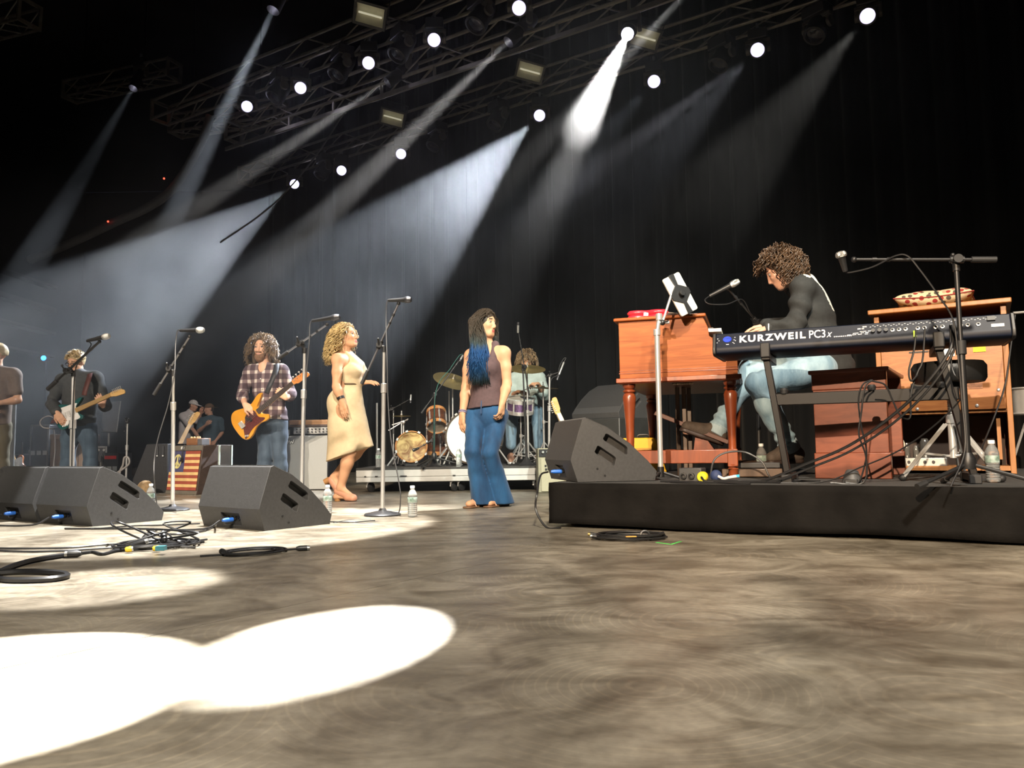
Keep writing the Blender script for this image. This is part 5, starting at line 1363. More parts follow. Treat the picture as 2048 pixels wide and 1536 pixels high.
# bass rig
a, b_, ang, wd_ = xf(566, 647, 978, 9.15, 9.0)
ang = 0.0
t = thing('bass_cabinet', 'tall bass speaker cabinet with a pale grey grille', 'speaker cabinet', (a.x, a.y, 0), -0.05)
ch = 0.64
B = MB(); B.box((wd_ / 2, 0.20, ch / 2), (wd_, 0.38, ch)); B.obj('shell', pm('tolex_black', (0.016, 0.016, 0.017), 0.6, bump=0.3, scale=40), t, bevel=0.01)
GC = pm('grille_cloth', (0.36, 0.37, 0.36), 0.85, 0, 0.08, 200, 0.3)
B = MB(); B.box((wd_ / 2, 0.004, ch / 2), (wd_ - 0.018, 0.016, ch - 0.018)); B.obj('grille', GC, t, bevel=0.004)
B = MB(); B.tube(catmull([V((0.03, -0.008, ch - 0.10)), V((0.055, -0.008, ch - 0.055)), V((0.05, -0.008, ch - 0.105)), V((0.075, -0.008, ch - 0.06)), V((0.085, -0.008, ch - 0.1)), V((0.10, -0.008, ch - 0.07)), V((0.115, -0.008, ch - 0.095)), V((0.13, -0.008, ch - 0.05))], 5), 0.009, 6); lo_ = B.obj('script_badge_outline', BLACK, t)  # black outline of the white script
B = MB(); B.tube(catmull([V((0.03, -0.016, ch - 0.10)), V((0.055, -0.016, ch - 0.055)), V((0.05, -0.016, ch - 0.105)), V((0.075, -0.016, ch - 0.06)), V((0.085, -0.016, ch - 0.1)), V((0.10, -0.016, ch - 0.07)), V((0.115, -0.016, ch - 0.095)), V((0.13, -0.016, ch - 0.05))], 5), 0.005, 6); B.obj('script_badge', WHITE, t)
T_ = t.matrix_basis.copy()
t = thing('bass_amp', 'silver faced bass amplifier on the pale bass cabinet', 'amplifier', T_ @ V((0.12, 0.06, ch + 0.002)), -0.05)
B = MB(); B.box((0.20, 0.15, 0.05), (0.48, 0.28, 0.095)); B.obj('case', BLACK, t, bevel=0.006)
B = MB(); B.box((0.20, 0.008, 0.05), (0.44, 0.012, 0.075)); fp = B.obj('face', pm('face_silver', (0.34, 0.34, 0.33), 0.4, 0.4), t)
for i in range(9):
    for z in (0.035, 0.067):
        B = MB(); B.cyl((0.02 + i * 0.045, 0.003, z), (0.02 + i * 0.045, -0.012, z), 0.009, 8); B.obj('knob', BLACK, fp)
B = MB(); B.box((-0.09, 0.02, 0.035), (0.03, 0.03, 0.06)); B.obj('white_tag', WHITE, t)
t = thing('wooden_top_box', 'long wooden box on top of the silver faced bass amplifier', 'box', T_ @ V((0.04, 0.07, ch + 0.099)), -0.05)
TW = wood('top_box_wood', (0.24, 0.12, 0.045), (0.36, 0.20, 0.09), 0.5, 0.2, (1, 9, 9))
B = MB(); B.box((0.31, 0.15, 0.04), (0.62, 0.30, 0.078)); B.obj('box', TW, t, bevel=0.004)
B = MB(); B.box((0.31, -0.002, 0.015), (0.6, 0.006, 0.02)); B.obj('base_strip', BRN2, t)
# small combo amplifier by the platform
a, b_, ang, wd_ = xf(1077, 1180, 985, 7.9, 7.9)
t = thing('combo_amp', 'small cream combo amplifier half hidden by the platform monitor', 'amplifier', (a.x, a.y, 0), 0.05)
B = MB(); B.box((0.26, 0.13, 0.225), (0.52, 0.25, 0.45)); B.obj('shell', pm('tolex_cream', (0.36, 0.34, 0.24), 0.6, 0, 0.1, 40, 0.3), t, bevel=0.01)
B = MB(); B.box((0.265, 0.0, 0.18), (0.47, 0.014, 0.33)); B.obj('grille', pm('combo_grille', (0.50, 0.47, 0.33), 0.8, 0, 0.1, 200), t, bevel=0.004)
B = MB(); B.box((0.26, 0.02, 0.40), (0.50, 0.05, 0.075)); cp = B.obj('control_panel', DKSTEEL, t)
for i in range(10):
    B = MB(); B.cyl((0.05 + i * 0.045, -0.005, 0.41), (0.05 + i * 0.045, -0.025, 0.41), 0.012, 10); B.obj('knob', pm('knob_pale', (0.45, 0.47, 0.45), 0.4), cp)
B = MB()
for x, z, w_ in ((0.075, 0.27, 0.02), (0.10, 0.275, 0.014), (0.125, 0.27, 0.02), (0.08, 0.235, 0.022), (0.11, 0.24, 0.03)): B.box((x, -0.010, z), (w_, 0.004, 0.022))
tag(B.obj('stencil_marks', BLACK, t), 'black stencilled characters on the grille', kind='stuff')
# dark stuff up-stage left
a = at(264, 985, 9.0)
t = thing('black_cabinet', 'black sloping speaker cabinet left of the flag cabinet', 'speaker cabinet', (a.x, 9.0, 0), -0.1)
DC = pm('cabinet_black', (0.016, 0.016, 0.018), 0.6, 0, 0.2, 30)
B = MB(); xzprism(B, [(0, 0), (0.42, 0), (0.42, 0.56), (0.16, 0.56), (0.0, 0.16)], 0, 0.45); B.obj('shell', DC, t, bevel=0.01)
for x in (0.30, 0.37):
    B = MB(); B.box((x, -0.006, 0.48), (0.016, 0.012, 0.10)); h_ = B.obj('strap', pm('strap_grey', (0.05, 0.05, 0.055), 0.6), t)
    B = MB(); B.ball((x, -0.012, 0.42), 0.011, 8); B.obj('stud', CHROME, h_)
c = at(303, 982, 8.9)
t = thing('floor_bag', 'tan and brown soft bag lying on the floor left of the flag cabinet', 'bag', (c.x, 8.75, 0))
B = MB(); B.ball((0, 0, 0.075), (0.085, 0.07, 0.078), 16); B.obj('body', pm('bag_tan', (0.36, 0.24, 0.12), 0.8, 0, 0.5, 12, 0.5), t)
B = MB(); B.ball((-0.10, 0.02, 0.04), (0.06, 0.05, 0.04), 12); B.obj('flap', pm('bag_brown', (0.12, 0.07, 0.04), 0.8), t)
B = MB(); B.tube(catmull([(0.06, -0.05, 0.05), (0.10, -0.07, 0.02), (0.12, -0.05, 0.008), (0.16, -0.02, 0.008)], 5), 0.006, 6); B.obj('drawstring', GREYC, t)
# music stand
Y = 11.5
t = thing('music_stand', 'black music stand with a wide tilted desk behind the guitarist', 'music stand', (at(218, 900, Y).x, Y, 0), world=True)
q = [at(203, 862, Y), at(233, 864, Y), at(241, 803, Y + 0.15), at(210, 806, Y + 0.15)]
nv = (q[1] - q[0]).cross(q[3] - q[0]).normalized() * 0.012
B = MB(); B.add(q + [p + nv for p in q], [(0, 1, 2, 3), (7, 6, 5, 4), (0, 1, 5, 4), (1, 2, 6, 5), (2, 3, 7, 6), (3, 0, 4, 7)]); B.obj('desk', pm('desk_black', (0.03, 0.03, 0.032), 0.5), t)
B = MB(); B.tube(q, 0.011, 6, True); B.obj('desk_rim', pm('rim_grey', (0.22, 0.22, 0.21), 0.5), t)
B = MB(); p = at(218, 866, Y + 0.05); B.cyl((p.x, p.y, 0.02), p, 0.016, 8); B.obj('pole', pm('pole_grey', (0.16, 0.16, 0.15), 0.5), t)
B = MB()
for k in range(3): B.cyl((p.x, p.y, 0.10), (p.x + 0.25 * cos(k * 2.1), p.y + 0.25 * sin(k * 2.1), 0.012), 0.010, 6)
B.obj('tripod_base', BLACK, t)
# crates, racks, small stand
def crate(label, px0, px1, pyt, Y, dep, mat, rz=0.0, name='crate', boards=0, edge=None):
    a, b = at(px0, 900, Y), at(px1, 900, Y); h = at(px0, pyt, Y).z; w_ = (b - a).length
    t = thing(name, label, 'crate' if name == 'crate' else 'case', (a.x, Y, 0), rz)
    if boards:
        for i in range(boards):
            B = MB(); B.box((w_ * (i + 0.5) / boards, 0.012, h / 2), (w_ / boards - 0.006, 0.02, h - 0.01)); B.obj('board', mat, t, bevel=0.002)
        B = MB(); B.box((w_ / 2, dep / 2 + 0.02, h / 2), (w_ - 0.01, dep, h - 0.012)); B.obj('inner_box', BRN2, t)
        for z in (0.04, h - 0.04):
            B = MB(); B.box((w_ / 2, -0.008, z), (w_, 0.02, 0.06)); B.obj('batten', mat, t, bevel=0.002)
    else:
        B = MB(); B.box((w_ / 2, dep / 2, h / 2), (w_, dep, h)); B.obj('shell', mat, t, bevel=0.008)
        for x in (0.0, w_):
            B = MB(); B.box((x, 0.0, h / 2), (0.025, 0.025, h)); B.obj('edge_trim', edge or STEEL, t)
        B = MB(); B.box((w_ / 2, 0.0, h - 0.008), (w_, 0.025, 0.025)); B.obj('edge_trim', edge or STEEL, t)
        for x in (0.15, 0.5, 0.85):
            B = MB(); B.box((w_ * x, -0.008, h * 0.55), (0.06, 0.014, 0.06)); B.obj('latch', STEEL, t)
    return t, w_, h
CRW = wood('crate_wood', (0.22, 0.15, 0.11), (0.34, 0.25, 0.19), 0.75, 0, (9, 2, 1))
crate('old wooden crate standing behind the legs of the guitarist', 100, 168, 868, 10.6, 0.4, CRW, boards=6)
BC = pm('flight_case', (0.020, 0.020, 0.023), 0.5)
EG = pm('case_edge', (0.16, 0.16, 0.16), 0.45, 0.6)
crate('tall black flight case left of the wooden crate', 62, 96, 850, 11.0, 0.5, BC, name='flight_case', edge=EG)
crate('wide black flight case far behind the guitarist', 22, 62, 908, 11.4, 0.5, BC, name='flight_case', edge=EG)
t, w_, h = crate('small black case with a red strip right of the guitarist', 205, 236, 906, 10.4, 0.4, BC, name='flight_case', edge=BLACK)
B = MB(); B.box((w_ * 0.55, -0.006, h - 0.06), (w_ * 0.75, 0.014, 0.045)); B.obj('red_strip', pm('red_strip', (0.75, 0.02, 0.02), 0.5), t)
t, w_, h = crate('black rack box with silver sockets on the case right of the guitarist', 195, 213, 893, 10.9, 0.3, BC, name='rack_box', edge=EG)
for x in (0.2, 0.8):
    B = MB(); B.lathe([(0.018, 0), (0.018, 0.012), (0, 0.012)], 10, Matrix.Translation((w_ * x, -0.012, h - 0.05)) @ Matrix.Rotation(pi / 2, 4, 'X')); B.obj('socket', STEEL, t)
Y = 9.6
stand('bare chrome mic stand with no boom right of the guitarist', at(253, 940, Y), at(255, 842, Y), at(254, 846, Y), at(257, 838, Y), kind='round', thick=0.9)
cable('pale cable looped over the foot of the bare mic stand', [at(230, 948, 9.4), at(243, 940, 9.4), at(258, 928, 9.4), at(257, 916, 9.4), at(249, 915, 9.4), at(246, 930, 9.4), at(240, 944, 9.4), V((at(236, 968, 9.4).x, 9.4, 0.008)), V((at(215, 970, 9.4).x, 9.5, 0.008))], r=0.012, mat=pm('cable_pale', (0.30, 0.28, 0.27), 0.5))
B = MB(); p = at(28, 810, 10.2); B.cyl((p.x, p.y, 0), p, 0.03, 10); tag(B.obj('grey_pole', pm('pole_grey', (0.16, 0.16, 0.15), 0.5)), 'thick grey pole standing behind the man at the left edge', 'pole')
c = at(48, 908, 11.3); B = MB(); B.box((0, 0, 0.03), (0.14, 0.2, 0.06)); o = B.obj('folded_towel', pm('towel', (0.42, 0.40, 0.37), 0.9, bump=0.5), label='pale folded towel on the wide flight case', cat='towel', bevel=0.015); o.location = (c.x, 11.6, at(30, 908, 11.4).z + 0.001)
# ------------------------------------------------------------------ people: smooth bodies from blended round limbs
import openvdb
def _v(a): return np.array((a[0], a[1], a[2]), dtype=np.float32)
class Flesh:
    """Blends tapered round limbs and ellipsoids into one closed surface."""
    def __init__(s, vox):
        s.vox, s.p = vox, []
    def cap(s, a, b, ra, rb=None, k=0.02, flat=None, neg=False):
        s.p.append(('c', _v(a), _v(b), ra, ra if rb is None else rb, k, None if flat is None else (_v(V(flat[0]).normalized()), flat[1]), neg)); return s
    def chain(s, pts, rs, k=0.02, flat=None):
        for i in range(len(pts) - 1): s.cap(pts[i], pts[i + 1], rs[i], rs[i + 1], k, flat)
        return s
    def ell(s, c, r, R=None, k=0.02, neg=False):
        s.p.append(('e', _v(c), r, None if R is None else np.array([list(x) for x in R], dtype=np.float32), 0, k, None, neg)); return s
    def cut(s, p, n, k=0.004):
        """Keeps the side the normal points away from."""
        s.p.append(('h', _v(p), _v(V(n).normalized()), 0, 0, k, None, False)); return s
    def build(s):
        lo = np.full(3, 1e9); hi = np.full(3, -1e9)
        for q in s.p:
            if q[0] == 'c' and not q[7]:
                r = max(q[3], q[4])
                lo = np.minimum(lo, np.minimum(q[1], q[2]) - r); hi = np.maximum(hi, np.maximum(q[1], q[2]) + r)
            elif q[0] == 'e' and not q[7]:
                r = max(q[2]); lo = np.minimum(lo, q[1] - r); hi = np.maximum(hi, q[1] + r)
        vx = s.vox; lo = lo - 3 * vx - 0.01; n = np.ceil((hi - lo + 0.01 + 3 * vx) / vx).astype(int)
        D = np.full(n, 0.5, dtype=np.float32)
        ax = [(lo[i] + vx * np.arange(n[i])).astype(np.float32) for i in range(3)]
        for q in s.p:
            k = q[5]
            if q[0] == 'h':
                d = ((ax[0] - q[1][0]) * q[2][0])[:, None, None] + ((ax[1] - q[1][1]) * q[2][1])[None, :, None] + ((ax[2] - q[1][2]) * q[2][2])[None, None, :]
                D = np.maximum(D, d); continue
            r = max(q[3], q[4]) if q[0] == 'c' else max(q[2])
            pad = r + k + 4 * vx
            a = np.minimum(q[1], q[2]) if q[0] == 'c' else q[1]; b = np.maximum(q[1], q[2]) if q[0] == 'c' else q[1]
            i0 = np.clip(np.floor((a - pad - lo) / vx).astype(int), 0, n); i1 = np.clip(np.ceil((b + pad - lo) / vx).astype(int) + 1, 0, n)
            if np.any(i1 <= i0): continue
            sl = tuple(slice(i0[j], i1[j]) for j in range(3))
            X = ax[0][sl[0]][:, None, None]; Y = ax[1][sl[1]][None, :, None]; Z = ax[2][sl[2]][None, None, :]
            if q[0] == 'c':
                A, B_ = q[1], q[2]; ab = B_ - A; L2 = float(ab @ ab) or 1e-9
                px, py, pz = X - A[0], Y - A[1], Z - A[2]
                h = np.clip((px * ab[0] + py * ab[1] + pz * ab[2]) / L2, 0, 1)
                qx, qy, qz = px - ab[0] * h, py - ab[1] * h, pz - ab[2] * h
                dd = qx * qx + qy * qy + qz * qz
                if q[6] is not None:
                    f, sc = q[6]; c = qx * f[0] + qy * f[1] + qz * f[2]; dd = dd + c * c * (sc * sc - 1)
                d = np.sqrt(dd) - (q[3] + (q[4] - q[3]) * h)
            else:
                px, py, pz = X - q[1][0], Y - q[1][1], Z - q[1][2]
                R = q[3]
                if R is not None:
                    ux = px * R[0][0] + py * R[0][1] + pz * R[0][2]; uy = px * R[1][0] + py * R[1][1] + pz * R[1][2]; uz = px * R[2][0] + py * R[2][1] + pz * R[2][2]
                else:
                    ux, uy, uz = px, py, pz
                k0 = np.sqrt((ux / q[2][0]) ** 2 + (uy / q[2][1]) ** 2 + (uz / q[2][2]) ** 2)
                k1 = np.sqrt((ux / q[2][0] ** 2) ** 2 + (uy / q[2][1] ** 2) ** 2 + (uz / q[2][2] ** 2) ** 2) + 1e-6
                d = k0 * (k0 - 1) / k1
            S = D[sl]
            if q[7]:
                h = np.clip(0.5 - 0.5 * (S + d) / k, 0, 1)
                D[sl] = S + (-d - S) * h + k * h * (1 - h)
            else:
                h = np.clip(0.5 + 0.5 * (S - d) / k, 0, 1)
                D[sl] = S + (d - S) * h - k * h * (1 - h)
        g = openvdb.FloatGrid(0.05)
        g.copyFromArray(np.clip(D, -4 * vx, 4 * vx).astype(np.float32) / vx)
        pts, quads = g.convertToQuads(isovalue=0.0)
        P = pts.astype(np.float64) * vx + lo
        return P, quads[:, ::-1]
    def obj(s, name, mats, parent, folds=None, paint=None, label=None):
        P, Q = s.build()
        o_ = org(parent)
        me = bpy.data.meshes.new(name)
        me.vertices.add(len(P)); me.loops.add(len(Q) * 4); me.polygons.add(len(Q))
        me.loops.foreach_set('vertex_index', Q.astype(np.int32).ravel())
        me.polygons.foreach_set('loop_start', np.arange(0, len(Q) * 4, 4, dtype=np.int32))
        def norms(P):
            a, b, c, d = (P[Q[:, i]] for i in range(4))
            fn = np.cross(c - a, d - b); N = np.zeros_like(P)
            for i in range(4): np.add.at(N, Q[:, i], fn)
            return N / (np.linalg.norm(N, axis=1, keepdims=True) + 1e-12)
        if folds is not None:
            P = P + norms(P) * folds(P)[:, None]
        me.vertices.foreach_set('co', (P - np.array(o_)).astype(np.float32).ravel())
        for mt in (mats if isinstance(mats, (list, tuple)) else [mats]): me.materials.append(mt)
        if paint is not None:
            C_ = P[Q].mean(axis=1); me.polygons.foreach_set('material_index', paint(C_).astype(np.int32))
        me.update(calc_edges=True); me.validate()
        # outward normals
        a, b, c = P[Q[:, 0]], P[Q[:, 1]], P[Q[:, 2]]; d = P[Q[:, 3]]
        if float(np.sum(np.cross(c - a, d - b) * (a + c) / 2)) - float(np.sum(np.cross(c - a, d - b) * P.mean(axis=0))) < 0: me.flip_normals()
        me.shade_smooth()
        o = bpy.data.objects.new(name, me); COL.objects.link(o); o.parent = parent; ORG[o.name] = o_
        if label: o['label'] = label
        return o
def near(c, r):
    c = np.array(c); return lambda P: np.linalg.norm(P - c, axis=1) < r
def frame(fwd, up):
    f = V(fwd).normalized(); u = V(up); u = (u - f * u.dot(f)).normalized(); return f, u, f.cross(u)      # right hand side of the person = f x u
def skin_mat(name, c, sss=0.0):
    return pm(name, c, 0.5, 0, 0.06, 14, spec=0.22)
# ---- head
def head(F, c, f, u, k=1.0, female=False, beard=False):
    """c: middle of the skull, f: facing, u: top."""
    f, u, r = frame(f, u); c = V(c); R = (r, f, u)
    F.ell(c + u * 0.022 * k - f * 0.012 * k, (0.073 * k, 0.093 * k, 0.093 * k), R, 0.02)
    F.ell(c - u * 0.035 * k + f * 0.022 * k, (0.058 * k, 0.066 * k, 0.080 * k), R, 0.03)
    F.cap(c - u * 0.092 * k + f * 0.060 * k - r * 0.014 * k, c - u * 0.092 * k + f * 0.060 * k + r * 0.014 * k, 0.022 * k, k=0.025)
    for s in (-1, 1):
        F.cap(c - u * 0.068 * k + f * 0.0 + r * s * 0.047 * k, c - u * 0.092 * k + f * 0.055 * k + r * s * 0.018 * k, 0.020 * k, 0.016 * k, 0.02)
        F.ell(c - u * 0.020 * k + f * 0.060 * k + r * s * 0.036 * k, (0.020 * k, 0.02 * k, 0.018 * k), R, 0.02)
        F.ell(c + u * 0.010 * k + f * 0.089 * k + r * s * 0.031 * k, (0.017 * k, 0.012 * k, 0.012 * k), R, 0.012, neg=True)
        F.cap(c + u * 0.033 * k + f * 0.079 * k + r * s * 0.012 * k, c + u * 0.030 * k + f * 0.068 * k + r * s * 0.045 * k, 0.0085 * k, 0.007 * k, 0.012)
        F.ell(c - u * 0.005 * k - f * 0.006 * k + r * s * 0.074 * k, (0.010 * k, 0.018 * k, 0.030 * k), R, 0.008)
        F.ell(c - u * 0.038 * k + f * 0.092 * k + r * s * 0.010 * k, (0.007 * k, 0.008 * k, 0.007 * k), R, 0.008)
    F.cap(c + u * 0.016 * k + f * 0.083 * k, c - u * 0.030 * k + f * 0.101 * k, 0.0080 * k, 0.0105 * k, 0.012)
    F.cap(c - u * 0.061 * k + f * 0.080 * k - r * 0.015 * k, c - u * 0.061 * k + f * 0.080 * k + r * 0.015 * k, 0.0080 * k, k=0.012)
    F.cap(c - u * 0.073 * k + f * 0.078 * k - r * 0.011 * k, c - u * 0.073 * k + f * 0.078 * k + r * 0.011 * k, 0.0080 * k, k=0.012)
    F.ell(c - u * 0.0665 * k + f * 0.094 * k, (0.020 * k, 0.010 * k, 0.0025 * k), R, 0.003, neg=True)
    return f, u, r
def face_paint(c, f, u, r, k=1.0, extra=None):
    c, f, u, r = (np.array(x) for x in (c, f, u, r))
    def paint(P):
        q = (P - c) / k; x, y, z = q @ r, q @ f, q @ u
        m = np.zeros(len(P), dtype=int)
        m[(np.abs(x) < 0.022 - np.abs(z + 0.067) * 0.9) & (np.abs(z + 0.067) < 0.0115) & (y > 0.074)] = 1        # lips
        b = (np.abs(x) > 0.012) & (np.abs(x) < 0.046) & (np.abs(z - 0.036 + 0.18 * (np.abs(x) - 0.03) ** 1) < 0.0048) & (y > 0.06)
        m[b] = 2
        if extra is not None: m = extra(x, y, z, m)
        return m
    return paint
EYEW, EYED = pm('eye_white', (0.30, 0.28, 0.26), 0.35), pm('eye_dark', (0.03, 0.018, 0.012), 0.15)
def eyes(parent, c, f, u, r, k=1.0):
    for s in (-1, 1):
        e = V(c) + u * 0.010 * k + f * 0.0722 * k + r * s * 0.031 * k
        b = MB(); b.ball(e, (0.0115 * k, 0.0115 * k, 0.0115 * k), 12); b.cm = 1
        b.lathe([(0, 0.0122 * k), (0.0055 * k, 0.0108 * k), (0.006 * k, 0.0100 * k)], 10, place(e, f), cap=False); b.obj('eye', [EYEW, EYED], parent)
def hand(F, w, d, n, side, k=1.0, curl=0.35, spread=0.10, thumb=0.6, curls=None):
    """w: wrist, d: towards the fingers, n: out of the back of the hand, side: +1 when the thumb is on d x n's side."""
    w, d = V(w), V(d).normalized(); n = V(n); n = (n - d * n.dot(d)).normalized(); t = d.cross(n) * side
    F.cap(w, w + d * 0.035 * k, 0.024 * k, 0.026 * k, 0.015, (n, 1.4))
    for s in (-0.5, 0.5):
        F.cap(w + d * 0.025 * k + t * s * 0.030 * k, w + d * 0.078 * k + t * s * 0.042 * k, 0.019 * k, 0.0165 * k, 0.014, (n, 1.35))
    ln = (0.040, 0.045, 0.042, 0.033)
    for i in range(4):
        o = 0.030 - i * 0.0195
        p = w + d * (0.082 - 0.004 * abs(i - 1)) * k + t * o * k
        a0 = (curls[i] if curls else curl) ; dd = (d + t * (o * 3.0 * spread / 0.1 * 0.35)).normalized(); ang = a0 * 0.7
        F.cap(p - d * 0.025 * k, p, 0.0105 * k, 0.0098 * k, 0.008)
        for j, (L_, rr) in enumerate(((ln[i], 0.0092), (ln[i] * 0.62, 0.0083), (ln[i] * 0.5, 0.0074))):
            q = Quaternion(dd.cross(-n).normalized(), ang) @ dd
            e = p + q * L_ * k
            F.cap(p, e, rr * k, rr * 0.93 * k, 0.005)
            p = e; ang += a0 * (1.0 if j == 0 else 0.75)
    p = w + d * 0.018 * k + t * 0.022 * k; q = (d * 0.62 + t * thumb - n * 0.30).normalized()
    e = p + q * 0.045 * k; F.cap(p, e, 0.0155 * k, 0.0115 * k, 0.012)
    q2 = (d * 0.9 + t * thumb * 0.25 - n * 0.30).normalized(); e2 = e + q2 * 0.032 * k; F.cap(e, e2, 0.0108 * k, 0.0095 * k, 0.006)
    F.cap(e2, e2 + (q2 - n * 0.15).normalized() * 0.022 * k, 0.0095 * k, 0.0078 * k, 0.005)
def torso(F, J, k=1.0, female=False, grow=0.0, kk=0.03):
    """J: pel, chest, neck, sl, sr and f (facing)."""
    f = V(J['f']).normalized(); pel, ch, nk, sl, sr = (V(J[x]) for x in ('pel', 'chest', 'neck', 'sl', 'sr'))
    lat = (sr - sl); W = lat.length / 2; lat.normalize(); g = grow
    wst = pel.lerp(ch, 0.48)
    cw = (W * 0.86 if not female else W * 0.84)
    F.cap(ch - (ch - pel).normalized() * 0.03, ch.lerp(nk, 0.42), cw + g, cw * 0.92 + g, kk, (f, 1.38))
    F.cap(wst, ch, (W * 0.72 if female else W * 0.80) + g, cw + g, kk, (f, 1.32))
    F.cap(pel, wst, (W * 0.90 if female else W * 0.83) + g, (W * 0.72 if female else W * 0.80) + g, kk, (f, 1.30))
    for s in (sl, sr):
        F.cap(nk - V((0, 0, 0.02)), s, 0.052 * k + g, 0.056 * k + g, 0.03)
        F.cap(ch.lerp(nk, 0.3).lerp(s, 0.4), s, 0.075 * k + g, 0.056 * k + g, 0.03)
    if female:
        for s in (-1, 1):
            F.ell(ch + f * (cw * 0.60 + g) + lat * s * W * 0.44 + V((0, 0, 0.005)), (0.062 * k + g, 0.052 * k + g, 0.060 * k + g), (lat, f, V((0, 0, 1))), 0.035)
def seglimb(F, a, b, r0, rm, r1, mid=0.4, grow=0.0, k=0.02, bulge=None, off=0.0):
    a, b = V(a), V(b); m_ = a.lerp(b, mid)
    if bulge is not None: m_ = m_ + V(bulge).normalized() * off
    F.cap(a, m_, r0 + grow, rm + grow, k); F.cap(m_, b, rm + grow, r1 + grow, k)
def fold_fn(seed, amp=0.004, freq=26, stretch=(1, 1, 1), gates=None):
    r = np.random.default_rng(seed); A = r.normal(size=(5, 3)) * np.array(stretch); A /= np.linalg.norm(A, axis=1, keepdims=True); ph = r.random(5) * 6.28; fr = freq * (0.6 + r.random(5))
    def fn(P):
        w_ = sum(np.sin(P @ A[i] * fr[i] + ph[i] + 1.3 * np.sin(P @ A[(i + 1) % 5] * fr[i] * 0.4)) for i in range(5)) / 5
        w_ = np.sign(w_) * np.abs(w_) ** 0.8
        return amp * w_
    return fn
def bunch(fn, c, axis, wave, amp, width):
    """Adds cloth bunched in rings round an axis near c."""
    c, a = np.array(c), np.array(V(axis).normalized())
    def g(P):
        s = (P - c) @ a
        return fn(P) + amp * np.sin(s * wave + 2.0 * np.sin(P @ np.array((9.0, 7.0, 5.0)))) * np.exp(-(s / width) ** 2)
    return g
# ---- hair
def strand_mesh(b, roots, path, n, rad, sides=3):
    for i, p in enumerate(roots):
        pts = path(i, p, n)
        if pts is None: continue
        R = [rad * (1.0 - 0.65 * (j / (len(pts) - 1)) ** 2) for j in range(len(pts))]
        b.tube(pts, R, sides)
def scalp_points(c, f, u, r, num, k, rnd, back=-0.35, face_cos=0.55, low=-0.35):
    """Points over the skull except the face. low: how far down the back they go."""
    out = []
    while len(out) < num:
        z = rnd.uniform(low, 1.0); a = rnd.uniform(0, 2 * pi); q = sqrt(max(0, 1 - z * z))
        x, y = q * cos(a), q * sin(a)
        if y > 0.30 + 0.55 * max(0, z) ** 0.5 and z < 0.62: continue
        if y > 0.15 and z < 0.10: continue
        d = r * (x * 0.076) + f * (y * 0.097) + u * (z * 0.097)
        out.append((V(c) + u * 0.022 * k - f * 0.012 * k + d * k, (r * x + f * y + u * z).normalized(), x, y, z))
    return out
# ------------------------------------------------------------------ the people
SK1 = skin_mat('skin_warm', (0.62, 0.34, 0.20)); SK2 = skin_mat('skin_fair', (0.66, 0.38, 0.25)); SK3 = skin_mat('skin_pink', (0.60, 0.34, 0.24))
LIP = pm('lips', (0.46, 0.10, 0.085), 0.4); LIPM = pm('lips_pale', (0.44, 0.19, 0.14), 0.5)
BROWD, BROWL = pm('brow_dark', (0.035, 0.022, 0.015), 0.7), pm('brow_light', (0.22, 0.13, 0.07), 0.7)
def denim(name, c, c2):
    return pm(name, c, 0.8, 0, 0.2, 12, 0.25, col2=c2, stretch=(1, 1, 0.35), sheen=0.1)
def arm(F, s, e, w, k=1.0, g=0.0, upto=1.0):
    s, e, w = V(s), V(e), V(w)
    F.cap(s, s.lerp(e, 0.45), 0.048 * k + g, 0.045 * k + g, 0.025); F.cap(s.lerp(e, 0.45), e, 0.045 * k + g, 0.036 * k + g, 0.02)
    q = e.lerp(w, 0.3)
    F.cap(e, q, 0.036 * k + g, 0.040 * k + g, 0.02)
    if upto >= 1: F.cap(q, w, 0.040 * k + g, 0.025 * k + g, 0.02)
    else: F.cap(q, e.lerp(w, upto), 0.040 * k + g, (0.040 - 0.015 * upto) * k + g, 0.02)
def leg(F, h, kn, an, k=1.0, g=0.0, hem=None, fwd=None):
    h, kn, an = V(h), V(kn), V(an)
    F.cap(h, h.lerp(kn, 0.4), 0.088 * k + g, 0.078 * k + g, 0.035); F.cap(h.lerp(kn, 0.4), kn, 0.078 * k + g, 0.056 * k + g, 0.03)
    c = kn.lerp(an, 0.32) - (V(fwd).normalized() * 0.014 if fwd is not None else V())
    if hem is None:
        F.cap(kn, c, 0.054 * k + g, 0.056 * k + g, 0.03); F.cap(c, an, 0.056 * k + g, 0.036 * k + g, 0.03)
    else:
        F.cap(kn, c, 0.056 * k + g, 0.060 * k + g, 0.03); F.cap(c, an, 0.060 * k + g, hem, 0.03)
def foot(F, an, toe, k=1.0, g=0.0):
    an, toe = V(an), V(toe); d = (toe - an); d.z = 0; d.normalize()
    heel = V((an.x, an.y, toe.z)) - d * 0.045
    F.cap(an, heel + V((0, 0, 0.022)), 0.036 * k + g, 0.032 * k + g, 0.02); F.cap(an - V((0, 0, 0.02)), toe + V((0, 0, 0.018)), 0.036 * k + g, 0.022 * k + g, 0.02)
    F.cap(heel + V((0, 0, 0.02)), toe + V((0, 0, 0.016)), 0.030 * k + g, 0.034 * k + g, 0.02, (V((0, 0, 1)), 1.3))
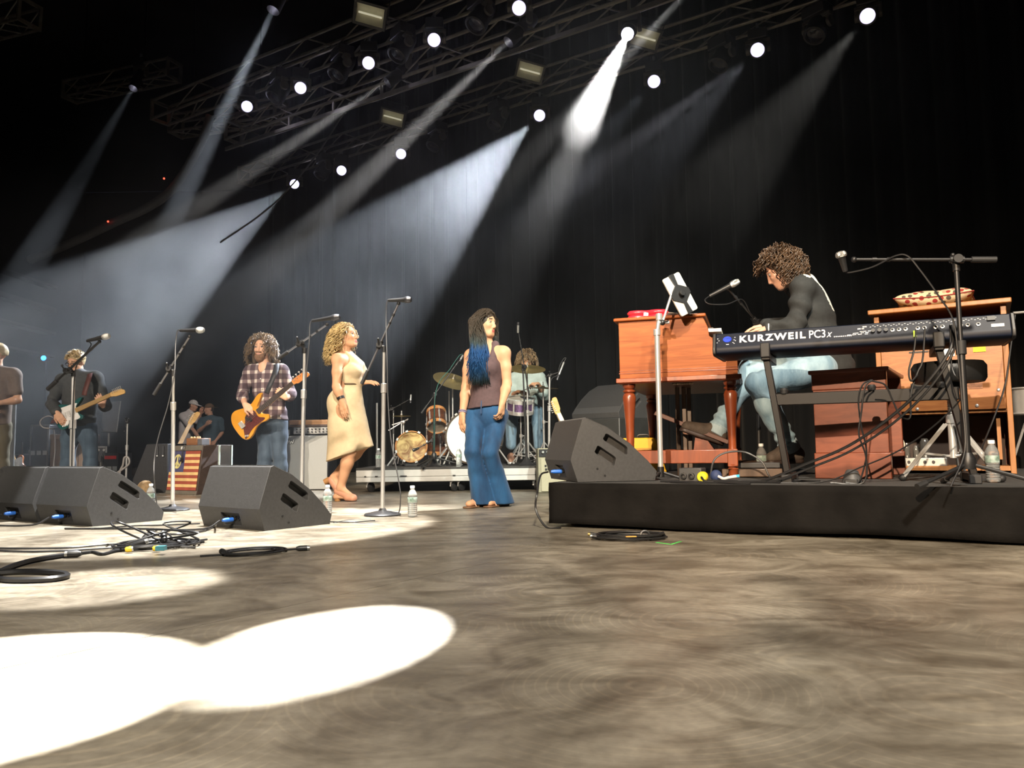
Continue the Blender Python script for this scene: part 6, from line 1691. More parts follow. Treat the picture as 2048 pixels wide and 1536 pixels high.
def shoe(name, mt, parent, an, toe, g=0.012, top=0.07, sole=None, vox=0.008):
    F = Flesh(vox); foot(F, an, toe, 1.0, g); F.cut(V((0, 0, V(toe).z - 0.004)), (0, 0, -1)); F.cut(V(an) + V((0, 0, top)), (0, 0, 1))
    o = F.obj(name, mt, parent)
    if sole:
        F = Flesh(vox); d = V(toe) - V(an); d.z = 0; d.normalize(); z = V((0, 0, 1)); h = V((V(an).x, V(an).y, V(toe).z)) - d * 0.05
        F.cap(h, V(toe) + d * 0.012, 0.042, 0.044, 0.01); F.cut(V(toe) + z * 0.012, z); F.cut(V(toe) - z * 0.016, -z); F.obj('sole', sole, o)
    return o
def person(label, loc):
    return thing('person', label, 'person', (loc.x, loc.y, loc.z), world=True)
def curly(b, pts, rnd, length, out, curl_r, turns, rad, c, drop=1.0, n=14, back=None, sides=3, keep=None):
    for p, nrm, x, y, z in pts:
        L_ = length * rnd.uniform(0.75, 1.15); ph = rnd.uniform(0, 6.28); tn = turns * rnd.uniform(0.8, 1.2)
        d0 = (nrm + V((rnd.uniform(-.25, .25), rnd.uniform(-.25, .25), rnd.uniform(-.1, .3)))).normalized()
        P = []; q = V(p)
        for j in range(n):
            t = j / (n - 1)
            dirn = (d0 * max(0.0, 1 - t * 1.7) * out + V((0, 0, -1)) * (0.12 + t * 1.4) * drop + (V(back) * 0.3 if back is not None else V()))
            if j: q = q + dirn.normalized() * (L_ / (n - 1))
            v_ = q - V(c)
            if v_.length < 0.112 and t > 0.05: q = V(c) + v_.normalized() * 0.112
            e1 = dirn.orthogonal().normalized(); e2 = dirn.normalized().cross(e1)
            a = ph + tn * t * 6.28; cr = curl_r * min(1.0, t * 4)
            P.append(q + e1 * cos(a) * cr + e2 * sin(a) * cr)
        if keep is not None and not keep(P[-1]): continue
        b.tube(P, [rad * (1.05 - 0.5 * j / (n - 1)) for j in range(n)], sides)
def cap_hair(c, f, u, r, k, grow, vox, mt, name, parent, extra=None, cutp=None):
    F = Flesh(vox); R = (r, f, u)
    F.ell(V(c) + u * 0.024 * k - f * 0.020 * k, ((0.074 + grow) * k, (0.090 + grow) * k, (0.093 + grow) * k), R, 0.02)
    if extra: extra(F)
    for p, n in (cutp or []): F.cut(p, n, 0.01)
    return F
# ======== woman in blue flared jeans
D = 6.17
A = lambda x, y, dy=0.0: at(x, y, D + dy)
P1 = person('woman with blue-ended long dark hair in plum tank top and flared jeans', V((A(978, 1000).x, D, 0)))
tf = V((-0.32, -0.95, 0)).normalized()
J = dict(pel=A(974, 822), chest=A(973, 739, -0.01), neck=A(975, 694, 0.02), sl=A(1006, 706, -0.05), sr=A(945, 711, 0.07), f=tf)
SL, EL, WL = A(1009, 707, -0.05), A(1014, 768, -0.05), A(1004, 808, -0.14)
SR, ER, WR = A(940, 712, 0.07), A(932, 774, 0.06), A(925, 828, -0.02)
HL, KL, NL = A(995, 832, 0.02), A(979, 906, -0.13), A(1003, 996, 0.06)
HR, KR, NR = A(953, 832, 0.02), A(945, 903, -0.15), A(966, 994, 0.0)
NL.z = NR.z = 0.075
TL, TR_ = NL + V((-0.09, -0.15, -0.06)), NR + V((-0.10, -0.13, -0.06))
hc = A(971, 648, 0.0); hf0, hu0 = V((0.80, -0.58, -0.04)), V((0.05, 0.02, 1))
F = Flesh(0.006); torso(F, J, 0.93, True)
F.cap(J['neck'] - V((0, 0, 0.03)), hc - V((0, 0, 0.03)), 0.050, 0.045, 0.03)
hf, hu, hr = head(F, hc, hf0, hu0, 0.93, True)
arm(F, SL, EL, WL, 0.97); arm(F, SR, ER, WR, 0.97)
hand(F, WL, V((-0.10, -0.15, -1)), V((0.75, -0.55, 0)), -1, 0.92, 0.75, thumb=0.35); hand(F, WR, V((-0.08, -0.2, -1)), V((-0.75, -0.6, 0)), 1, 0.92, 0.42, thumb=0.45)
leg(F, HL, KL, NL, 0.80); leg(F, HR, KR, NR, 0.80); foot(F, NL, TL, 0.85); foot(F, NR, TR_, 0.85)
F.obj('body', [SK1, LIP, BROWD], P1, paint=face_paint(hc, hf, hu, hr, 0.93))
eyes(P1, hc, hf, hu, hr, 0.93)
JB = denim('denim_bright', (0.007, 0.048, 0.135), (0.014, 0.088, 0.22))
F = Flesh(0.008)
F.cap(J['pel'] + V((0, 0, 0.06)), J['pel'] - V((0, 0, 0.02)), 0.132, 0.158, 0.03, (tf, 1.36))
F.ell(J['pel'] - tf * 0.045 - V((0, 0, 0.05)), (0.14, 0.10, 0.11), (V((tf.y, -tf.x, 0)), tf, V((0, 0, 1))), 0.05)
for h, k_, n_ in ((HL, KL, NL), (HR, KR, NR)):
    F.cap(h, h.lerp(k_, 0.5), 0.090, 0.076, 0.008); F.cap(h.lerp(k_, 0.5), k_, 0.076, 0.062, 0.008)
    m_ = k_.lerp(n_, 0.45); F.cap(k_, m_, 0.062, 0.070, 0.008); F.cap(m_, V((n_.x, n_.y, 0.0)) + V((0.01, -0.03, 0)), 0.070, 0.100, 0.008)
F.cut(V((0, 0, 0.022)), (0, 0, -1)); F.cut(J['pel'] + V((0, 0, 0.065)), (0, 0, 1))
ff = fold_fn(3, 0.0055, 24, (1, 1, 0.30))
for c_, ax_ in ((KL, KL - HL), (KR, KR - HR)): ff = bunch(ff, V(c_) + V((0, 0, -0.03)), ax_ + V((0.12, 0, 0)), 62, 0.0022, 0.12)
jn = F.obj('jeans', JB, P1, folds=ff)
B = MB(); p0 = J['pel'] + tf * 0.118 + V((0.0, 0, 0.075)); B.tube([p0, p0 + tf * 0.012 - V((0, 0, 0.05)), p0 + tf * 0.012 - V((0, 0, 0.10))], 0.005, 6); B.obj('fly_seam', denim('denim_seam', (0.03, 0.07, 0.16), (0.05, 0.10, 0.22)), jn)
PLUM = pm('plum_knit', (0.095, 0.058, 0.062), 0.85, 0, 0.12, 40, 0.15)
F = Flesh(0.007)
ch, nk, pel = J['chest'], J['neck'], J['pel']
W_ = (J['sr'] - J['sl']).length / 2; lat = (J['sr'] - J['sl']).normalized()
F.cap(ch - V((0, 0, 0.03)), ch.lerp(nk, 0.40), W_ * 0.84 + 0.012, W_ * 0.76 + 0.012, 0.03, (tf, 1.36)); F.cap(pel.lerp(ch, 0.45), ch, W_ * 0.76 + 0.014, W_ * 0.84 + 0.012, 0.03, (tf, 1.30))
F.cap(pel + V((0, 0, 0.01)), pel.lerp(ch, 0.45), 0.162, W_ * 0.80 + 0.014, 0.03, (tf, 1.22))
for s in (-1, 1):
    F.ell(ch + tf * (W_ * 0.84 * 0.58) + lat * s * W_ * 0.42 + V((0, 0, 0.012)), (0.066, 0.054, 0.062), (lat, tf, V((0, 0, 1))), 0.05)
    F.cap(ch.lerp(nk, 0.5) + lat * s * W_ * 0.55 + tf * 0.05, nk + lat * s * W_ * 0.50 + V((0, 0, 0.012)), 0.034, 0.030, 0.02); F.cap(nk + lat * s * W_ * 0.50 + V((0, 0, 0.012)), ch.lerp(nk, 0.5) + lat * s * W_ * 0.55 - tf * 0.07, 0.030, 0.034, 0.02)
F.ell(nk + tf * 0.10 - V((0, 0, 0.045)), (0.052, 0.09, 0.085), (lat, tf, V((0, 0, 1))), 0.012, neg=True)
F.cut(pel + V((0, 0, 0.030)) , V((0.10, 0, -1)))
F.obj('tank_top', PLUM, P1, folds=fold_fn(5, 0.0035, 26))
def dyed():
    m, nt, b, N, L = _new('dyed_hair')
    tc = N.new('ShaderNodeTexCoord'); sp = N.new('ShaderNodeSeparateXYZ'); L.new(tc.outputs['Object'], sp.inputs[0])
    z0 = lambda y: A(970, y).z
    mr = N.new('ShaderNodeMapRange'); mr.inputs[1].default_value, mr.inputs[2].default_value = z0(770), z0(620)
    nz = N.new('ShaderNodeTexNoise'); nz.inputs['Scale'].default_value = 30; mp = N.new('ShaderNodeMapping'); mp.inputs['Scale'].default_value = (1, 1, 0.08)
    L.new(tc.outputs['Object'], mp.inputs[0]); L.new(mp.outputs[0], nz.inputs['Vector'])
    ad = N.new('ShaderNodeMath'); ad.operation = 'MULTIPLY_ADD'; ad.inputs[1].default_value = 0.16; L.new(nz.outputs['Fac'], ad.inputs[0])
    L.new(sp.outputs['Z'], mr.inputs[0]); L.new(mr.outputs[0], ad.inputs[2])
    r = N.new('ShaderNodeValToRGB'); e = r.color_ramp.elements
    e[0].position, e[0].color = 0.10, (0.02, 0.035, 0.04, 1)
    e[1].position, e[1].color = 1.0, (0.045, 0.032, 0.022, 1)
    for p_, c_ in ((0.26, (0.012, 0.06, 0.16, 1)), (0.50, (0.012, 0.07, 0.22, 1)), (0.60, (0.035, 0.055, 0.06, 1)), (0.75, (0.05, 0.04, 0.03, 1))):
        q = e.new(p_); q.color = c_
    L.new(ad.outputs[0], r.inputs[0]); L.new(r.outputs[0], b.inputs['Base Color']); b.inputs['Roughness'].default_value = 0.55; b.inputs['Specular IOR Level'].default_value = 0.3
    return m
DYE = dyed()
rn = random.Random(21)
F = cap_hair(hc, hf, hu, hr, 0.93, 0.010, 0.006, DYE, 'hair', P1, cutp=[(hc + hf * 0.055 - hr * 0.0 + hu * 0.03, hf + hr * -0.2 - hu * 0.55)])
F.ell(hc - hf * 0.045 - hu * 0.09, (0.066, 0.055, 0.13), (hr, hf, hu), 0.03)
hair = F.obj('hair', DYE, P1)
B = MB()
left = V((-1, 0, 0))
for p, nrm, x, y, z in scalp_points(hc, hf, hu, hr, 900, 0.93, rn, low=-0.45):
    ph = rn.uniform(0, 6.28); P = []
    toleft = p.x < hc.x + 0.012
    if toleft: end = A(rn.triangular(930, 984, 955), rn.uniform(718, 772), -0.13 + rn.uniform(-0.03, 0.03)); mid = A(rn.uniform(941, 974), 690, -0.09 + rn.uniform(-0.05, 0.05))
    else: end = A(rn.uniform(985, 1000), rn.uniform(690, 715), 0.10); mid = A(rn.uniform(985, 996), 672, 0.07)
    n1 = p + nrm * 0.014
    out = V((left * 0.055 + V((0, -0.05, 0)))) if toleft else V((0.028, 0.05, 0))
    q1 = hc + V((0, 0, -0.01)) + (out + V((nrm.x * 0.07, nrm.y * 0.07, 0)))
    cp = catmull([p, n1, q1.lerp(n1, 0.25) + nrm * 0.01, mid, end], 4)
    P = [q + V((sin(ph + 5 * j / len(cp)) * 0.006, cos(ph + 4 * j / len(cp)) * 0.006, 0)) for j, q in enumerate(cp)]
    ok = True
    for q in P[:9]:
        v_ = q - hc
        if v_.dot(hf) > 0.056 and -0.07 < v_.dot(hr) < 0.022 and -0.11 < v_.dot(hu) < 0.055: ok = False
    if ok: B.tube(P, [0.0040 * (1 - 0.5 * j / len(P)) for j in range(len(P))], 3)
hs = B.obj('strands', DYE, hair, angle=180); hs['kind'] = 'stuff'
SOLE, STRAP = pm('sandal_sole', (0.16, 0.085, 0.045), 0.6), pm('sandal_strap', (0.40, 0.22, 0.13), 0.5)
for n_, t_ in ((NL, TL), (NR, TR_)):
    d_ = (t_ - n_); d_.z = 0; d_.normalize(); z = V((0, 0, 1))
    F = Flesh(0.007); h_ = V((n_.x, n_.y, 0.008)) - d_ * 0.05; F.cap(h_, V((t_.x, t_.y, 0.008)) + d_ * 0.012, 0.040, 0.045, 0.01); F.cut(V((0, 0, 0.014)), z); F.cut(V((0, 0, 0.001)), -z); so_ = F.obj('sandal', SOLE, P1)
    B = MB(); q = V((t_.x, t_.y, 0.0)); s_ = d_.cross(z)
    for a_ in (-0.035, -0.065): B.tube(catmull([q + d_ * a_ + s_ * 0.042 + z * 0.012, q + d_ * a_ + z * 0.062, q + d_ * a_ - s_ * 0.042 + z * 0.012], 5), 0.005, 6)
    B.obj('strap', STRAP, so_)
B = MB(); d_ = (WR - ER).normalized(); B.ring(0.030, 0.005, 18, 6, place(WR - d_ * 0.012, d_)); B.ring(0.031, 0.004, 18, 6, place(WR - d_ * 0.024, d_)); B.obj('bracelet', pm('bracelet', (0.32, 0.28, 0.42), 0.4), P1)
# ======== blonde singer
D = 7.1
A = lambda x, y, dy=0.0: at(x, y, D + dy)
P2 = person('woman with curly blonde hair in a cream knee-length dress and tan heeled clogs', V((A(690, 1000).x, D, 0)))
tf = V((0.93, -0.36, 0)).normalized()
J = dict(pel=A(690, 806), chest=A(700, 742), neck=A(690, 709), sl=A(700, 717, 0.13), sr=A(676, 719, -0.13), f=tf)
SN, EN, WN = A(675, 720, -0.14), A(673, 774, -0.20), A(684, 802, -0.21)
SF, EF, WF = A(701, 718, 0.14), A(708, 766, 0.12), A(726, 765, 0.0)
HN, KN, NN = A(688, 815, -0.08), A(700, 904, -0.07), A(682, 972, -0.04)
HF, KF, NF = A(697, 815, 0.08), A(730, 884, 0.05), A(668, 955, 0.14)
hc = A(694, 673); hf0, hu0 = V((0.93, -0.30, 0.16)), V((-0.15, 0.05, 1))
F = Flesh(0.006); torso(F, J, 0.95, True)
F.cap(J['neck'] - V((0, 0, 0.03)), hc - V((0.01, 0, 0.03)), 0.050, 0.047, 0.03)
hf, hu, hr = head(F, hc, hf0, hu0, 0.95, True)
arm(F, SN, EN, WN, 1.0); arm(F, SF, EF, WF, 0.95)
hand(F, WN, V((0.22, -0.1, -1)), V((-0.35, -0.9, 0)), 1, 0.93, 0.22, thumb=0.5, spread=0.05)
hand(F, WF, V((1, -0.25, 0.02)), V((0.0, -0.45, 1)), -1, 0.90, 0.30, thumb=0.5, spread=0.14)
leg(F, HN, KN, NN, 0.98); leg(F, HF, KF, NF, 0.98)
tn = A(706, 1000, -0.08); tn.z = 0.02; tfo = A(683, 992, 0.06); tfo.z = 0.03
foot(F, NN, tn, 0.9); F.cap(NF, tfo, 0.034, 0.026, 0.02)
F.obj('body', [SK1, LIP, BROWL], P2, paint=face_paint(hc, hf, hu, hr, 0.95))
eyes(P2, hc, hf, hu, hr, 0.95)
CREAM = pm('cream_crepe', (0.66, 0.53, 0.34), 0.8, 0, 0.05, 30, 0.1)
def dress_prims(F, g=0.0):
    ch, nk, pel = J['chest'], J['neck'], J['pel']; W_ = (J['sr'] - J['sl']).length / 2; lat = (J['sr'] - J['sl']).normalized()
    wst = A(703, 770); 
    F.cap(ch - V((0, 0, 0.02)), ch + V((0, 0, 0.055)), W_ * 0.86 + 0.012 + g, W_ * 0.70 + g, 0.03, (tf, 1.22)); F.cap(wst, ch, 0.098 + g, W_ * 0.86 + 0.012 + g, 0.03, (tf, 1.12))
    for s in (-1, 1): F.ell(ch + tf * (W_ * 0.5 + 0.012) + lat * s * W_ * 0.44, (0.070 + g, 0.062 + g, 0.070 + g), (lat, tf, V((0, 0, 1))), 0.035)
    return ch, nk, pel, wst, lat, W_
F = Flesh(0.007)
ch, nk, pel, wst, lat, W_ = dress_prims(F)
F.chain([wst, A(692, 806), A(694, 850), A(697, 925)], [0.098, 0.160, 0.168, 0.172], 0.04, (tf.cross(V((0, 0, 1))), 1.10))
F.ell(A(680, 808), (0.10, 0.13, 0.12), None, 0.05)
F.cap(A(708, 830), A(734, 905), 0.10, 0.075, 0.05)
F.cap(A(688, 850), A(670, 930), 0.12, 0.085, 0.05)
for s in (-1, 1): F.cap(ch + tf * 0.10 + lat * s * 0.03 + V((0, 0, 0.05)), nk + tf * 0.035 + lat * s * 0.045 + V((0, 0, 0.02)), 0.042, 0.014, 0.02)
F.ell(nk - tf * 0.12 - V((0, 0, 0.02)), (0.14, 0.10, 0.14), (lat, tf, V((0, 0, 1))), 0.02, neg=True)
hem0, hem1 = A(661, 921), A(744, 893); hd_ = (hem1 - hem0).normalized(); hn_ = V((hd_.z, 0, -hd_.x))
F.cut(hem0, hn_)
F.ell(A(722, 912, -0.20), (0.075, 0.16, 0.135), None, 0.02, neg=True)
ff = fold_fn(8, 0.005, 17, (1.2, 1.2, 0.25))
dr = F.obj('dress', CREAM, P2, folds=bunch(ff, A(700, 760), (0.2, 0, 1), 60, 0.004, 0.08))
F = Flesh(0.006); dress_prims(F, 0.005); F.cap(wst - V((0, 0, 0.02)), wst, 0.106, 0.104, 0.02, (tf, 1.12)); F.cut(wst + V((0, 0, 0.010)), (0, 0, 1)); F.cut(wst - V((0, 0, 0.006)), (0, 0, -1)); F.obj('belt', pm('belt_brown', (0.09, 0.06, 0.03), 0.5), dr)
BLONDE = pm('blonde_hair', (0.42, 0.28, 0.11), 0.42, 0, 0.35, 18, col2=(0.82, 0.62, 0.30))
BLD = pm('blonde_under', (0.26, 0.165, 0.06), 0.6, 0, 0.3, 20)
rn = random.Random(4)
F = cap_hair(hc, hf, hu, hr, 0.95, 0.008, 0.008, BLD, 'hair', P2, cutp=[(hc + hf * 0.052 + hu * 0.03, hf - hu * 0.45)])
F.ell(hc - hf * 0.070 - hu * 0.08, (0.080, 0.060, 0.12), (hr, hf, hu), 0.04)
hair = F.obj('hair', BLD, P2, folds=fold_fn(9, 0.006, 70))
B = MB(); curly(B, scalp_points(hc, hf, hu, hr, 520, 0.95, rn, low=-0.55), rn, 0.24, 0.62, 0.011, 4.0, 0.0042, hc, 1.0, 18, back=-hf * 0.8,
                keep=lambda q: (q - hc).dot(hf) < 0.015)
hs = B.obj('curls', BLONDE, hair, angle=180); hs['kind'] = 'stuff'
CLOG, HEEL = pm('clog_leather', (0.56, 0.27, 0.17), 0.5), pm('heel_wood', (0.38, 0.19, 0.07), 0.5)
for an_, t_, hz in ((NN, tn, 0.075), (NF, tfo, 0.075)):
    F = Flesh(0.007); d_ = (t_ - an_); d_.z = 0; d_.normalize(); z = V((0, 0, 1))
    if an_ is NN:
        hl = V((an_.x, an_.y, 0)) - d_ * 0.035
        F.cap(hl + z * 0.085, V((t_.x, t_.y, 0.028)), 0.034, 0.036, 0.02); F.cap(V((t_.x, t_.y, 0.026)), V((t_.x, t_.y, 0.026)) - d_ * 0.05 + z * 0.01, 0.036, 0.040, 0.01)
        F.cut(V((0, 0, 0.004)), -z); F.cut(hl + z * 0.115, z)
        cl = F.obj('clog', CLOG, P2)
        B = MB(); B.tube([hl + z * 0.002, hl + z * 0.06], [0.027, 0.032], 10); B.obj('heel', HEEL, cl)
    else:
        ax_ = (t_ - an_).normalized(); nrm_ = V((-ax_.z, 0, ax_.x)); nrm_ = -nrm_ if nrm_.x > 0 else nrm_
        F.cap(an_ + ax_ * 0.01 + nrm_ * 0.03, t_ + V((0.01, 0, 0.0)), 0.036, 0.034, 0.02); F.cut(V((0, 0, 0.004)), -z); cl = F.obj('clog', CLOG, P2)
        B = MB(); h0 = an_ + nrm_ * 0.05; B.tube([h0, h0 + nrm_ * 0.055 - ax_ * 0.0], [0.032, 0.028], 10); B.obj('heel', HEEL, cl)
B = MB(); d_ = (WN - EN).normalized(); M = place(WN - d_ * 0.03, d_); B.lathe([(0.030, -0.012), (0.033, -0.012), (0.033, 0.012), (0.030, 0.012)], 20, M); B.obj('wristband', BLACK, P2)
# ======== keyboard player
D = 5.15
A = lambda x, y, dy=0.0: at(x, y, D + dy)
P3 = person('seated man with brown curls bent over the organ in a black pullover and faded jeans', V((A(1650, 740).x, D, PZ)))
tf = V((-0.88, 0.47, -0.25)).normalized(); tl = V((-0.47, -0.88, 0))
J = dict(pel=A(1652, 728), chest=A(1627, 628), neck=A(1606, 566), sl=A(1612, 583) + tl * 0.165, sr=A(1612, 583) - tl * 0.165, f=tf)
SL, EL, WL = J['sl'], A(1592, 655, -0.20), A(1538, 657, -0.14)
SR, ER, WR = J['sr'], A(1590, 650, 0.24), A(1532, 652, 0.18)
HL, KL, NL = A(1640, 738, -0.13), A(1514, 768, -0.17), A(1578, 893, -0.10)
HR, KR, NR = A(1652, 735, 0.06), A(1502, 738, 0.14), A(1434, 860, 0.16)
hc = A(1562, 541); hf0, hu0 = V((-0.82, 0.30, -0.50)), V((-0.45, 0.15, 0.86))
F = Flesh(0.0065); torso(F, J, 1.02)
F.cap(J['neck'], hc + V((0.03, 0, -0.03)), 0.062, 0.056, 0.03)
hf, hu, hr = head(F, hc, hf0, hu0, 1.02)
arm(F, SL, EL, WL, 1.02); arm(F, SR, ER, WR, 1.02)
hand(F, WL, V((-1, 0.35, -0.12)), V((0, 0, 1)), -1, 1.0, 0.35); hand(F, WR, V((-1, 0.35, -0.12)), V((0, 0, 1)), 1, 1.0, 0.35)
leg(F, HL, KL, NL, 0.88); leg(F, HR, KR, NR, 0.88)
tL = A(1545, 925, -0.12); tR = A(1372, 862, 0.16)
F.cap(NL, tL, 0.034, 0.026, 0.02); F.cap(NR, tR, 0.034, 0.026, 0.02)
F.obj('body', [SK3, LIPM, BROWD], P3, paint=face_paint(hc, hf, hu, hr, 1.02))
eyes(P3, hc, hf, hu, hr, 1.02)
PULL = pm('pullover_black', (0.020, 0.021, 0.021), 0.85, 0, 0.15, 40, 0.2)
F = Flesh(0.008); torso(F, J, 1.02, grow=0.022)
F.cap(J['pel'] + V((0.02, 0, -0.03)), J['pel'].lerp(J['chest'], 0.5), 0.185, 0.17, 0.03, (tf, 1.25)); F.ell(A(1672, 738), (0.10, 0.16, 0.085), None, 0.05)
arm(F, SL, EL, WL, 1.05, 0.018); arm(F, SR, ER, WR, 1.05, 0.018); F.cap(J['neck'] - V((0, 0, 0.01)), J['neck'].lerp(hc, 0.22), 0.078, 0.070, 0.02)
for e_, w_ in ((EL, WL), (ER, WR)): F.cut(w_ - (w_ - e_).normalized() * 0.015, (w_ - e_)) if False else None
F.cut(A(1650, 762), (0.15, 0, -1))
stripe = [A(*q) for q in ((1594, 562), (1602, 553), (1612, 552), (1626, 562), (1638, 578), (1648, 597), (1654, 610), (1658, 620))]
SX = np.array([(p.x, p.z) for p in stripe])
def pstripe(P):
    q = P[:, [0, 2]]; d = np.full(len(P), 9.0)
    for i in range(len(SX) - 1):
        a_, b_ = SX[i], SX[i + 1]; ab = b_ - a_; t_ = np.clip(((q - a_) @ ab) / (ab @ ab), 0, 1); d = np.minimum(d, np.linalg.norm(q - a_ - t_[:, None] * ab, axis=1))
    jit = 0.003 * np.sin(P[:, 2] * 300) * np.sin(P[:, 0] * 210)
    return ((d + jit < 0.023) & (P[:, 1] < D + 0.10)).astype(int)
ff = bunch(bunch(fold_fn(12, 0.005, 20), A(1640, 660), (0.45, 0, 1), 55, 0.008, 0.16), EL, EL - SL, 70, 0.006, 0.08)
F.obj('pullover', [PULL, pm('print_white', (0.70, 0.68, 0.60), 0.7)], P3, folds=ff, paint=pstripe)
for e_, w_ in ((EL, WL), (ER, WR)):
    d_ = (w_ - e_).normalized(); B = MB(); B.lathe([(0.043, -0.02), (0.045, -0.02), (0.045, 0.018), (0.040, 0.022)], 18, place(w_ - d_ * 0.0, d_), cap=False); cf = B.obj('cuff', PULL, P3)
    B = MB(); B.lathe([(0.0455, -0.004), (0.047, -0.004), (0.047, 0.004), (0.0455, 0.004)], 18, place(w_ - d_ * 0.0, d_), cap=False); B.obj('cuff_stripe', pm('cuff_grey', (0.35, 0.38, 0.42), 0.7), cf)
JL = denim('denim_faded', (0.20, 0.33, 0.43), (0.36, 0.50, 0.58))
F = Flesh(0.008); F.cap(J['pel'] + V((0.0, 0, -0.02)), J['pel'] + V((-0.02, 0, 0.06)), 0.165, 0.16, 0.03, (tf, 1.2)); F.ell(A(1668, 742), (0.11, 0.16, 0.075), None, 0.05)
for h, k_, n_ in ((HL, KL, NL), (HR, KR, NR)): leg(F, h, k_, n_, 1.04, 0.012, 0.058)
for k_, n_ in ((KL, NL), (KR, NR)): F.cut(V(), V()) if False else None
ff = fold_fn(14, 0.004, 24)
for n_, k_ in ((NL, KL), (NR, KR)): ff = bunch(ff, n_.lerp(k_, 0.12), n_ - k_, 95, 0.007, 0.09)
ff = bunch(ff, KL.lerp(HL, 0.12), KL - HL, 60, 0.005, 0.12)
F.obj('jeans', JL, P3, folds=ff)
for n_, k_ in ((NL, KL), (NR, KR)):
    d_ = (n_ - k_).normalized(); B = MB(); B.lathe([(0.058, -0.035), (0.064, -0.035), (0.066, 0.028), (0.060, 0.032)], 20, place(n_, d_), cap=False); B.obj('turned_hem', denim('denim_hem', (0.30, 0.42, 0.50), (0.46, 0.58, 0.64)), P3)
BOOT, BSOLE = pm('boot_suede', (0.075, 0.055, 0.042), 0.7, 0, 0.2, 30, 0.3), pm('boot_sole', (0.035, 0.022, 0.018), 0.5)
for n_, t_, hl in ((NL, tL, A(1599, 922, -0.09)), (NR, tR, A(1440, 886, 0.16))):
    d_ = (t_ - hl).normalized(); up_ = (n_ - hl); up_ = (up_ - d_ * up_.dot(d_)).normalized()
    F = Flesh(0.007); F.cap(n_ - (n_ - hl) * -0.15, hl + up_ * 0.045 + d_ * 0.02, 0.048, 0.047, 0.02); F.cap(hl + up_ * 0.045 + d_ * 0.02, t_ + up_ * 0.03, 0.046, 0.034, 0.03); F.cap(n_, t_ + up_ * 0.03, 0.042, 0.030, 0.03)
    F.cut(hl + up_ * 0.008, -up_); bt_ = F.obj('boot', BOOT, P3)
    F = Flesh(0.006); F.cap(hl + d_ * 0.02, t_ + d_ * 0.005, 0.046, 0.040, 0.01); F.cut(hl + up_ * 0.012, up_); F.cut(hl - up_ * 0.014, -up_); F.obj('sole', BSOLE, bt_)
    B = MB()
    for j in range(3):
        q = n_.lerp(t_, 0.25 + 0.12 * j) + up_ * (0.042 - 0.004 * j); s_ = d_.cross(up_); B.tube([q - s_ * 0.022 - up_ * 0.008, q + up_ * 0.004, q + s_ * 0.022 - up_ * 0.008], 0.003, 5)
    B.obj('lace', pm('lace', (0.20, 0.17, 0.12), 0.7), bt_)
BRHAIR = pm('brown_hair', (0.042, 0.022, 0.012), 0.4, 0, 0.4, 18, col2=(0.11, 0.062, 0.034))
BRU = pm('brown_under', (0.040, 0.022, 0.012), 0.6)
rn = random.Random(8)
F = cap_hair(hc, hf, hu, hr, 1.02, 0.020, 0.008, BRU, 'hair', P3, cutp=[(hc + hf * 0.045 + hu * 0.02, hf - hu * 0.45)])
F.ell(hc - hf * 0.08 - hu * 0.045, (0.085, 0.07, 0.085), (hr, hf, hu), 0.04)
hair = F.obj('hair', BRU, P3, folds=fold_fn(15, 0.006, 70))
B = MB(); curly(B, scalp_points(hc, hf, hu, hr, 640, 1.02, rn, low=-0.5), rn, 0.17, 1.5, 0.013, 2.6, 0.0045, hc, 0.75, 14, keep=lambda q: not ((q - hc).dot(hf) > 0.045 and (q - hc).dot(hu) < 0.045))
hs = B.obj('curls', BRHAIR, hair, angle=180); hs['kind'] = 'stuff'
# pedal board under his feet
t = thing('pedal_board', 'dark organ pedal board under the feet of the organ player', 'pedal board', O0, oa)
B = MB(); B.box((OD + 0.06, OW / 2, 0.03), (0.36, OW - 0.16, 0.05)); B.obj('frame', BRN, t, bevel=0.004)
for i in range(12):
    B = MB(); B.box((OD + 0.06, 0.16 + i * (OW - 0.32) / 11, 0.075), (0.34, 0.030, 0.035)); B.obj('pedal', BRN if i % 3 else BLACK, t, bevel=0.004)
# ======== bassist
def plaid():
    m, nt, b, N, L = _new('plaid_flannel')
    tc = N.new('ShaderNodeTexCoord'); sp = N.new('ShaderNodeSeparateXYZ'); L.new(tc.outputs['Object'], sp.inputs[0])
    def band(sock, fr, ph):
        a = N.new('ShaderNodeMath'); a.operation = 'MULTIPLY_ADD'; a.inputs[1].default_value, a.inputs[2].default_value = fr, ph; L.new(sock, a.inputs[0])
        s = N.new('ShaderNodeMath'); s.operation = 'SINE'; L.new(a.outputs[0], s.inputs[0])
        r = N.new('ShaderNodeMapRange'); r.inputs[1].default_value, r.inputs[2].default_value = 0.25, 0.55; L.new(s.outputs[0], r.inputs[0]); return r.outputs[0]
    h, v = band(sp.outputs['Z'], 62, 0.4), band(sp.outputs['X'], 70, 1.0)
    ad = N.new('ShaderNodeMath'); ad.operation = 'ADD'; L.new(h, ad.inputs[0]); L.new(v, ad.inputs[1])
    hf_ = N.new('ShaderNodeMath'); hf_.operation = 'MULTIPLY'; hf_.inputs[1].default_value = 0.5; L.new(ad.outputs[0], hf_.inputs[0])
    r = N.new('ShaderNodeValToRGB'); e = r.color_ramp.elements; e[0].color, e[1].color = (0.060, 0.034, 0.042, 1), (0.56, 0.50, 0.45, 1)
    q = e.new(0.5); q.color = (0.17, 0.12, 0.125, 1)
    L.new(hf_.outputs[0], r.inputs[0]); L.new(r.outputs[0], b.inputs['Base Color']); b.inputs['Roughness'].default_value = 0.85
    return m
D = 8.7
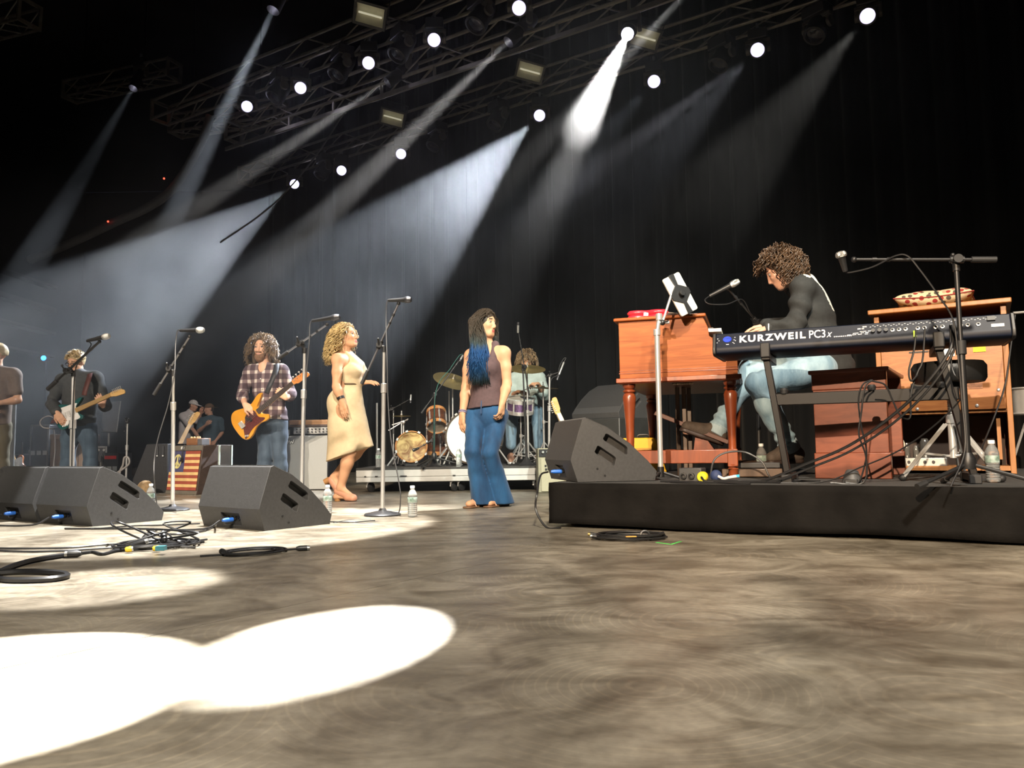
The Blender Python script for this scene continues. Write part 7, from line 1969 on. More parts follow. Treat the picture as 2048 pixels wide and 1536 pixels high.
A = lambda x, y, dy=0.0: at(x, y, D + dy)
P4 = person('bearded man with big curly hair in a plaid shirt playing the yellow bass', V((A(545, 985).x, D, 0)))
tf = V((-0.15, -0.98, 0)).normalized()
J = dict(pel=A(545, 838), chest=A(535, 772), neck=A(530, 734), sl=A(562, 743), sr=A(503, 745, 0.02), f=tf)
SL, EL, WL = A(564, 745), A(582, 788, 0.0), A(572, 796, -0.20)
SR, ER, WR = A(500, 747, 0.02), A(484, 787, 0.02), A(490, 809, -0.33)
HL, KL, NL = A(557, 845), A(560, 912, -0.03), A(562, 975)
HR, KR, NR = A(533, 845), A(530, 912, -0.03), A(527, 975)
hc = A(524, 697); hf0, hu0 = V((-0.10, -1, -0.02)), V((0, 0, 1))
F = Flesh(0.0075); torso(F, J, 1.05)
F.cap(J['neck'] - V((0, 0, 0.02)), hc - V((0, 0, 0.03)), 0.062, 0.056, 0.03)
hf, hu, hr = head(F, hc, hf0, hu0, 1.08)
arm(F, SL, EL, WL, 1.02); arm(F, SR, ER, WR, 1.02)
hand(F, WL, V((-0.75, -0.15, 0.75)), V((0.3, -0.9, 0.1)), 1, 1.05, 0.55, thumb=0.5); hand(F, WR, V((0.80, 0.05, -0.60)), V((0.1, -0.9, 0.35)), 1, 1.05, 0.40)
leg(F, HL, KL, NL, 0.88); leg(F, HR, KR, NR, 0.88)
F.obj('body', [SK2, LIPM, BROWL], P4, paint=face_paint(hc, hf, hu, hr, 1.08))
eyes(P4, hc, hf, hu, hr, 1.08)
F = Flesh(0.009); torso(F, J, 1.05, grow=0.024); F.cap(J['pel'] + V((0, 0, 0.0)), J['chest'], 0.150, 0.150, 0.03, (tf, 1.2)); F.cap(J['pel'] - V((0, 0, 0.06)), J['pel'], 0.168, 0.16, 0.03, (tf, 1.25))
arm(F, SL, EL, WL, 1.1, 0.020, 0.45); arm(F, SR, ER, WR, 1.1, 0.020, 0.55); F.cut(A(545, 838), (-0.1, 0, -1)); F.ell(J['neck'] + tf * 0.08 + V((0, 0, 0.01)), (0.05, 0.08, 0.075), None, 0.01, neg=True)
sh_ = F.obj('shirt', plaid(), P4, folds=bunch(fold_fn(17, 0.006, 20), ER, ER - SR, 60, 0.006, 0.1))
B = MB()
for j in range(4): B.ball(J['neck'].lerp(J['pel'], 0.25 + 0.19 * j) + tf * 0.152, 0.007, 8)
tag(B.obj('buttons', WHITE, sh_), kind='stuff')
F = Flesh(0.009); F.cap(J['pel'] - V((0, 0, 0.0)), J['pel'] - V((0, 0, 0.03)), 0.152, 0.155, 0.03, (tf, 1.3)); leg(F, HL, KL, NL, 1.05, 0.014, 0.075); leg(F, HR, KR, NR, 1.05, 0.014, 0.075); F.cut(V((0, 0, 0.05)), (0, 0, -1))
F.obj('jeans', denim('denim_dark', (0.030, 0.052, 0.085), (0.055, 0.085, 0.125)), P4, folds=fold_fn(18, 0.005, 20, (1, 1, 0.4)))
for n_ in (NL, NR): shoe('shoe', BOOT, P4, V((n_.x, n_.y, 0.09)), V((n_.x, n_.y - 0.17, 0.012)), sole=BSOLE)
CURL = pm('auburn_curls', (0.13, 0.075, 0.035), 0.42, 0, 0.4, 18, col2=(0.30, 0.20, 0.10)); CURLU = pm('auburn_under', (0.08, 0.048, 0.024), 0.6)
rn = random.Random(12)
F = cap_hair(hc, hf, hu, hr, 1.06, 0.012, 0.009, CURLU, 'hair', P4, cutp=[(hc + hf * 0.050 + hu * 0.05, hf - hu * 0.5)])
for s in (-1, 1): F.ell(hc + hr * s * 0.092 - hf * 0.03 - hu * 0.06, (0.034, 0.050, 0.12), (hr, hf, hu), 0.03)
hair = F.obj('hair', CURLU, P4, folds=fold_fn(19, 0.007, 60))
B = MB(); curly(B, scalp_points(hc, hf, hu, hr, 620, 1.06, rn, low=-0.5), rn, 0.25, 1.0, 0.012, 4.5, 0.0046, hc, 0.95, 17, keep=lambda q: not ((q - hc).dot(hf) > 0.05 and abs((q - hc).dot(hr)) < 0.075))
hs = B.obj('curls', CURL, hair, angle=180); hs['kind'] = 'stuff'
F = Flesh(0.007)
F.ell(hc - hu * 0.105 + hf * 0.060, (0.056, 0.042, 0.058), (hr, hf, hu), 0.02)
for s in (-1, 1): F.cap(hc - hu * 0.03 + hr * s * 0.060 + hf * 0.015, hc - hu * 0.095 + hr * s * 0.03 + hf * 0.06, 0.014, 0.028, 0.02)
F.cap(hc - hu * 0.050 + hf * 0.094 - hr * 0.028, hc - hu * 0.046 + hf * 0.096 + hr * 0.028, 0.009, k=0.01); F.ell(hc - hu * 0.070 + hf * 0.11, (0.022, 0.02, 0.010), (hr, hf, hu), 0.006, neg=True)
F.obj('beard', pm('beard_auburn', (0.17, 0.085, 0.04), 0.7, 0, 0.3, 50, 0.4), P4, folds=fold_fn(20, 0.003, 150))
# ======== guitarist in the dark jacket
D = 9.5
A = lambda x, y, dy=0.0: at(x, y, D + dy)
P5 = person('man with short blond hair and glasses in a dark jacket playing the teal guitar', V((A(158, 976).x, D, 0)))
tf = V((0.12, -0.99, 0)).normalized()
J = dict(pel=A(158, 848), chest=A(160, 788), neck=A(159, 750), sl=A(190, 757), sr=A(128, 760), f=tf)
SL, EL, WL = A(193, 759), A(211, 812, -0.02), A(206, 812, -0.20)
SR, ER, WR = A(124, 762), A(104, 806, 0.0), A(113, 825, -0.34)
HL, KL, NL = A(174, 856), A(181, 908), A(183, 970)
HR, KR, NR = A(144, 856), A(136, 908), A(135, 970)
hc = A(152, 724); hf0, hu0 = V((-0.18, -0.88, -0.45)), V((0, -0.4, 1))
F = Flesh(0.008); torso(F, J, 1.08); F.cap(J['neck'] - V((0, 0, 0.02)), hc - V((0, 0, 0.03)), 0.062, 0.056, 0.03)
hf, hu, hr = head(F, hc, hf0, hu0, 1.08); arm(F, SL, EL, WL, 1.05); arm(F, SR, ER, WR, 1.05)
hand(F, WL, V((-0.45, -0.1, 0.9)), V((0.35, -0.9, 0.1)), 1, 1.1, 0.45, thumb=0.5, spread=0.12); hand(F, WR, V((0.55, 0.05, -0.83)), V((0.1, -1, 0.2)), 1, 1.1, 0.40)
leg(F, HL, KL, NL, 0.88); leg(F, HR, KR, NR, 0.88); F.obj('body', [SK2, LIPM, BROWL], P5, paint=face_paint(hc, hf, hu, hr, 1.08)); eyes(P5, hc, hf, hu, hr, 1.08)
JK = pm('jacket_dark', (0.048, 0.052, 0.055), 0.8, 0, 0.15, 30, 0.2)
F = Flesh(0.009); torso(F, J, 1.08, grow=0.03); F.cap(J['pel'] - V((0, 0, 0.02)), J['chest'], 0.185, 0.165, 0.03, (tf, 1.2)); F.cap(J['pel'] - V((0, 0, 0.06)), J['pel'], 0.20, 0.19, 0.03, (tf, 1.25)); arm(F, SL, EL, WL, 1.15, 0.024, 0.8); arm(F, SR, ER, WR, 1.15, 0.024, 0.92); F.cut(A(158, 852), (0, 0, -1))
F.cap(J['neck'] - V((0, 0, 0.03)), J['neck'] + V((0, 0, 0.012)), 0.08, 0.075, 0.02); jk_ = F.obj('jacket', JK, P5, folds=bunch(fold_fn(23, 0.007, 18), ER, ER - SR, 60, 0.007, 0.1))
B = MB(); z_ = [J['neck'].lerp(J['pel'], t_) + tf * (0.115 + 0.05 * min(1, t_ * 2)) for t_ in (0.1, 0.3, 0.5, 0.75, 1.0)]; B.tube(z_, 0.006, 6); B.obj('zip', DKSTEEL, jk_)
B = MB(); q = A(176, 800, -0.30); [B.box((q.x + 0.006 * (j % 2), q.y, q.z - 0.12 - 0.018 * j), (0.012, 0.01, 0.013)) for j in range(0)]
F = Flesh(0.009); F.cap(J['pel'] - V((0, 0, 0.0)), J['pel'] - V((0, 0, 0.04)), 0.165, 0.165, 0.03, (tf, 1.3)); leg(F, HL, KL, NL, 1.1, 0.016, 0.08); leg(F, HR, KR, NR, 1.1, 0.016, 0.08); F.cut(V((0, 0, 0.05)), (0, 0, -1))
F.obj('jeans', denim('denim_mid', (0.035, 0.065, 0.105), (0.07, 0.115, 0.165)), P5, folds=fold_fn(24, 0.006, 20, (1, 1, 1.2)))
for n_ in (NL, NR): shoe('shoe', BOOT, P5, V((n_.x, n_.y, 0.09)), V((n_.x, n_.y - 0.17, 0.012)), sole=BSOLE)
SH = pm('short_blond', (0.50, 0.38, 0.20), 0.5, 0, 0.3, 30)
F = cap_hair(hc, hf, hu, hr, 1.08, 0.012, 0.008, SH, 'hair', P5, cutp=[(hc + hf * 0.060 + hu * 0.06, hf - hu * 0.9)]); hair = F.obj('hair', SH, P5, folds=fold_fn(25, 0.004, 90))
B = MB(); rn = random.Random(31)
for p, n_, x, y, z in scalp_points(hc, hf, hu, hr, 330, 1.08, rn, low=0.0): B.tube([p + n_ * 0.006, p + n_ * 0.022 + hf * 0.006 + V((rn.uniform(-.008, .008),) * 3), p + n_ * 0.034 + hf * 0.014], [0.0035, 0.003, 0.001], 3)
hs = B.obj('tufts', SH, hair, angle=180); hs['kind'] = 'stuff'
B = MB()
for s in (-1, 1): B.tube([hc + hf * 0.108 + hu * 0.008 + hr * s * 0.035 + hr * 0.026 * cos(a_) + hu * 0.020 * sin(a_) for a_ in [2 * pi * i / 14 for i in range(14)]], 0.0035, 5, True); B.tube([hc + hf * 0.10 + hu * 0.012 + hr * s * 0.062, hc - hf * 0.005 + hu * 0.014 + hr * s * 0.086], 0.003, 5)
B.obj('glasses', BLACK, P5)
# ======== man cut off at the left edge
D = 9.3
A = lambda x, y, dy=0.0: at(x, y, D + dy)
P6 = person('man in a brown tee shirt half out of view at the left edge', V((A(-8, 980).x, D, 0)))
tf = V((-0.25, -0.97, 0)).normalized()
J = dict(pel=A(-10, 846), chest=A(-8, 780), neck=A(-6, 738), sl=A(26, 750, 0.0), sr=A(-40, 752), f=tf)
SL, EL, WL = A(29, 754), A(36, 800, 0.0), A(0, 806, -0.18)
SR, ER, WR = A(-43, 756), A(-56, 804), A(-30, 820, -0.2)
HL, KL, NL = A(4, 852), A(3, 908), A(2, 970)
HR, KR, NR = A(-24, 852), A(-26, 908), A(-28, 970)
hc = A(-7, 708); hf0, hu0 = V((-0.55, -0.83, -0.05)), V((0, 0, 1))
F = Flesh(0.009); torso(F, J, 1.08); F.cap(J['neck'] - V((0, 0, 0.02)), hc - V((0, 0, 0.03)), 0.064, 0.058, 0.03); hf, hu, hr = head(F, hc, hf0, hu0, 1.08); arm(F, SL, EL, WL, 1.1); arm(F, SR, ER, WR, 1.1)
hand(F, WL, V((-1, -0.2, 0)), V((0, -0.8, 0.6)), 1, 1.05, 0.5); hand(F, WR, V((1, -0.2, -0.2)), V((0, -1, 0.2)), -1, 1.05, 0.5); leg(F, HL, KL, NL, 0.88); leg(F, HR, KR, NR, 0.88); F.obj('body', [SK2, LIPM, BROWL], P6, paint=face_paint(hc, hf, hu, hr, 1.08))
F = Flesh(0.010); torso(F, J, 1.08, grow=0.022); F.cap(J['pel'] - V((0, 0, 0.04)), J['chest'], 0.165, 0.16, 0.03, (tf, 1.2))
for s_, e_ in ((SL, EL), (SR, ER)): F.cap(s_, s_.lerp(e_, 0.62), 0.078, 0.072, 0.03)
F.cut(A(-8, 850), (0, 0, -1)); F.obj('tee_shirt', pm('tee_brown', (0.145, 0.105, 0.078), 0.85, 0, 0.08, 30), P6, folds=fold_fn(27, 0.006, 18))
F = Flesh(0.010); F.cap(J['pel'], J['pel'] - V((0, 0, 0.04)), 0.155, 0.155, 0.03, (tf, 1.3)); leg(F, HL, KL, NL, 1.06, 0.016, 0.08); leg(F, HR, KR, NR, 1.06, 0.016, 0.08); F.cut(V((0, 0, 0.05)), (0, 0, -1)); F.obj('trousers', pm('khaki_dark', (0.12, 0.10, 0.055), 0.85), P6, folds=fold_fn(28, 0.005, 20))
for n_ in (NL, NR): shoe('shoe', BOOT, P6, V((n_.x, n_.y, 0.09)), V((n_.x, n_.y - 0.17, 0.012)), sole=BSOLE, vox=0.01)
F = cap_hair(hc, hf, hu, hr, 1.08, 0.012, 0.009, SH, 'hair', P6, cutp=[(hc + hf * 0.060 + hu * 0.06, hf - hu * 0.9), (hc - hu * 0.02, -hu)]); F.obj('hair', SH, P6, folds=fold_fn(29, 0.003, 80))
B = MB(); B.tube([hc + hf * 0.10 + hu * 0.014 - hr * 0.07 * 0, hc + hu * 0.016 - hr * 0.088, hc - hf * 0.09 + hu * 0.016 - hr * 0.05], 0.004, 5); B.obj('glasses_arm', BLACK, P6)
# ======== drummer
D = 10.0
A = lambda x, y, dy=0.0: at(x, y, D + dy)
P7 = person('drummer with shaggy brown hair in a pale grey-green shirt behind the kit', V((A(1050, 815).x, D, RZ)))
tf = V((-0.12, -0.97, -0.2)).normalized()
J = dict(pel=A(1048, 818), chest=A(1052, 775, -0.05), neck=A(1054, 745, -0.08), sl=A(1076, 757, -0.06), sr=A(1030, 758, -0.06), f=tf)
SL, EL, WL = A(1079, 759, -0.06), A(1090, 792, -0.10), A(1076, 768, -0.36)
SR, ER, WR = A(1027, 760, -0.06), A(1020, 795, -0.10), A(1036, 784, -0.38)
HL, KL, NL = A(1061, 822), A(1074, 823, -0.42), A(1078, 892, -0.45)
HR, KR, NR = A(1036, 822), A(1024, 823, -0.40), A(1022, 890, -0.45)
hc = A(1053, 722, -0.10); hf0, hu0 = V((-0.10, -0.93, -0.36)), V((0, -0.35, 1))
F = Flesh(0.009); torso(F, J, 1.02); F.cap(J['neck'] - V((0, 0, 0.02)), hc - V((0, 0, 0.03)), 0.062, 0.056, 0.03); hf, hu, hr = head(F, hc, hf0, hu0, 1.05); arm(F, SL, EL, WL, 1.02); arm(F, SR, ER, WR, 1.02)
hand(F, WL, V((-0.6, -0.8, 0)), V((0, -0.3, 1)), 1, 1.05, 0.8); hand(F, WR, V((0.6, -0.8, 0)), V((0, -0.3, 1)), -1, 1.05, 0.8); leg(F, HL, KL, NL, 0.88); leg(F, HR, KR, NR, 0.88); F.obj('body', [SK1, LIPM, BROWD], P7, paint=face_paint(hc, hf, hu, hr, 1.05))
eyes(P7, hc, hf, hu, hr, 1.05)
F = Flesh(0.010); torso(F, J, 1.02, grow=0.03); F.cap(J['pel'] - V((0, 0, 0.03)), J['chest'], 0.175, 0.165, 0.03, (tf, 1.15)); arm(F, SL, EL, WL, 1.1, 0.024, 0.3); arm(F, SR, ER, WR, 1.1, 0.024, 0.3); F.obj('shirt', pm('shirt_sage', (0.36, 0.44, 0.42), 0.85, 0, 0.08, 30), P7, folds=fold_fn(33, 0.009, 17))
F = Flesh(0.010); F.cap(J['pel'], J['pel'] - V((0, 0, 0.05)), 0.16, 0.16, 0.03, (tf, 1.2)); leg(F, HL, KL, NL, 1.02, 0.014, 0.062); leg(F, HR, KR, NR, 1.02, 0.014, 0.062); F.obj('jeans', denim('denim_drum', (0.10, 0.17, 0.25), (0.18, 0.28, 0.36)), P7, folds=fold_fn(34, 0.006, 20))
for n_ in (NL, NR): shoe('shoe', pm('shoe_brown', (0.22, 0.12, 0.08), 0.6), P7, V((n_.x, n_.y, RZ + 0.09)), V((n_.x, n_.y - 0.17, RZ + 0.014)), sole=WHITE, vox=0.01)
rn = random.Random(14)
F = cap_hair(hc, hf, hu, hr, 1.05, 0.022, 0.010, BRHAIR, 'hair', P7, cutp=[(hc + hf * 0.060 + hu * 0.02, hf - hu * 0.4)]); hair = F.obj('hair', BRHAIR, P7, folds=fold_fn(35, 0.007, 60))
B = MB(); curly(B, scalp_points(hc, hf, hu, hr, 260, 1.05, rn, low=-0.4), rn, 0.16, 1.2, 0.008, 1.3, 0.006, hc, 0.9, 10); hs = B.obj('shaggy_locks', pm('tawny_locks', (0.16, 0.10, 0.05), 0.45, 0, 0.4, 18, col2=(0.34, 0.23, 0.12)), hair, angle=180); hs['kind'] = 'stuff'
th = [o for o in bpy.data.objects if o.get('category') == 'stool'][0]
dup(th, loc=(J['pel'].x, J['pel'].y + 0.03, RZ), rz=1.0, label='drum throne on the riser under the drummer')
for w_, d_, lab in ((WL, V((-0.45, -0.8, -0.25)), 'wooden drumstick in the raised hand of the drummer'), (WR, V((0.2, -0.9, -0.2)), 'wooden drumstick in the lower hand of the drummer')):
    p = w_ + V(d_) * 0.06 + V((0, 0, 0.0)); B = MB(); q = V(d_).normalized(); B.tube([p - q * 0.08, p + q * 0.24, p + q * 0.29, p + q * 0.305], [0.0075, 0.0075, 0.004, 0.005], 8); tag(B.obj('drumstick', pm('hickory', (0.55, 0.38, 0.18), 0.5)), lab, 'drumstick', 'drumsticks')
# ======== two men talking far behind
def far_man(label, D, J, L_arm, R_arm, hc, hf0, shirt, skin, hat, hatmat, polo=False, hips=None):
    root = person(label, V((J['pel'].x, J['pel'].y, 0)))
    F = Flesh(0.011); torso(F, J, 1.05); F.cap(J['neck'] - V((0, 0, 0.02)), hc - V((0, 0, 0.03)), 0.064, 0.058, 0.03); hf, hu, hr = head(F, hc, hf0, V((0, 0, 1)), 1.08); arm(F, *L_arm, 1.06); arm(F, *R_arm, 1.06)
    for (s_, e_, w_), sd in ((L_arm, 1), (R_arm, -1)): hand(F, w_, (w_ - e_), V((0.2, -0.9, 0.2)), sd, 1.1, 0.5)
    lat = (J['sr'] - J['sl']).normalized(); an = []
    for s_ in (-1, 1):
        h = J['pel'] + lat * 0.09 * s_; k_ = V((h.x, h.y - 0.02, 0.52)); n_ = V((h.x, h.y, 0.09)); leg(F, h, k_, n_); an.append((h, k_, n_))
    F.obj('body', [skin, LIPM, BROWD], root, paint=face_paint(hc, hf, hu, hr, 1.08))
    F = Flesh(0.012); torso(F, J, 1.05, grow=0.028); F.cap(J['pel'] - V((0, 0, 0.08)), J['chest'], 0.175, 0.165, 0.03, (V(J['f']), 1.2))
    for (s_, e_, w_) in (L_arm, R_arm): F.cap(s_, s_.lerp(e_, 0.65), 0.080, 0.074, 0.03)
    if polo: F.cap(J['neck'] - V((0, 0, 0.02)), J['neck'] + V((0, 0, 0.02)), 0.08, 0.078, 0.02)
    F.cut(J['pel'] - V((0, 0, 0.10)), (0, 0, -1)); F.obj('polo_shirt' if polo else 'tee_shirt', shirt, root, folds=fold_fn(40, 0.008, 16))
    F = Flesh(0.012); F.cap(J['pel'], J['pel'] - V((0, 0, 0.05)), 0.155, 0.155, 0.03, (V(J['f']), 1.3))
    for h, k_, n_ in an: leg(F, h, k_, n_, 1.06, 0.016, 0.08)
    F.cut(V((0, 0, 0.05)), (0, 0, -1)); F.obj('trousers', pm('trousers_dark', (0.02, 0.02, 0.024), 0.8), root)
    for h, k_, n_ in an: shoe('shoe', BOOT, root, n_, V((n_.x, n_.y, 0.012)) + V((V(J['f']).x, V(J['f']).y, 0)).normalized() * 0.17, vox=0.012)
    F = Flesh(0.009); R_ = (hr, hf, hu); F.ell(hc + hu * 0.035 - hf * 0.012, (0.090, 0.108, 0.098), R_, 0.02); F.cut(hc + hu * 0.028, -hu); F.cap(hc + hu * 0.04 + hf * 0.085 * hat, hc + hu * 0.034 + hf * 0.165 * hat, 0.062, 0.055, 0.01, (hu, 6.0)); F.obj('cap', hatmat, root)
    F = Flesh(0.010); F.ell(hc + hu * 0.0 - hf * 0.03, (0.083, 0.085, 0.075), R_, 0.02); F.cut(hc + hf * 0.0, hf); F.obj('hair', BRU, root)
D = 18.0
A = lambda x, y, dy=0.0: at(x, y, D + dy)
far_man('man in white polo shirt and white cap leaning towards another man', D, dict(pel=A(371, 893), chest=A(372, 848), neck=A(380, 825), sl=A(384, 832, 0.16), sr=A(366, 833, -0.14), f=(0.85, -0.35, -0.1)),
        (A(386, 834, 0.16), A(398, 846, 0.1), A(401, 828, 0.0)), (A(366, 835, -0.16), A(388, 862, -0.2), A(401, 880, -0.2)), A(387, 811), V((0.9, -0.2, -0.25)), pm('polo_white', (0.55, 0.54, 0.58), 0.85), SK3, 1.0, pm('cap_white', (0.62, 0.62, 0.64), 0.8, 0, 0.3, 40), True)
far_man('man in blue tee shirt and brown cap touching his chest, far behind', D, dict(pel=A(420, 893), chest=A(423, 856), neck=A(422, 835), sl=A(439, 841, 0.02), sr=A(405, 842, 0.0), f=(-0.25, -0.95, 0)),
        (A(441, 843, 0.02), A(444, 866, 0.05), A(431, 882, -0.12)), (A(402, 845, 0.0), A(398, 862, -0.15), A(412, 850, -0.28)), A(418, 818), V((-0.75, -0.65, -0.05)), pm('tee_blue', (0.050, 0.095, 0.135), 0.85), SK3, -1.0, pm('cap_brown', (0.12, 0.07, 0.035), 0.8), False)
# ------------------------------------------------------------------ guitars
MAPLE = wood('maple_neck', (0.52, 0.30, 0.09), (0.68, 0.43, 0.16), 0.35, 0.4, (1, 9, 9)); ROSE = pm('rosewood_board', (0.055, 0.034, 0.024), 0.5)
def ribbon(b, pts, w_, side):
    P = catmull(pts, 6); sd = V(side).normalized() * (w_ / 2); vs = []
    for i, p in enumerate(P):
        t = (P[min(i + 1, len(P) - 1)] - P[max(i - 1, 0)]).normalized(); s_ = sd - t * sd.dot(t); n = t.cross(s_).normalized() * 0.0015
        vs += [p - s_ + n, p + s_ + n, p + s_ - n, p - s_ - n]
    m = len(P)
    fs = [(4 * i + k, 4 * i + (k + 1) % 4, 4 * i + 4 + (k + 1) % 4, 4 * i + 4 + k) for i in range(m - 1) for k in range(4)] + [(0, 1, 2, 3), (4 * m - 1, 4 * m - 2, 4 * m - 3, 4 * m - 4)]
    return b.add(vs, fs)
def guitar(label, bridge, headtip, face, body_m, guard_m, board_m, bass=False, k=1.0, head_m=None, group='guitars', strap=None, strap_m=None, tele=False):
    bridge, headtip = V(bridge), V(headtip); x = (headtip - bridge).normalized(); z = V(face); z = (z - x * z.dot(x)).normalized(); y = z.cross(x)
    M = Matrix((x, y, z)).transposed().to_4x4(); M.translation = bridge
    t = thing('bass_guitar' if bass else 'electric_guitar', label, 'bass guitar' if bass else 'guitar', bridge, world=True, group=group)
    S = M @ Matrix.Scale(k, 4); e = 1.12 if bass else 1.0
    ol = [(-.115, 0), (-.105, .085), (-.06, .145), (0, .155), (.07, .125), (.12, .103), (.18, .112), (.25, .135), (.288, .122), (.262, .092), (.205, .058), (.185, .030), (.185, -.030), (.20, -.055), (.228, -.085), (.215, -.117), (.18, -.122), (.13, -.105), (.08, -.110), (.02, -.145), (-.05, -.155), (-.10, -.11)]
    if bass: ol = [(a * (1.25 if a > 0.05 else 1.05), b_) for a, b_ in ol]
    poly = [(p.x, p.y) for p in catmull([(a * e, b_ * e, 0) for a, b_ in ol], 4, True)]
    b = MB(); b.prism(poly, -0.022, 0.022, S, 0.010); b.obj('body', body_m, t)
    gd = [(-.05, -.09), (.0, -.128), (.08, -.098), (.15, -.106), (.195, -.095), (.185, -.04), (.182, .04), (.21, .078), (.15, .092), (.06, .10), (-.01, .10), (-.035, .03)] if not bass else [(-.075, -.135), (-.03, -.125), (.05, -.10), (.12, -.095), (.22, -.10), (.24, -.085), (.19, -.04), (.188, .03), (.15, .045), (.07, .045), (.03, .0), (-.02, -.03), (-.055, -.09)]
    gp = [(p.x, p.y) for p in catmull([(a * e, b_ * e, 0) for a, b_ in gd], 4, True)]
    b = MB(); b.prism(gp, 0.022, 0.025, S); b.obj('pickguard', guard_m, t)
    nut = 0.80 if bass else 0.63; n0 = 0.20 * (1.25 if bass else 0.9)
    b = MB(); w0, w1 = (0.058, 0.042) if bass else (0.054, 0.043)
    b.prism([(n0, -w0 / 2), (nut, -w1 / 2), (nut, w1 / 2), (n0, w0 / 2)], 0.006, 0.030, S, 0.004); b.obj('neck', MAPLE, t)
    b = MB(); b.prism([(n0 - 0.01, -w0 / 2), (nut, -w1 / 2), (nut, w1 / 2), (n0 - 0.01, w0 / 2)], 0.030, 0.034, S); fb = b.obj('fretboard', board_m, t)
    b = MB(); sl_ = nut + 0.02
    for i in range(1, 20):
        fx = nut - (nut + 0.02) * (1 - 2 ** (-i / 12))
        if fx > n0: b.box((fx, 0, 0.0345), (0.002, w1 + (w0 - w1) * (nut - fx) / (nut - n0), 0.002), S)
    tag(b.obj('frets', STEEL, fb, smooth=False), kind='stuff')
    hl = 0.22 if bass else 0.18
    hd_ = [(nut, -w1 / 2), (nut + 0.03, -0.030), (nut + 0.05, -0.042), (nut + hl * 0.75, -0.052), (nut + hl * 0.95, -0.052), (nut + hl, -0.030), (nut + hl * 0.97, -0.008), (nut + hl * 0.86, 0.004), (nut + hl * 0.8, 0.020), (nut + 0.03, 0.030), (nut, w1 / 2)]
    b = MB(); b.prism([(p.x, p.y) for p in catmull([(a, c_, 0) for a, c_ in hd_], 3, True)], 0.008, 0.024, S, 0.003); hs_ = b.obj('headstock', head_m or MAPLE, t)
    n = 4 if bass else 6
    for i in range(n):
        fx = nut + 0.035 + (hl - 0.06) * i / (n - 1) * 0.86; r = 0.012 if bass else 0.007
        b = MB(); b.cyl(S @ V((fx, 0.012, 0.02)), S @ V((fx, 0.012, 0.036)), 0.005, 6); b.cyl(S @ V((fx, 0.02, 0.014)), S @ V((fx, 0.048, 0.014)), 0.003, 6); b.ball((fx, 0.052, 0.014), (r, r * 0.7, r), 8, S); b.obj('tuner', CHROME, hs_)
    b = MB(); b.box((-0.018, 0, 0.030), (0.05 * e, 0.075, 0.016), S); b.obj('bridge', CHROME, t, bevel=0.002)
    for fx in ((0.08, 0.11) if bass else (0.03, 0.085, 0.14)):
        b = MB(); b.box((fx, 0 if not bass else (0.012 if fx < 0.1 else -0.012) * 1.4, 0.028), (0.022 if not bass else 0.03, 0.075 if not bass else 0.045, 0.012), S); b.obj('pickup', BLACK if bass else guard_m, t, bevel=0.002)
    for fx, fy in (((-0.03, -0.115), (0.0, -0.118), (0.035, -0.112)) if not bass else ((-0.055, -0.125), (-0.03, -0.138))):
        b = MB(); b.lathe([(0.011, 0), (0.010, 0.014), (0, 0.015)], 10, S @ Matrix.Translation((fx, fy, 0.024))); b.obj('knob', guard_m if not bass else CHROME, t)
    b = MB()
    for i in range(n):
        q = (i - (n - 1) / 2) / n; b.tube([S @ V((-0.018, q * 0.060, 0.040)), S @ V((nut, q * 0.040, 0.038))], 0.0008 if not bass else 0.0014, 4)
    tag(b.obj('strings', STEEL, t), kind='stuff')
    if strap:
        b = MB(); ribbon(b, strap, 0.065, (1, 0, 0.2)); b.obj('strap', strap_m, t, angle=180)
    return t, S
TEAL = pm('teal_lacquer', (0.016, 0.095, 0.095), 0.25, 0, 0.08, coat=0.6); IVORY = pm('white_guard', (0.78, 0.77, 0.75), 0.35, 0, 0.04)
D = 9.5; A = lambda x, y, dy=0.0: at(x, y, D + dy)
STR1 = pm('strap_oxblood', (0.095, 0.032, 0.028), 0.6)
guitar('teal electric guitar with a white pickguard and maple neck slung on the blond guitarist', A(129, 833, -0.27), A(253, 777, -0.34), (0.05, -1, 0.12), TEAL, IVORY, MAPLE,
       strap=[A(168, 791, -0.28), A(172, 775, -0.27), A(178, 756, -0.20), A(180, 746, -0.05), A(176, 750, 0.12), A(150, 800, 0.24), A(112, 836, 0.10), A(106, 846, -0.2)], strap_m=STR1)
cable('pale guitar cable looping out from the teal guitar', [A(106, 835, -0.28), A(98, 832, -0.28), A(86, 836, -0.28), A(80, 845, -0.28), A(86, 855, -0.27), A(100, 857, -0.25), A(108, 862, -0.1), A(110, 900, 0.1), A(108, 940, 0.15), V((A(108, 970).x, D + 0.2, 0.005))], r=0.006, mat=pm('cable_pale', (0.30, 0.28, 0.27), 0.5))
BUTTER = pm('butterscotch', (0.62, 0.27, 0.012), 0.28, 0, 0.08, coat=0.5); TORT = pm('tortoise_guard', (0.085, 0.014, 0.012), 0.3, 0, 0.4, 60, coat=0.4)
D = 8.7; A = lambda x, y, dy=0.0: at(x, y, D + dy)
guitar('butterscotch yellow bass guitar with a dark red pickguard held by the bearded man', A(489, 847, -0.24), A(616, 742, -0.58), (0.15, -1, 0.1), BUTTER, TORT, ROSE, bass=True, k=0.98, head_m=wood('orange_head', (0.42, 0.15, 0.04), (0.58, 0.24, 0.07), 0.35, 0.4),
       strap=[A(533, 787, -0.28), A(540, 770, -0.29), A(550, 745, -0.25), A(553, 728, -0.06), A(546, 740, 0.14), A(520, 800, 0.22), A(486, 850, 0.05), A(478, 858, -0.18)], strap_m=pm('strap_black', (0.014, 0.014, 0.016), 0.6))
SB_ = pm('sunburst', (0.30, 0.10, 0.03), 0.3, 0, 0.5, 4, coat=0.4); 
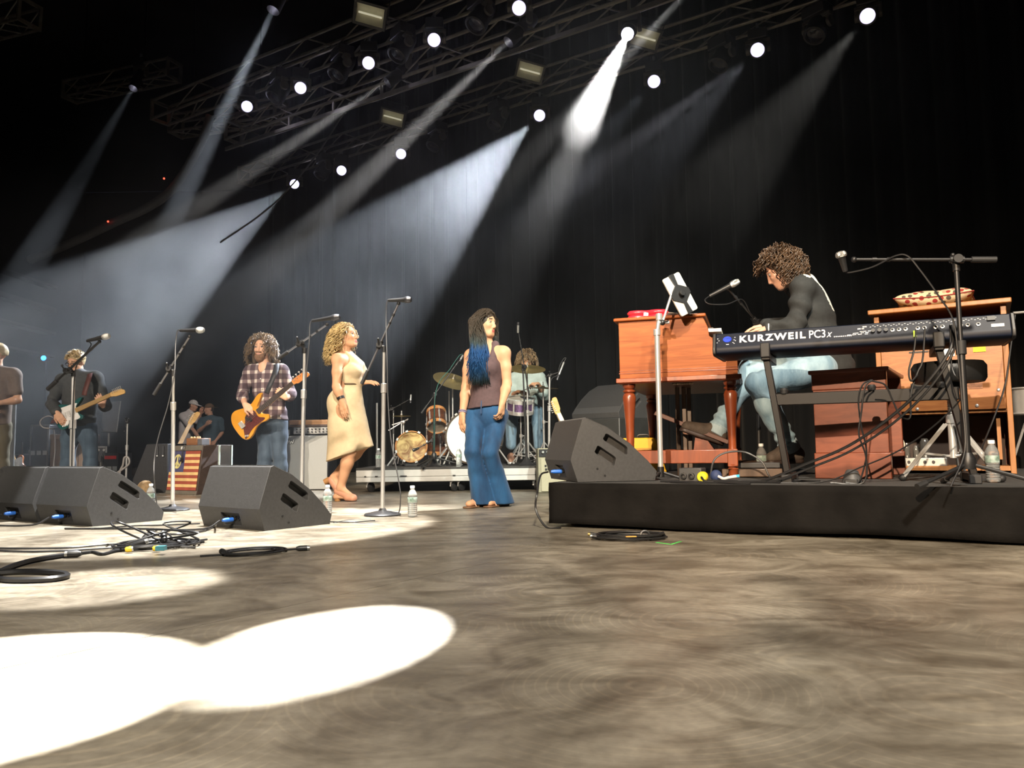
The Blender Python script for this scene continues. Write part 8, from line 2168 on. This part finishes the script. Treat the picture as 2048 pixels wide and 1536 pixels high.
def gstand(label, bridge, x_, y_):
    t = thing('guitar_stand', label, 'guitar stand', (x_, y_, 0), 0.3, 'guitar stands')
    b = MB(); b.cyl((0, 0.10, 0.02), (0, 0.02, 0.62), 0.011, 8); b.obj('upright', BLACK, t)
    b = MB(); b.tube([(-0.11, -0.10, 0.17), (-0.11, 0.02, 0.15), (0.11, 0.02, 0.15), (0.11, -0.10, 0.17)], 0.010, 8); b.obj('yoke', BLACK, t)
    for a_ in (0.6, 2.5, 4.7):
        b = MB(); b.cyl((0, 0.06, 0.30), (0.22 * cos(a_), 0.06 + 0.22 * sin(a_), 0.012), 0.009, 6); b.obj('leg', BLACK, t)
for lab, br, hd_, Dq, bm, gm, bd in (('guitar with a maple headstock rising behind the flag cabinet', (332, 955), (389, 830), 9.35, BUTTER, IVORY, MAPLE),
                             ('guitar standing behind the platform monitor, only its maple headstock showing', (1168, 962), (1108, 812), 7.7, SB_, IVORY, MAPLE),
                             ('brown guitar standing behind the man at the left edge', (31, 950), (13, 845), 10.4, SB_, IVORY, MAPLE)):
    br_, h_ = at(*br, Dq), at(*hd_, Dq + 0.18)
    br_ = h_ - (h_ - br_).normalized() * 0.82
    br_.z = max(br_.z, 0.22)
    g_, S_ = guitar(lab, br_, h_, (0.35, -1, -0.15), bm, gm, bd, k=1.0)
    gstand('black stand under the ' + lab.split(',')[0], br_, br_.x, br_.y + 0.10)
# ------------------------------------------------------------------ cables and small things on the floor
def floor_pt(px, py, z=0.006): return gz(px, py, z)
def fcable(label, pix, r=0.005, mat=None, z=None, group=None, n=8):
    return cable(label, [gz(p[0], p[1], p[2] if len(p) > 2 else r + 0.001) for p in pix], r=r, mat=mat, n=n, group=group)
def coil(label, px, py, rx, ry, turns, r, rise=0.002, ends=None, mat=None, seed=1, band=None):
    """Loosely wound cable lying flat: rx, ry half sizes in metres."""
    c = gz(px, py); rd = random.Random(seed); P = []
    n = 22
    for i in range(turns * n + 1):
        a = 2 * pi * i / n; w_ = 1 + 0.10 * sin(i * 0.37 + seed) + rd.uniform(-0.01, 0.01) - 0.04 * (i // n) / max(1, turns)
        P.append(c + V((rx * w_ * cos(a) + 0.02 * sin(i * 0.21), ry * w_ * sin(a) + 0.015 * cos(i * 0.27), r + 0.001 + rise * (i / n))))
    if ends: P = [gz(*ends[0], r + 0.001)] + P + [gz(*q, r + 0.001) for q in ends[1:]]
    t = thing('cable_coil', label, 'cable', c, world=True)
    b = MB(); b.tube(catmull(P, 2), r, 6); b.obj('cable', mat or CABLE, t)
    return t
def plug(parent, p, d, m1=BLACK, m2=STEEL, r=0.010, L_=0.055, name='connector'):
    b = MB(); M = place(p, V(d)); b.lathe([(0, 0), (r * 0.6, 0), (r, L_ * 0.25), (r, L_ * 0.9), (0, L_ * 0.9)], 12, M); o = b.obj(name, m1, parent)
    b = MB(); b.lathe([(0, L_ * 0.88), (r * 0.85, L_ * 0.88), (r * 0.85, L_ * 1.1), (0, L_ * 1.1)], 12, M); b.obj('tip', m2, o)
    return o
c_ = coil('coil of thin black cable with a plug on the open floor left of the middle', 508, 1106, 0.115, 0.115, 4, 0.0042, 0.002, ends=[(400, 1112), (560, 1100), (592, 1098)], seed=3)
plug(c_, gz(592, 1097, 0.012), (0.85, 0.25, 0), r=0.012); plug(c_, gz(447, 1104, 0.014), (-0.4, 0.6, 0.0), r=0.013, L_=0.035)
t = coil('tangled heap of black cables on the floor in front of the monitors', 312, 1094, 0.17, 0.16, 5, 0.005, 0.004, seed=9)
for k in range(5):
    rd = random.Random(40 + k); c0 = gz(300 + 22 * k, 1092); B = MB()
    B.tube(catmull([c0 + V((rd.uniform(-.22, .22), rd.uniform(-.14, .14), rd.uniform(0.006, 0.02) + (0.06 + 0.06 * rd.random() if j in (2, 3) and k < 3 else 0))) for j in range(7)], 6), 0.0055, 6); B.obj('cable', CABLE, t)
for k, (x, y) in enumerate(((262, 1092), (285, 1078), (330, 1085))):
    plug(t, gz(x, y, 0.02), (0.8 - 0.5 * k, 0.3, 0.25), r=0.015, L_=0.07)
for x, y in ((250, 1100), (305, 1098)): plug(t, gz(x, y, 0.016), (0.7, 0.4, 0.1), m1=pm('yellow_plug', (0.75, 0.50, 0.03), 0.45), r=0.013, L_=0.03, name='yellow_ring')
B = MB(); B.box(tuple(gz(322, 1096, 0.03)), (0.04, 0.03, 0.02)); B.obj('teal_clip', pm('teal_clip', (0.05, 0.20, 0.24), 0.5), t)
fcable('twisted black cable running left from the cable heap', [(262, 1098), (230, 1102), (205, 1108), (185, 1104), (158, 1107)], 0.007)
c_ = fcable('thick dark cable curving in from the left edge of the floor', [(158, 1107), (110, 1113), (60, 1122), (20, 1134), (-10, 1150), (5, 1158), (50, 1160), (110, 1157), (135, 1150), (110, 1145), (50, 1143), (-5, 1146), (-40, 1150)], 0.011)
t = thing('cable_joint', 'black cable joint where the thick cable meets the thinner one', 'cable connector', gz(157, 1107), world=True); plug(t, gz(163, 1107, 0.018), (-0.9, -0.2, 0), r=0.016, L_=0.06)
for i, (lab, pix) in enumerate((('upper of two thin black cables along the floor at far left', [(-40, 1096), (60, 1097), (140, 1095), (200, 1090), (255, 1088)]), ('lower of two thin black cables along the floor at far left', [(-40, 1099), (40, 1103), (110, 1102), (180, 1098), (250, 1094)]))):
    fcable(lab, pix, 0.005)
fcable('black cable from the middle monitor to the cable heap', [(432, 1048, 0.05), (428, 1054), (405, 1062), (360, 1068), (318, 1069), (290, 1076)], 0.006)
fcable('thin cable arching up between heap and middle monitor', [(308, 1070), (320, 1066, 0.02), (335, 1067, 0.025), (345, 1080), (330, 1090)], 0.005)
fcable('black cable trailing across the floor behind the middle monitors', [(182, 1058), (260, 1052), (330, 1050), (400, 1047)], 0.004)
fcable('dark cable on the floor by the foot of the tall chrome stand', [(640, 1043), (700, 1044), (750, 1041)], 0.004)
BLUP = pm('blue_plug', (0.03, 0.14, 0.55), 0.4)
for lab, (px, py), W_, dx in (('blue plugged cable in the back of the middle monitor', (433, 1042), wd, 0.33), ('blue plugged cable in the back of the second monitor from the left', (118, 1040), W2, 0.30), ('blue plugged cable in the back of the monitor at far left', (35, 1030), W3, 0.34), ('blue plugged cable in the side of the monitor on the platform', (1110, 945), W5, 0.33)):
    p = W_.matrix_world @ V((dx, 0.040, 0.055)); yv = (W_.matrix_world.to_3x3() @ V((0, -1, 0))).normalized()
    t = thing('speaker_cable', lab, 'cable', p, world=True, group='blue plugged speaker cables')
    plug(t, p + yv * 0.085, -yv, m1=BLUP, m2=BLACK, r=0.013, L_=0.075)
    g0 = p + yv * 0.10; z0_ = W_.matrix_world.translation.z + 0.006
    if W_ is W5: P = [g0, g0 + yv * 0.05 - V((0, 0, 0.02)), V((K.x - 0.075, K.y - 0.01, 0.20)), V((K.x - 0.085, K.y - 0.03, 0.10)), V((K.x - 0.03, K.y - 0.10, 0.008)), V((K.x + 0.05, K.y - 0.14, 0.008))]
    else: P = [g0, V((g0.x - 0.06, g0.y + yv.y * 0.05, z0_ + 0.01)), V((g0.x - 0.22, g0.y - 0.02, z0_)), V((g0.x - 0.55, g0.y + 0.10, z0_)), V((g0.x - 1.0, g0.y + 0.16, z0_))]
    b = MB(); b.tube(catmull(P, 6), 0.006, 6); b.obj('cable', CABLE, t)
t = coil('flat coil of black cable on the floor in front of the platform', 1262, 1078, 0.165, 0.10, 6, 0.0045, 0.004, ends=[(1205, 1074), (1300, 1080)], seed=6)
plug(t, gz(1205, 1075, 0.012), (-0.9, 0.3, 0.1), r=0.011); plug(t, gz(1200, 1071, 0.012), (-0.9, 0.3, 0.1), m2=pm('brass', (0.6, 0.42, 0.12), 0.3, 1.0), r=0.010)
B = MB(); q = gz(1262, 1073, 0.034); B.box(tuple(q), (0.05, 0.014, 0.004)); B.obj('orange_tag', pm('orange_tag', (0.62, 0.30, 0.06), 0.6), t)
B = MB(); B.ring(0.02, 0.006, 14, 6, Matrix.Translation(gz(1290, 1070, 0.03)) @ Matrix.Rotation(1.4, 4, 'X')); B.obj('velcro_tie', BLACK, t)
B = MB()
a_, m_, e_ = gz(1313, 1085, 0.0), gz(1342, 1089, 0.0), gz(1362, 1083, 0.0)
for p, q in ((a_, m_), (m_, e_)):
    d_ = (q - p).normalized(); s_ = V((-d_.y, d_.x, 0)) * 0.006; B.add([p - s_ + V((0, 0, 0.0003)), q - s_ + V((0, 0, 0.0003)), q + s_ + V((0, 0, 0.0003)), p + s_ + V((0, 0, 0.0003)), p - s_ + V((0, 0, 0.0013)), q - s_ + V((0, 0, 0.0013)), q + s_ + V((0, 0, 0.0013)), p + s_ + V((0, 0, 0.0013))], [(3, 2, 1, 0), (4, 5, 6, 7), (0, 1, 5, 4), (1, 2, 6, 5), (2, 3, 7, 6), (3, 0, 4, 7)])
tag(B.obj('tape_mark', pm('green_tape', (0.08, 0.55, 0.10), 0.6), smooth=False), 'green tape corner mark on the floor beside the coiled cable', 'tape')
# on the platform
pz = lambda px, py, z=0.006: gz(px, py, PZ + z)
dk = lambda px, Y, z=0.006: (lambda p: V((p.x, p.y, PZ + z)))(at(px, 950, Y))
cable('bundle of black cables sweeping from the piano sockets down to the platform, its upper cable', [at(1905, 650, 3.70), at(1900, 700, 3.66), at(1850, 770, 3.72), at(1780, 835, 3.85), at(1700, 890, 4.0), at(1620, 925, 4.12), dk(1520, 4.25), dk(1460, 4.35), dk(1400, 4.42)], r=0.0075)
cable('black cable sweeping from the piano sockets to the platform just below its twin', [at(1910, 655, 3.69), at(1906, 705, 3.64), at(1858, 778, 3.70), at(1788, 845, 3.83), at(1705, 900, 3.98), at(1630, 932, 4.08), dk(1540, 4.18), dk(1470, 4.27), dk(1420, 4.34)], r=0.006)
cable('thin cable hanging from the right end of the piano to the platform', [at(1900, 650, 3.69), at(1905, 740, 3.64), at(1930, 770, 3.60), at(1920, 800, 3.62), at(1870, 850, 3.72), at(1800, 900, 3.85), at(1720, 935, 3.98), dk(1640, 4.08), dk(1500, 4.22)], r=0.004)
for i, (lab, P) in enumerate((('left one of two cables dangling under the piano in front of the bench', ((1832, 660), (1828, 700), (1818, 740), (1822, 762), (1835, 750))), ('right one of two cables dangling under the piano in front of the bench', ((1850, 655), (1845, 720), (1835, 745), (1822, 785), (1820, 835), (1800, 830), (1785, 800), (1770, 770), (1745, 762))))):
    cable(lab, [at(x, y, 3.80 + 0.02 * i) for x, y in P], r=0.0045)
cable('cable loop hanging from the crossbar clamp beside the bench', [at(1742, 760, 3.93), at(1725, 770, 3.93), at(1717, 800, 3.94), at(1722, 850, 3.95), at(1733, 900, 3.96), at(1728, 935, 3.97), dk(1715, 3.98), dk(1690, 4.0)], r=0.0045)
cable('second cable loop hanging from the crossbar clamp beside the bench', [at(1745, 760, 3.91), at(1730, 775, 3.91), at(1722, 830, 3.92), at(1718, 870, 3.93), at(1732, 915, 3.94), dk(1725, 3.95), dk(1660, 4.0)], r=0.0045)
cable('cable hanging down the right side of the speaker cabinet', [at(2030, 630, 4.75), at(2022, 690, 4.72), at(2010, 770, 4.70), at(1990, 830, 4.66), at(1970, 880, 4.6), at(1955, 915, 4.5), dk(1945, 4.4)], r=0.005)
cable('grey cable arching over the platform between organ leg and water bottle', [dk(1420, 4.62), at(1426, 925, 4.60), at(1440, 910, 4.60), at(1465, 903, 4.60), at(1495, 906, 4.60), at(1525, 925, 4.55), dk(1545, 4.5), dk(1600, 4.3)], r=0.0055, mat=GREYC)
for i, (a0, a1) in enumerate(((1320, 1640), (1330, 1560), (1340, 1500))):
    cable('black cable lying along the platform deck, %s of three' % ORD[i], [dk(a0 + (a1 - a0) * j / 5, 4.45 - 0.07 * i - 0.05 * j + 0.03 * sin(j * 2 + i)) for j in range(6)], r=0.005, group='cables along the platform deck')
c = dk(1385, 4.45, 0.0)
t = thing('junction_box', 'dark power junction box with cables on the platform edge', 'power box', c, YAW)
B = MB(); B.box((0, 0, 0.04), (0.13, 0.10, 0.078)); B.obj('shell', pm('box_grey', (0.045, 0.045, 0.047), 0.5), t, bevel=0.006)
for x in (-0.035, 0.01):
    B = MB(); B.lathe([(0.018, 0), (0.018, 0.014), (0.010, 0.015), (0.010, 0.003)], 12, Matrix.Translation((x, -0.05, 0.035)) @ Matrix.Rotation(pi / 2, 4, 'X'), cap=False); B.obj('socket', BLACK, t)
c = dk(1407, 4.36, 0.0)
t = thing('power_plug', 'bright yellow power plug beside the junction box', 'plug', c, YAW)
B = MB(); B.lathe([(0, 0), (0.026, 0), (0.030, 0.008), (0.030, 0.030), (0.024, 0.042), (0, 0.044)], 18, Matrix.Translation((0, 0, 0.031)) @ Matrix.Rotation(pi / 2, 4, 'X')); B.obj('body', pm('plug_yellow', (0.80, 0.62, 0.02), 0.45), t)
B = MB(); B.tube(catmull([(0.0, -0.044, 0.031), (0.01, -0.07, 0.028), (0.03, -0.085, 0.012), (0.08, -0.09, 0.007)], 4), 0.006, 6); B.obj('lead', CABLE, t)
c = dk(1432, 4.46, 0.0)
t = thing('blue_pouch', 'dark blue pouch with a pale strap next to the yellow plug', 'pouch', c, YAW)
B = MB(); B.ball((0, 0, 0.032), (0.034, 0.03, 0.034), 14); B.obj('pouch', pm('pouch_blue', (0.02, 0.035, 0.10), 0.7, bump=0.2), t)
B = MB(); B.tube(catmull([(0.02, -0.025, 0.03), (0.05, -0.035, 0.018), (0.08, -0.03, 0.024), (0.12, -0.02, 0.03)], 4), 0.008, 6); B.obj('strap', pm('pale_strap', (0.55, 0.55, 0.56), 0.6), t)
B = MB(); B.tube([(0.10, -0.022, 0.028), (0.135, -0.016, 0.032)], 0.009, 6); B.obj('blue_tip', pm('sky_tip', (0.05, 0.40, 0.65), 0.5), t)
c = dk(1500, 4.40, 0.0)
t = thing('paper_strip', 'long white paper strip lying on the platform by the piano stand', 'paper', c, YAW + 0.1); B = MB(); B.box((0, 0, 0.003), (0.20, 0.03, 0.004)); B.obj('strip', WHITE, t)
c = dk(1704, 4.05, 0.0)
t = thing('foot_pedal', 'small dark cone-shaped pedal on the platform in front of the bench', 'pedal', c, YAW)
B = MB(); B.lathe([(0, 0), (0.052, 0), (0.050, 0.012), (0.030, 0.062), (0.022, 0.070), (0, 0.070)], 20); B.obj('cone', pm('pedal_grey', (0.05, 0.05, 0.052), 0.55), t)
B = MB(); B.box((0, -0.045, 0.012), (0.06, 0.03, 0.02)); B.obj('front_plate', BLACK, t, bevel=0.003)
# stand parts past the right edge: a chrome rod and a drum shell edge beyond the speaker cabinet
p0_, p1_ = at(2026, 626, 5.6), at(2075, 622, 5.55)
t = thing('side_stand', 'chrome stand beyond the speaker cabinet at the right edge', 'stand', V((p1_.x, p1_.y, PZ)), world=True)
B = MB(); B.cyl(p0_, p1_, 0.009, 8); B.obj('rod', CHROME, t); B = MB(); B.cyl((p1_.x, p1_.y, PZ + 0.002), p1_, 0.012, 8); B.obj('pole', CHROME, t)
c = at(2046, 805, 5.6)
t = thing('chrome_drum', 'edge of a chrome drum beyond the speaker cabinet at the right edge', 'drum', V((c.x + 0.05, c.y, PZ)), world=True)
q = V((c.x + 0.05, c.y, PZ)); B = MB(); B.lathe([(0.11, 0.40), (0.11, 0.58)], 24, Matrix.Translation(q)); B.obj('shell', CHROME, t)
for z in (0.40, 0.58):
    B = MB(); B.ring(0.115, 0.008, 24, 6, Matrix.Translation(q + V((0, 0, z)))); B.obj('hoop', CHROME, t)
for a_ in (0, 2.1, 4.2):
    B = MB(); B.cyl(q + V((0.02 * cos(a_), 0.02 * sin(a_), 0.39)), q + V((0.16 * cos(a_), 0.16 * sin(a_), 0.004)), 0.009, 6); B.obj('leg', CHROME, t)
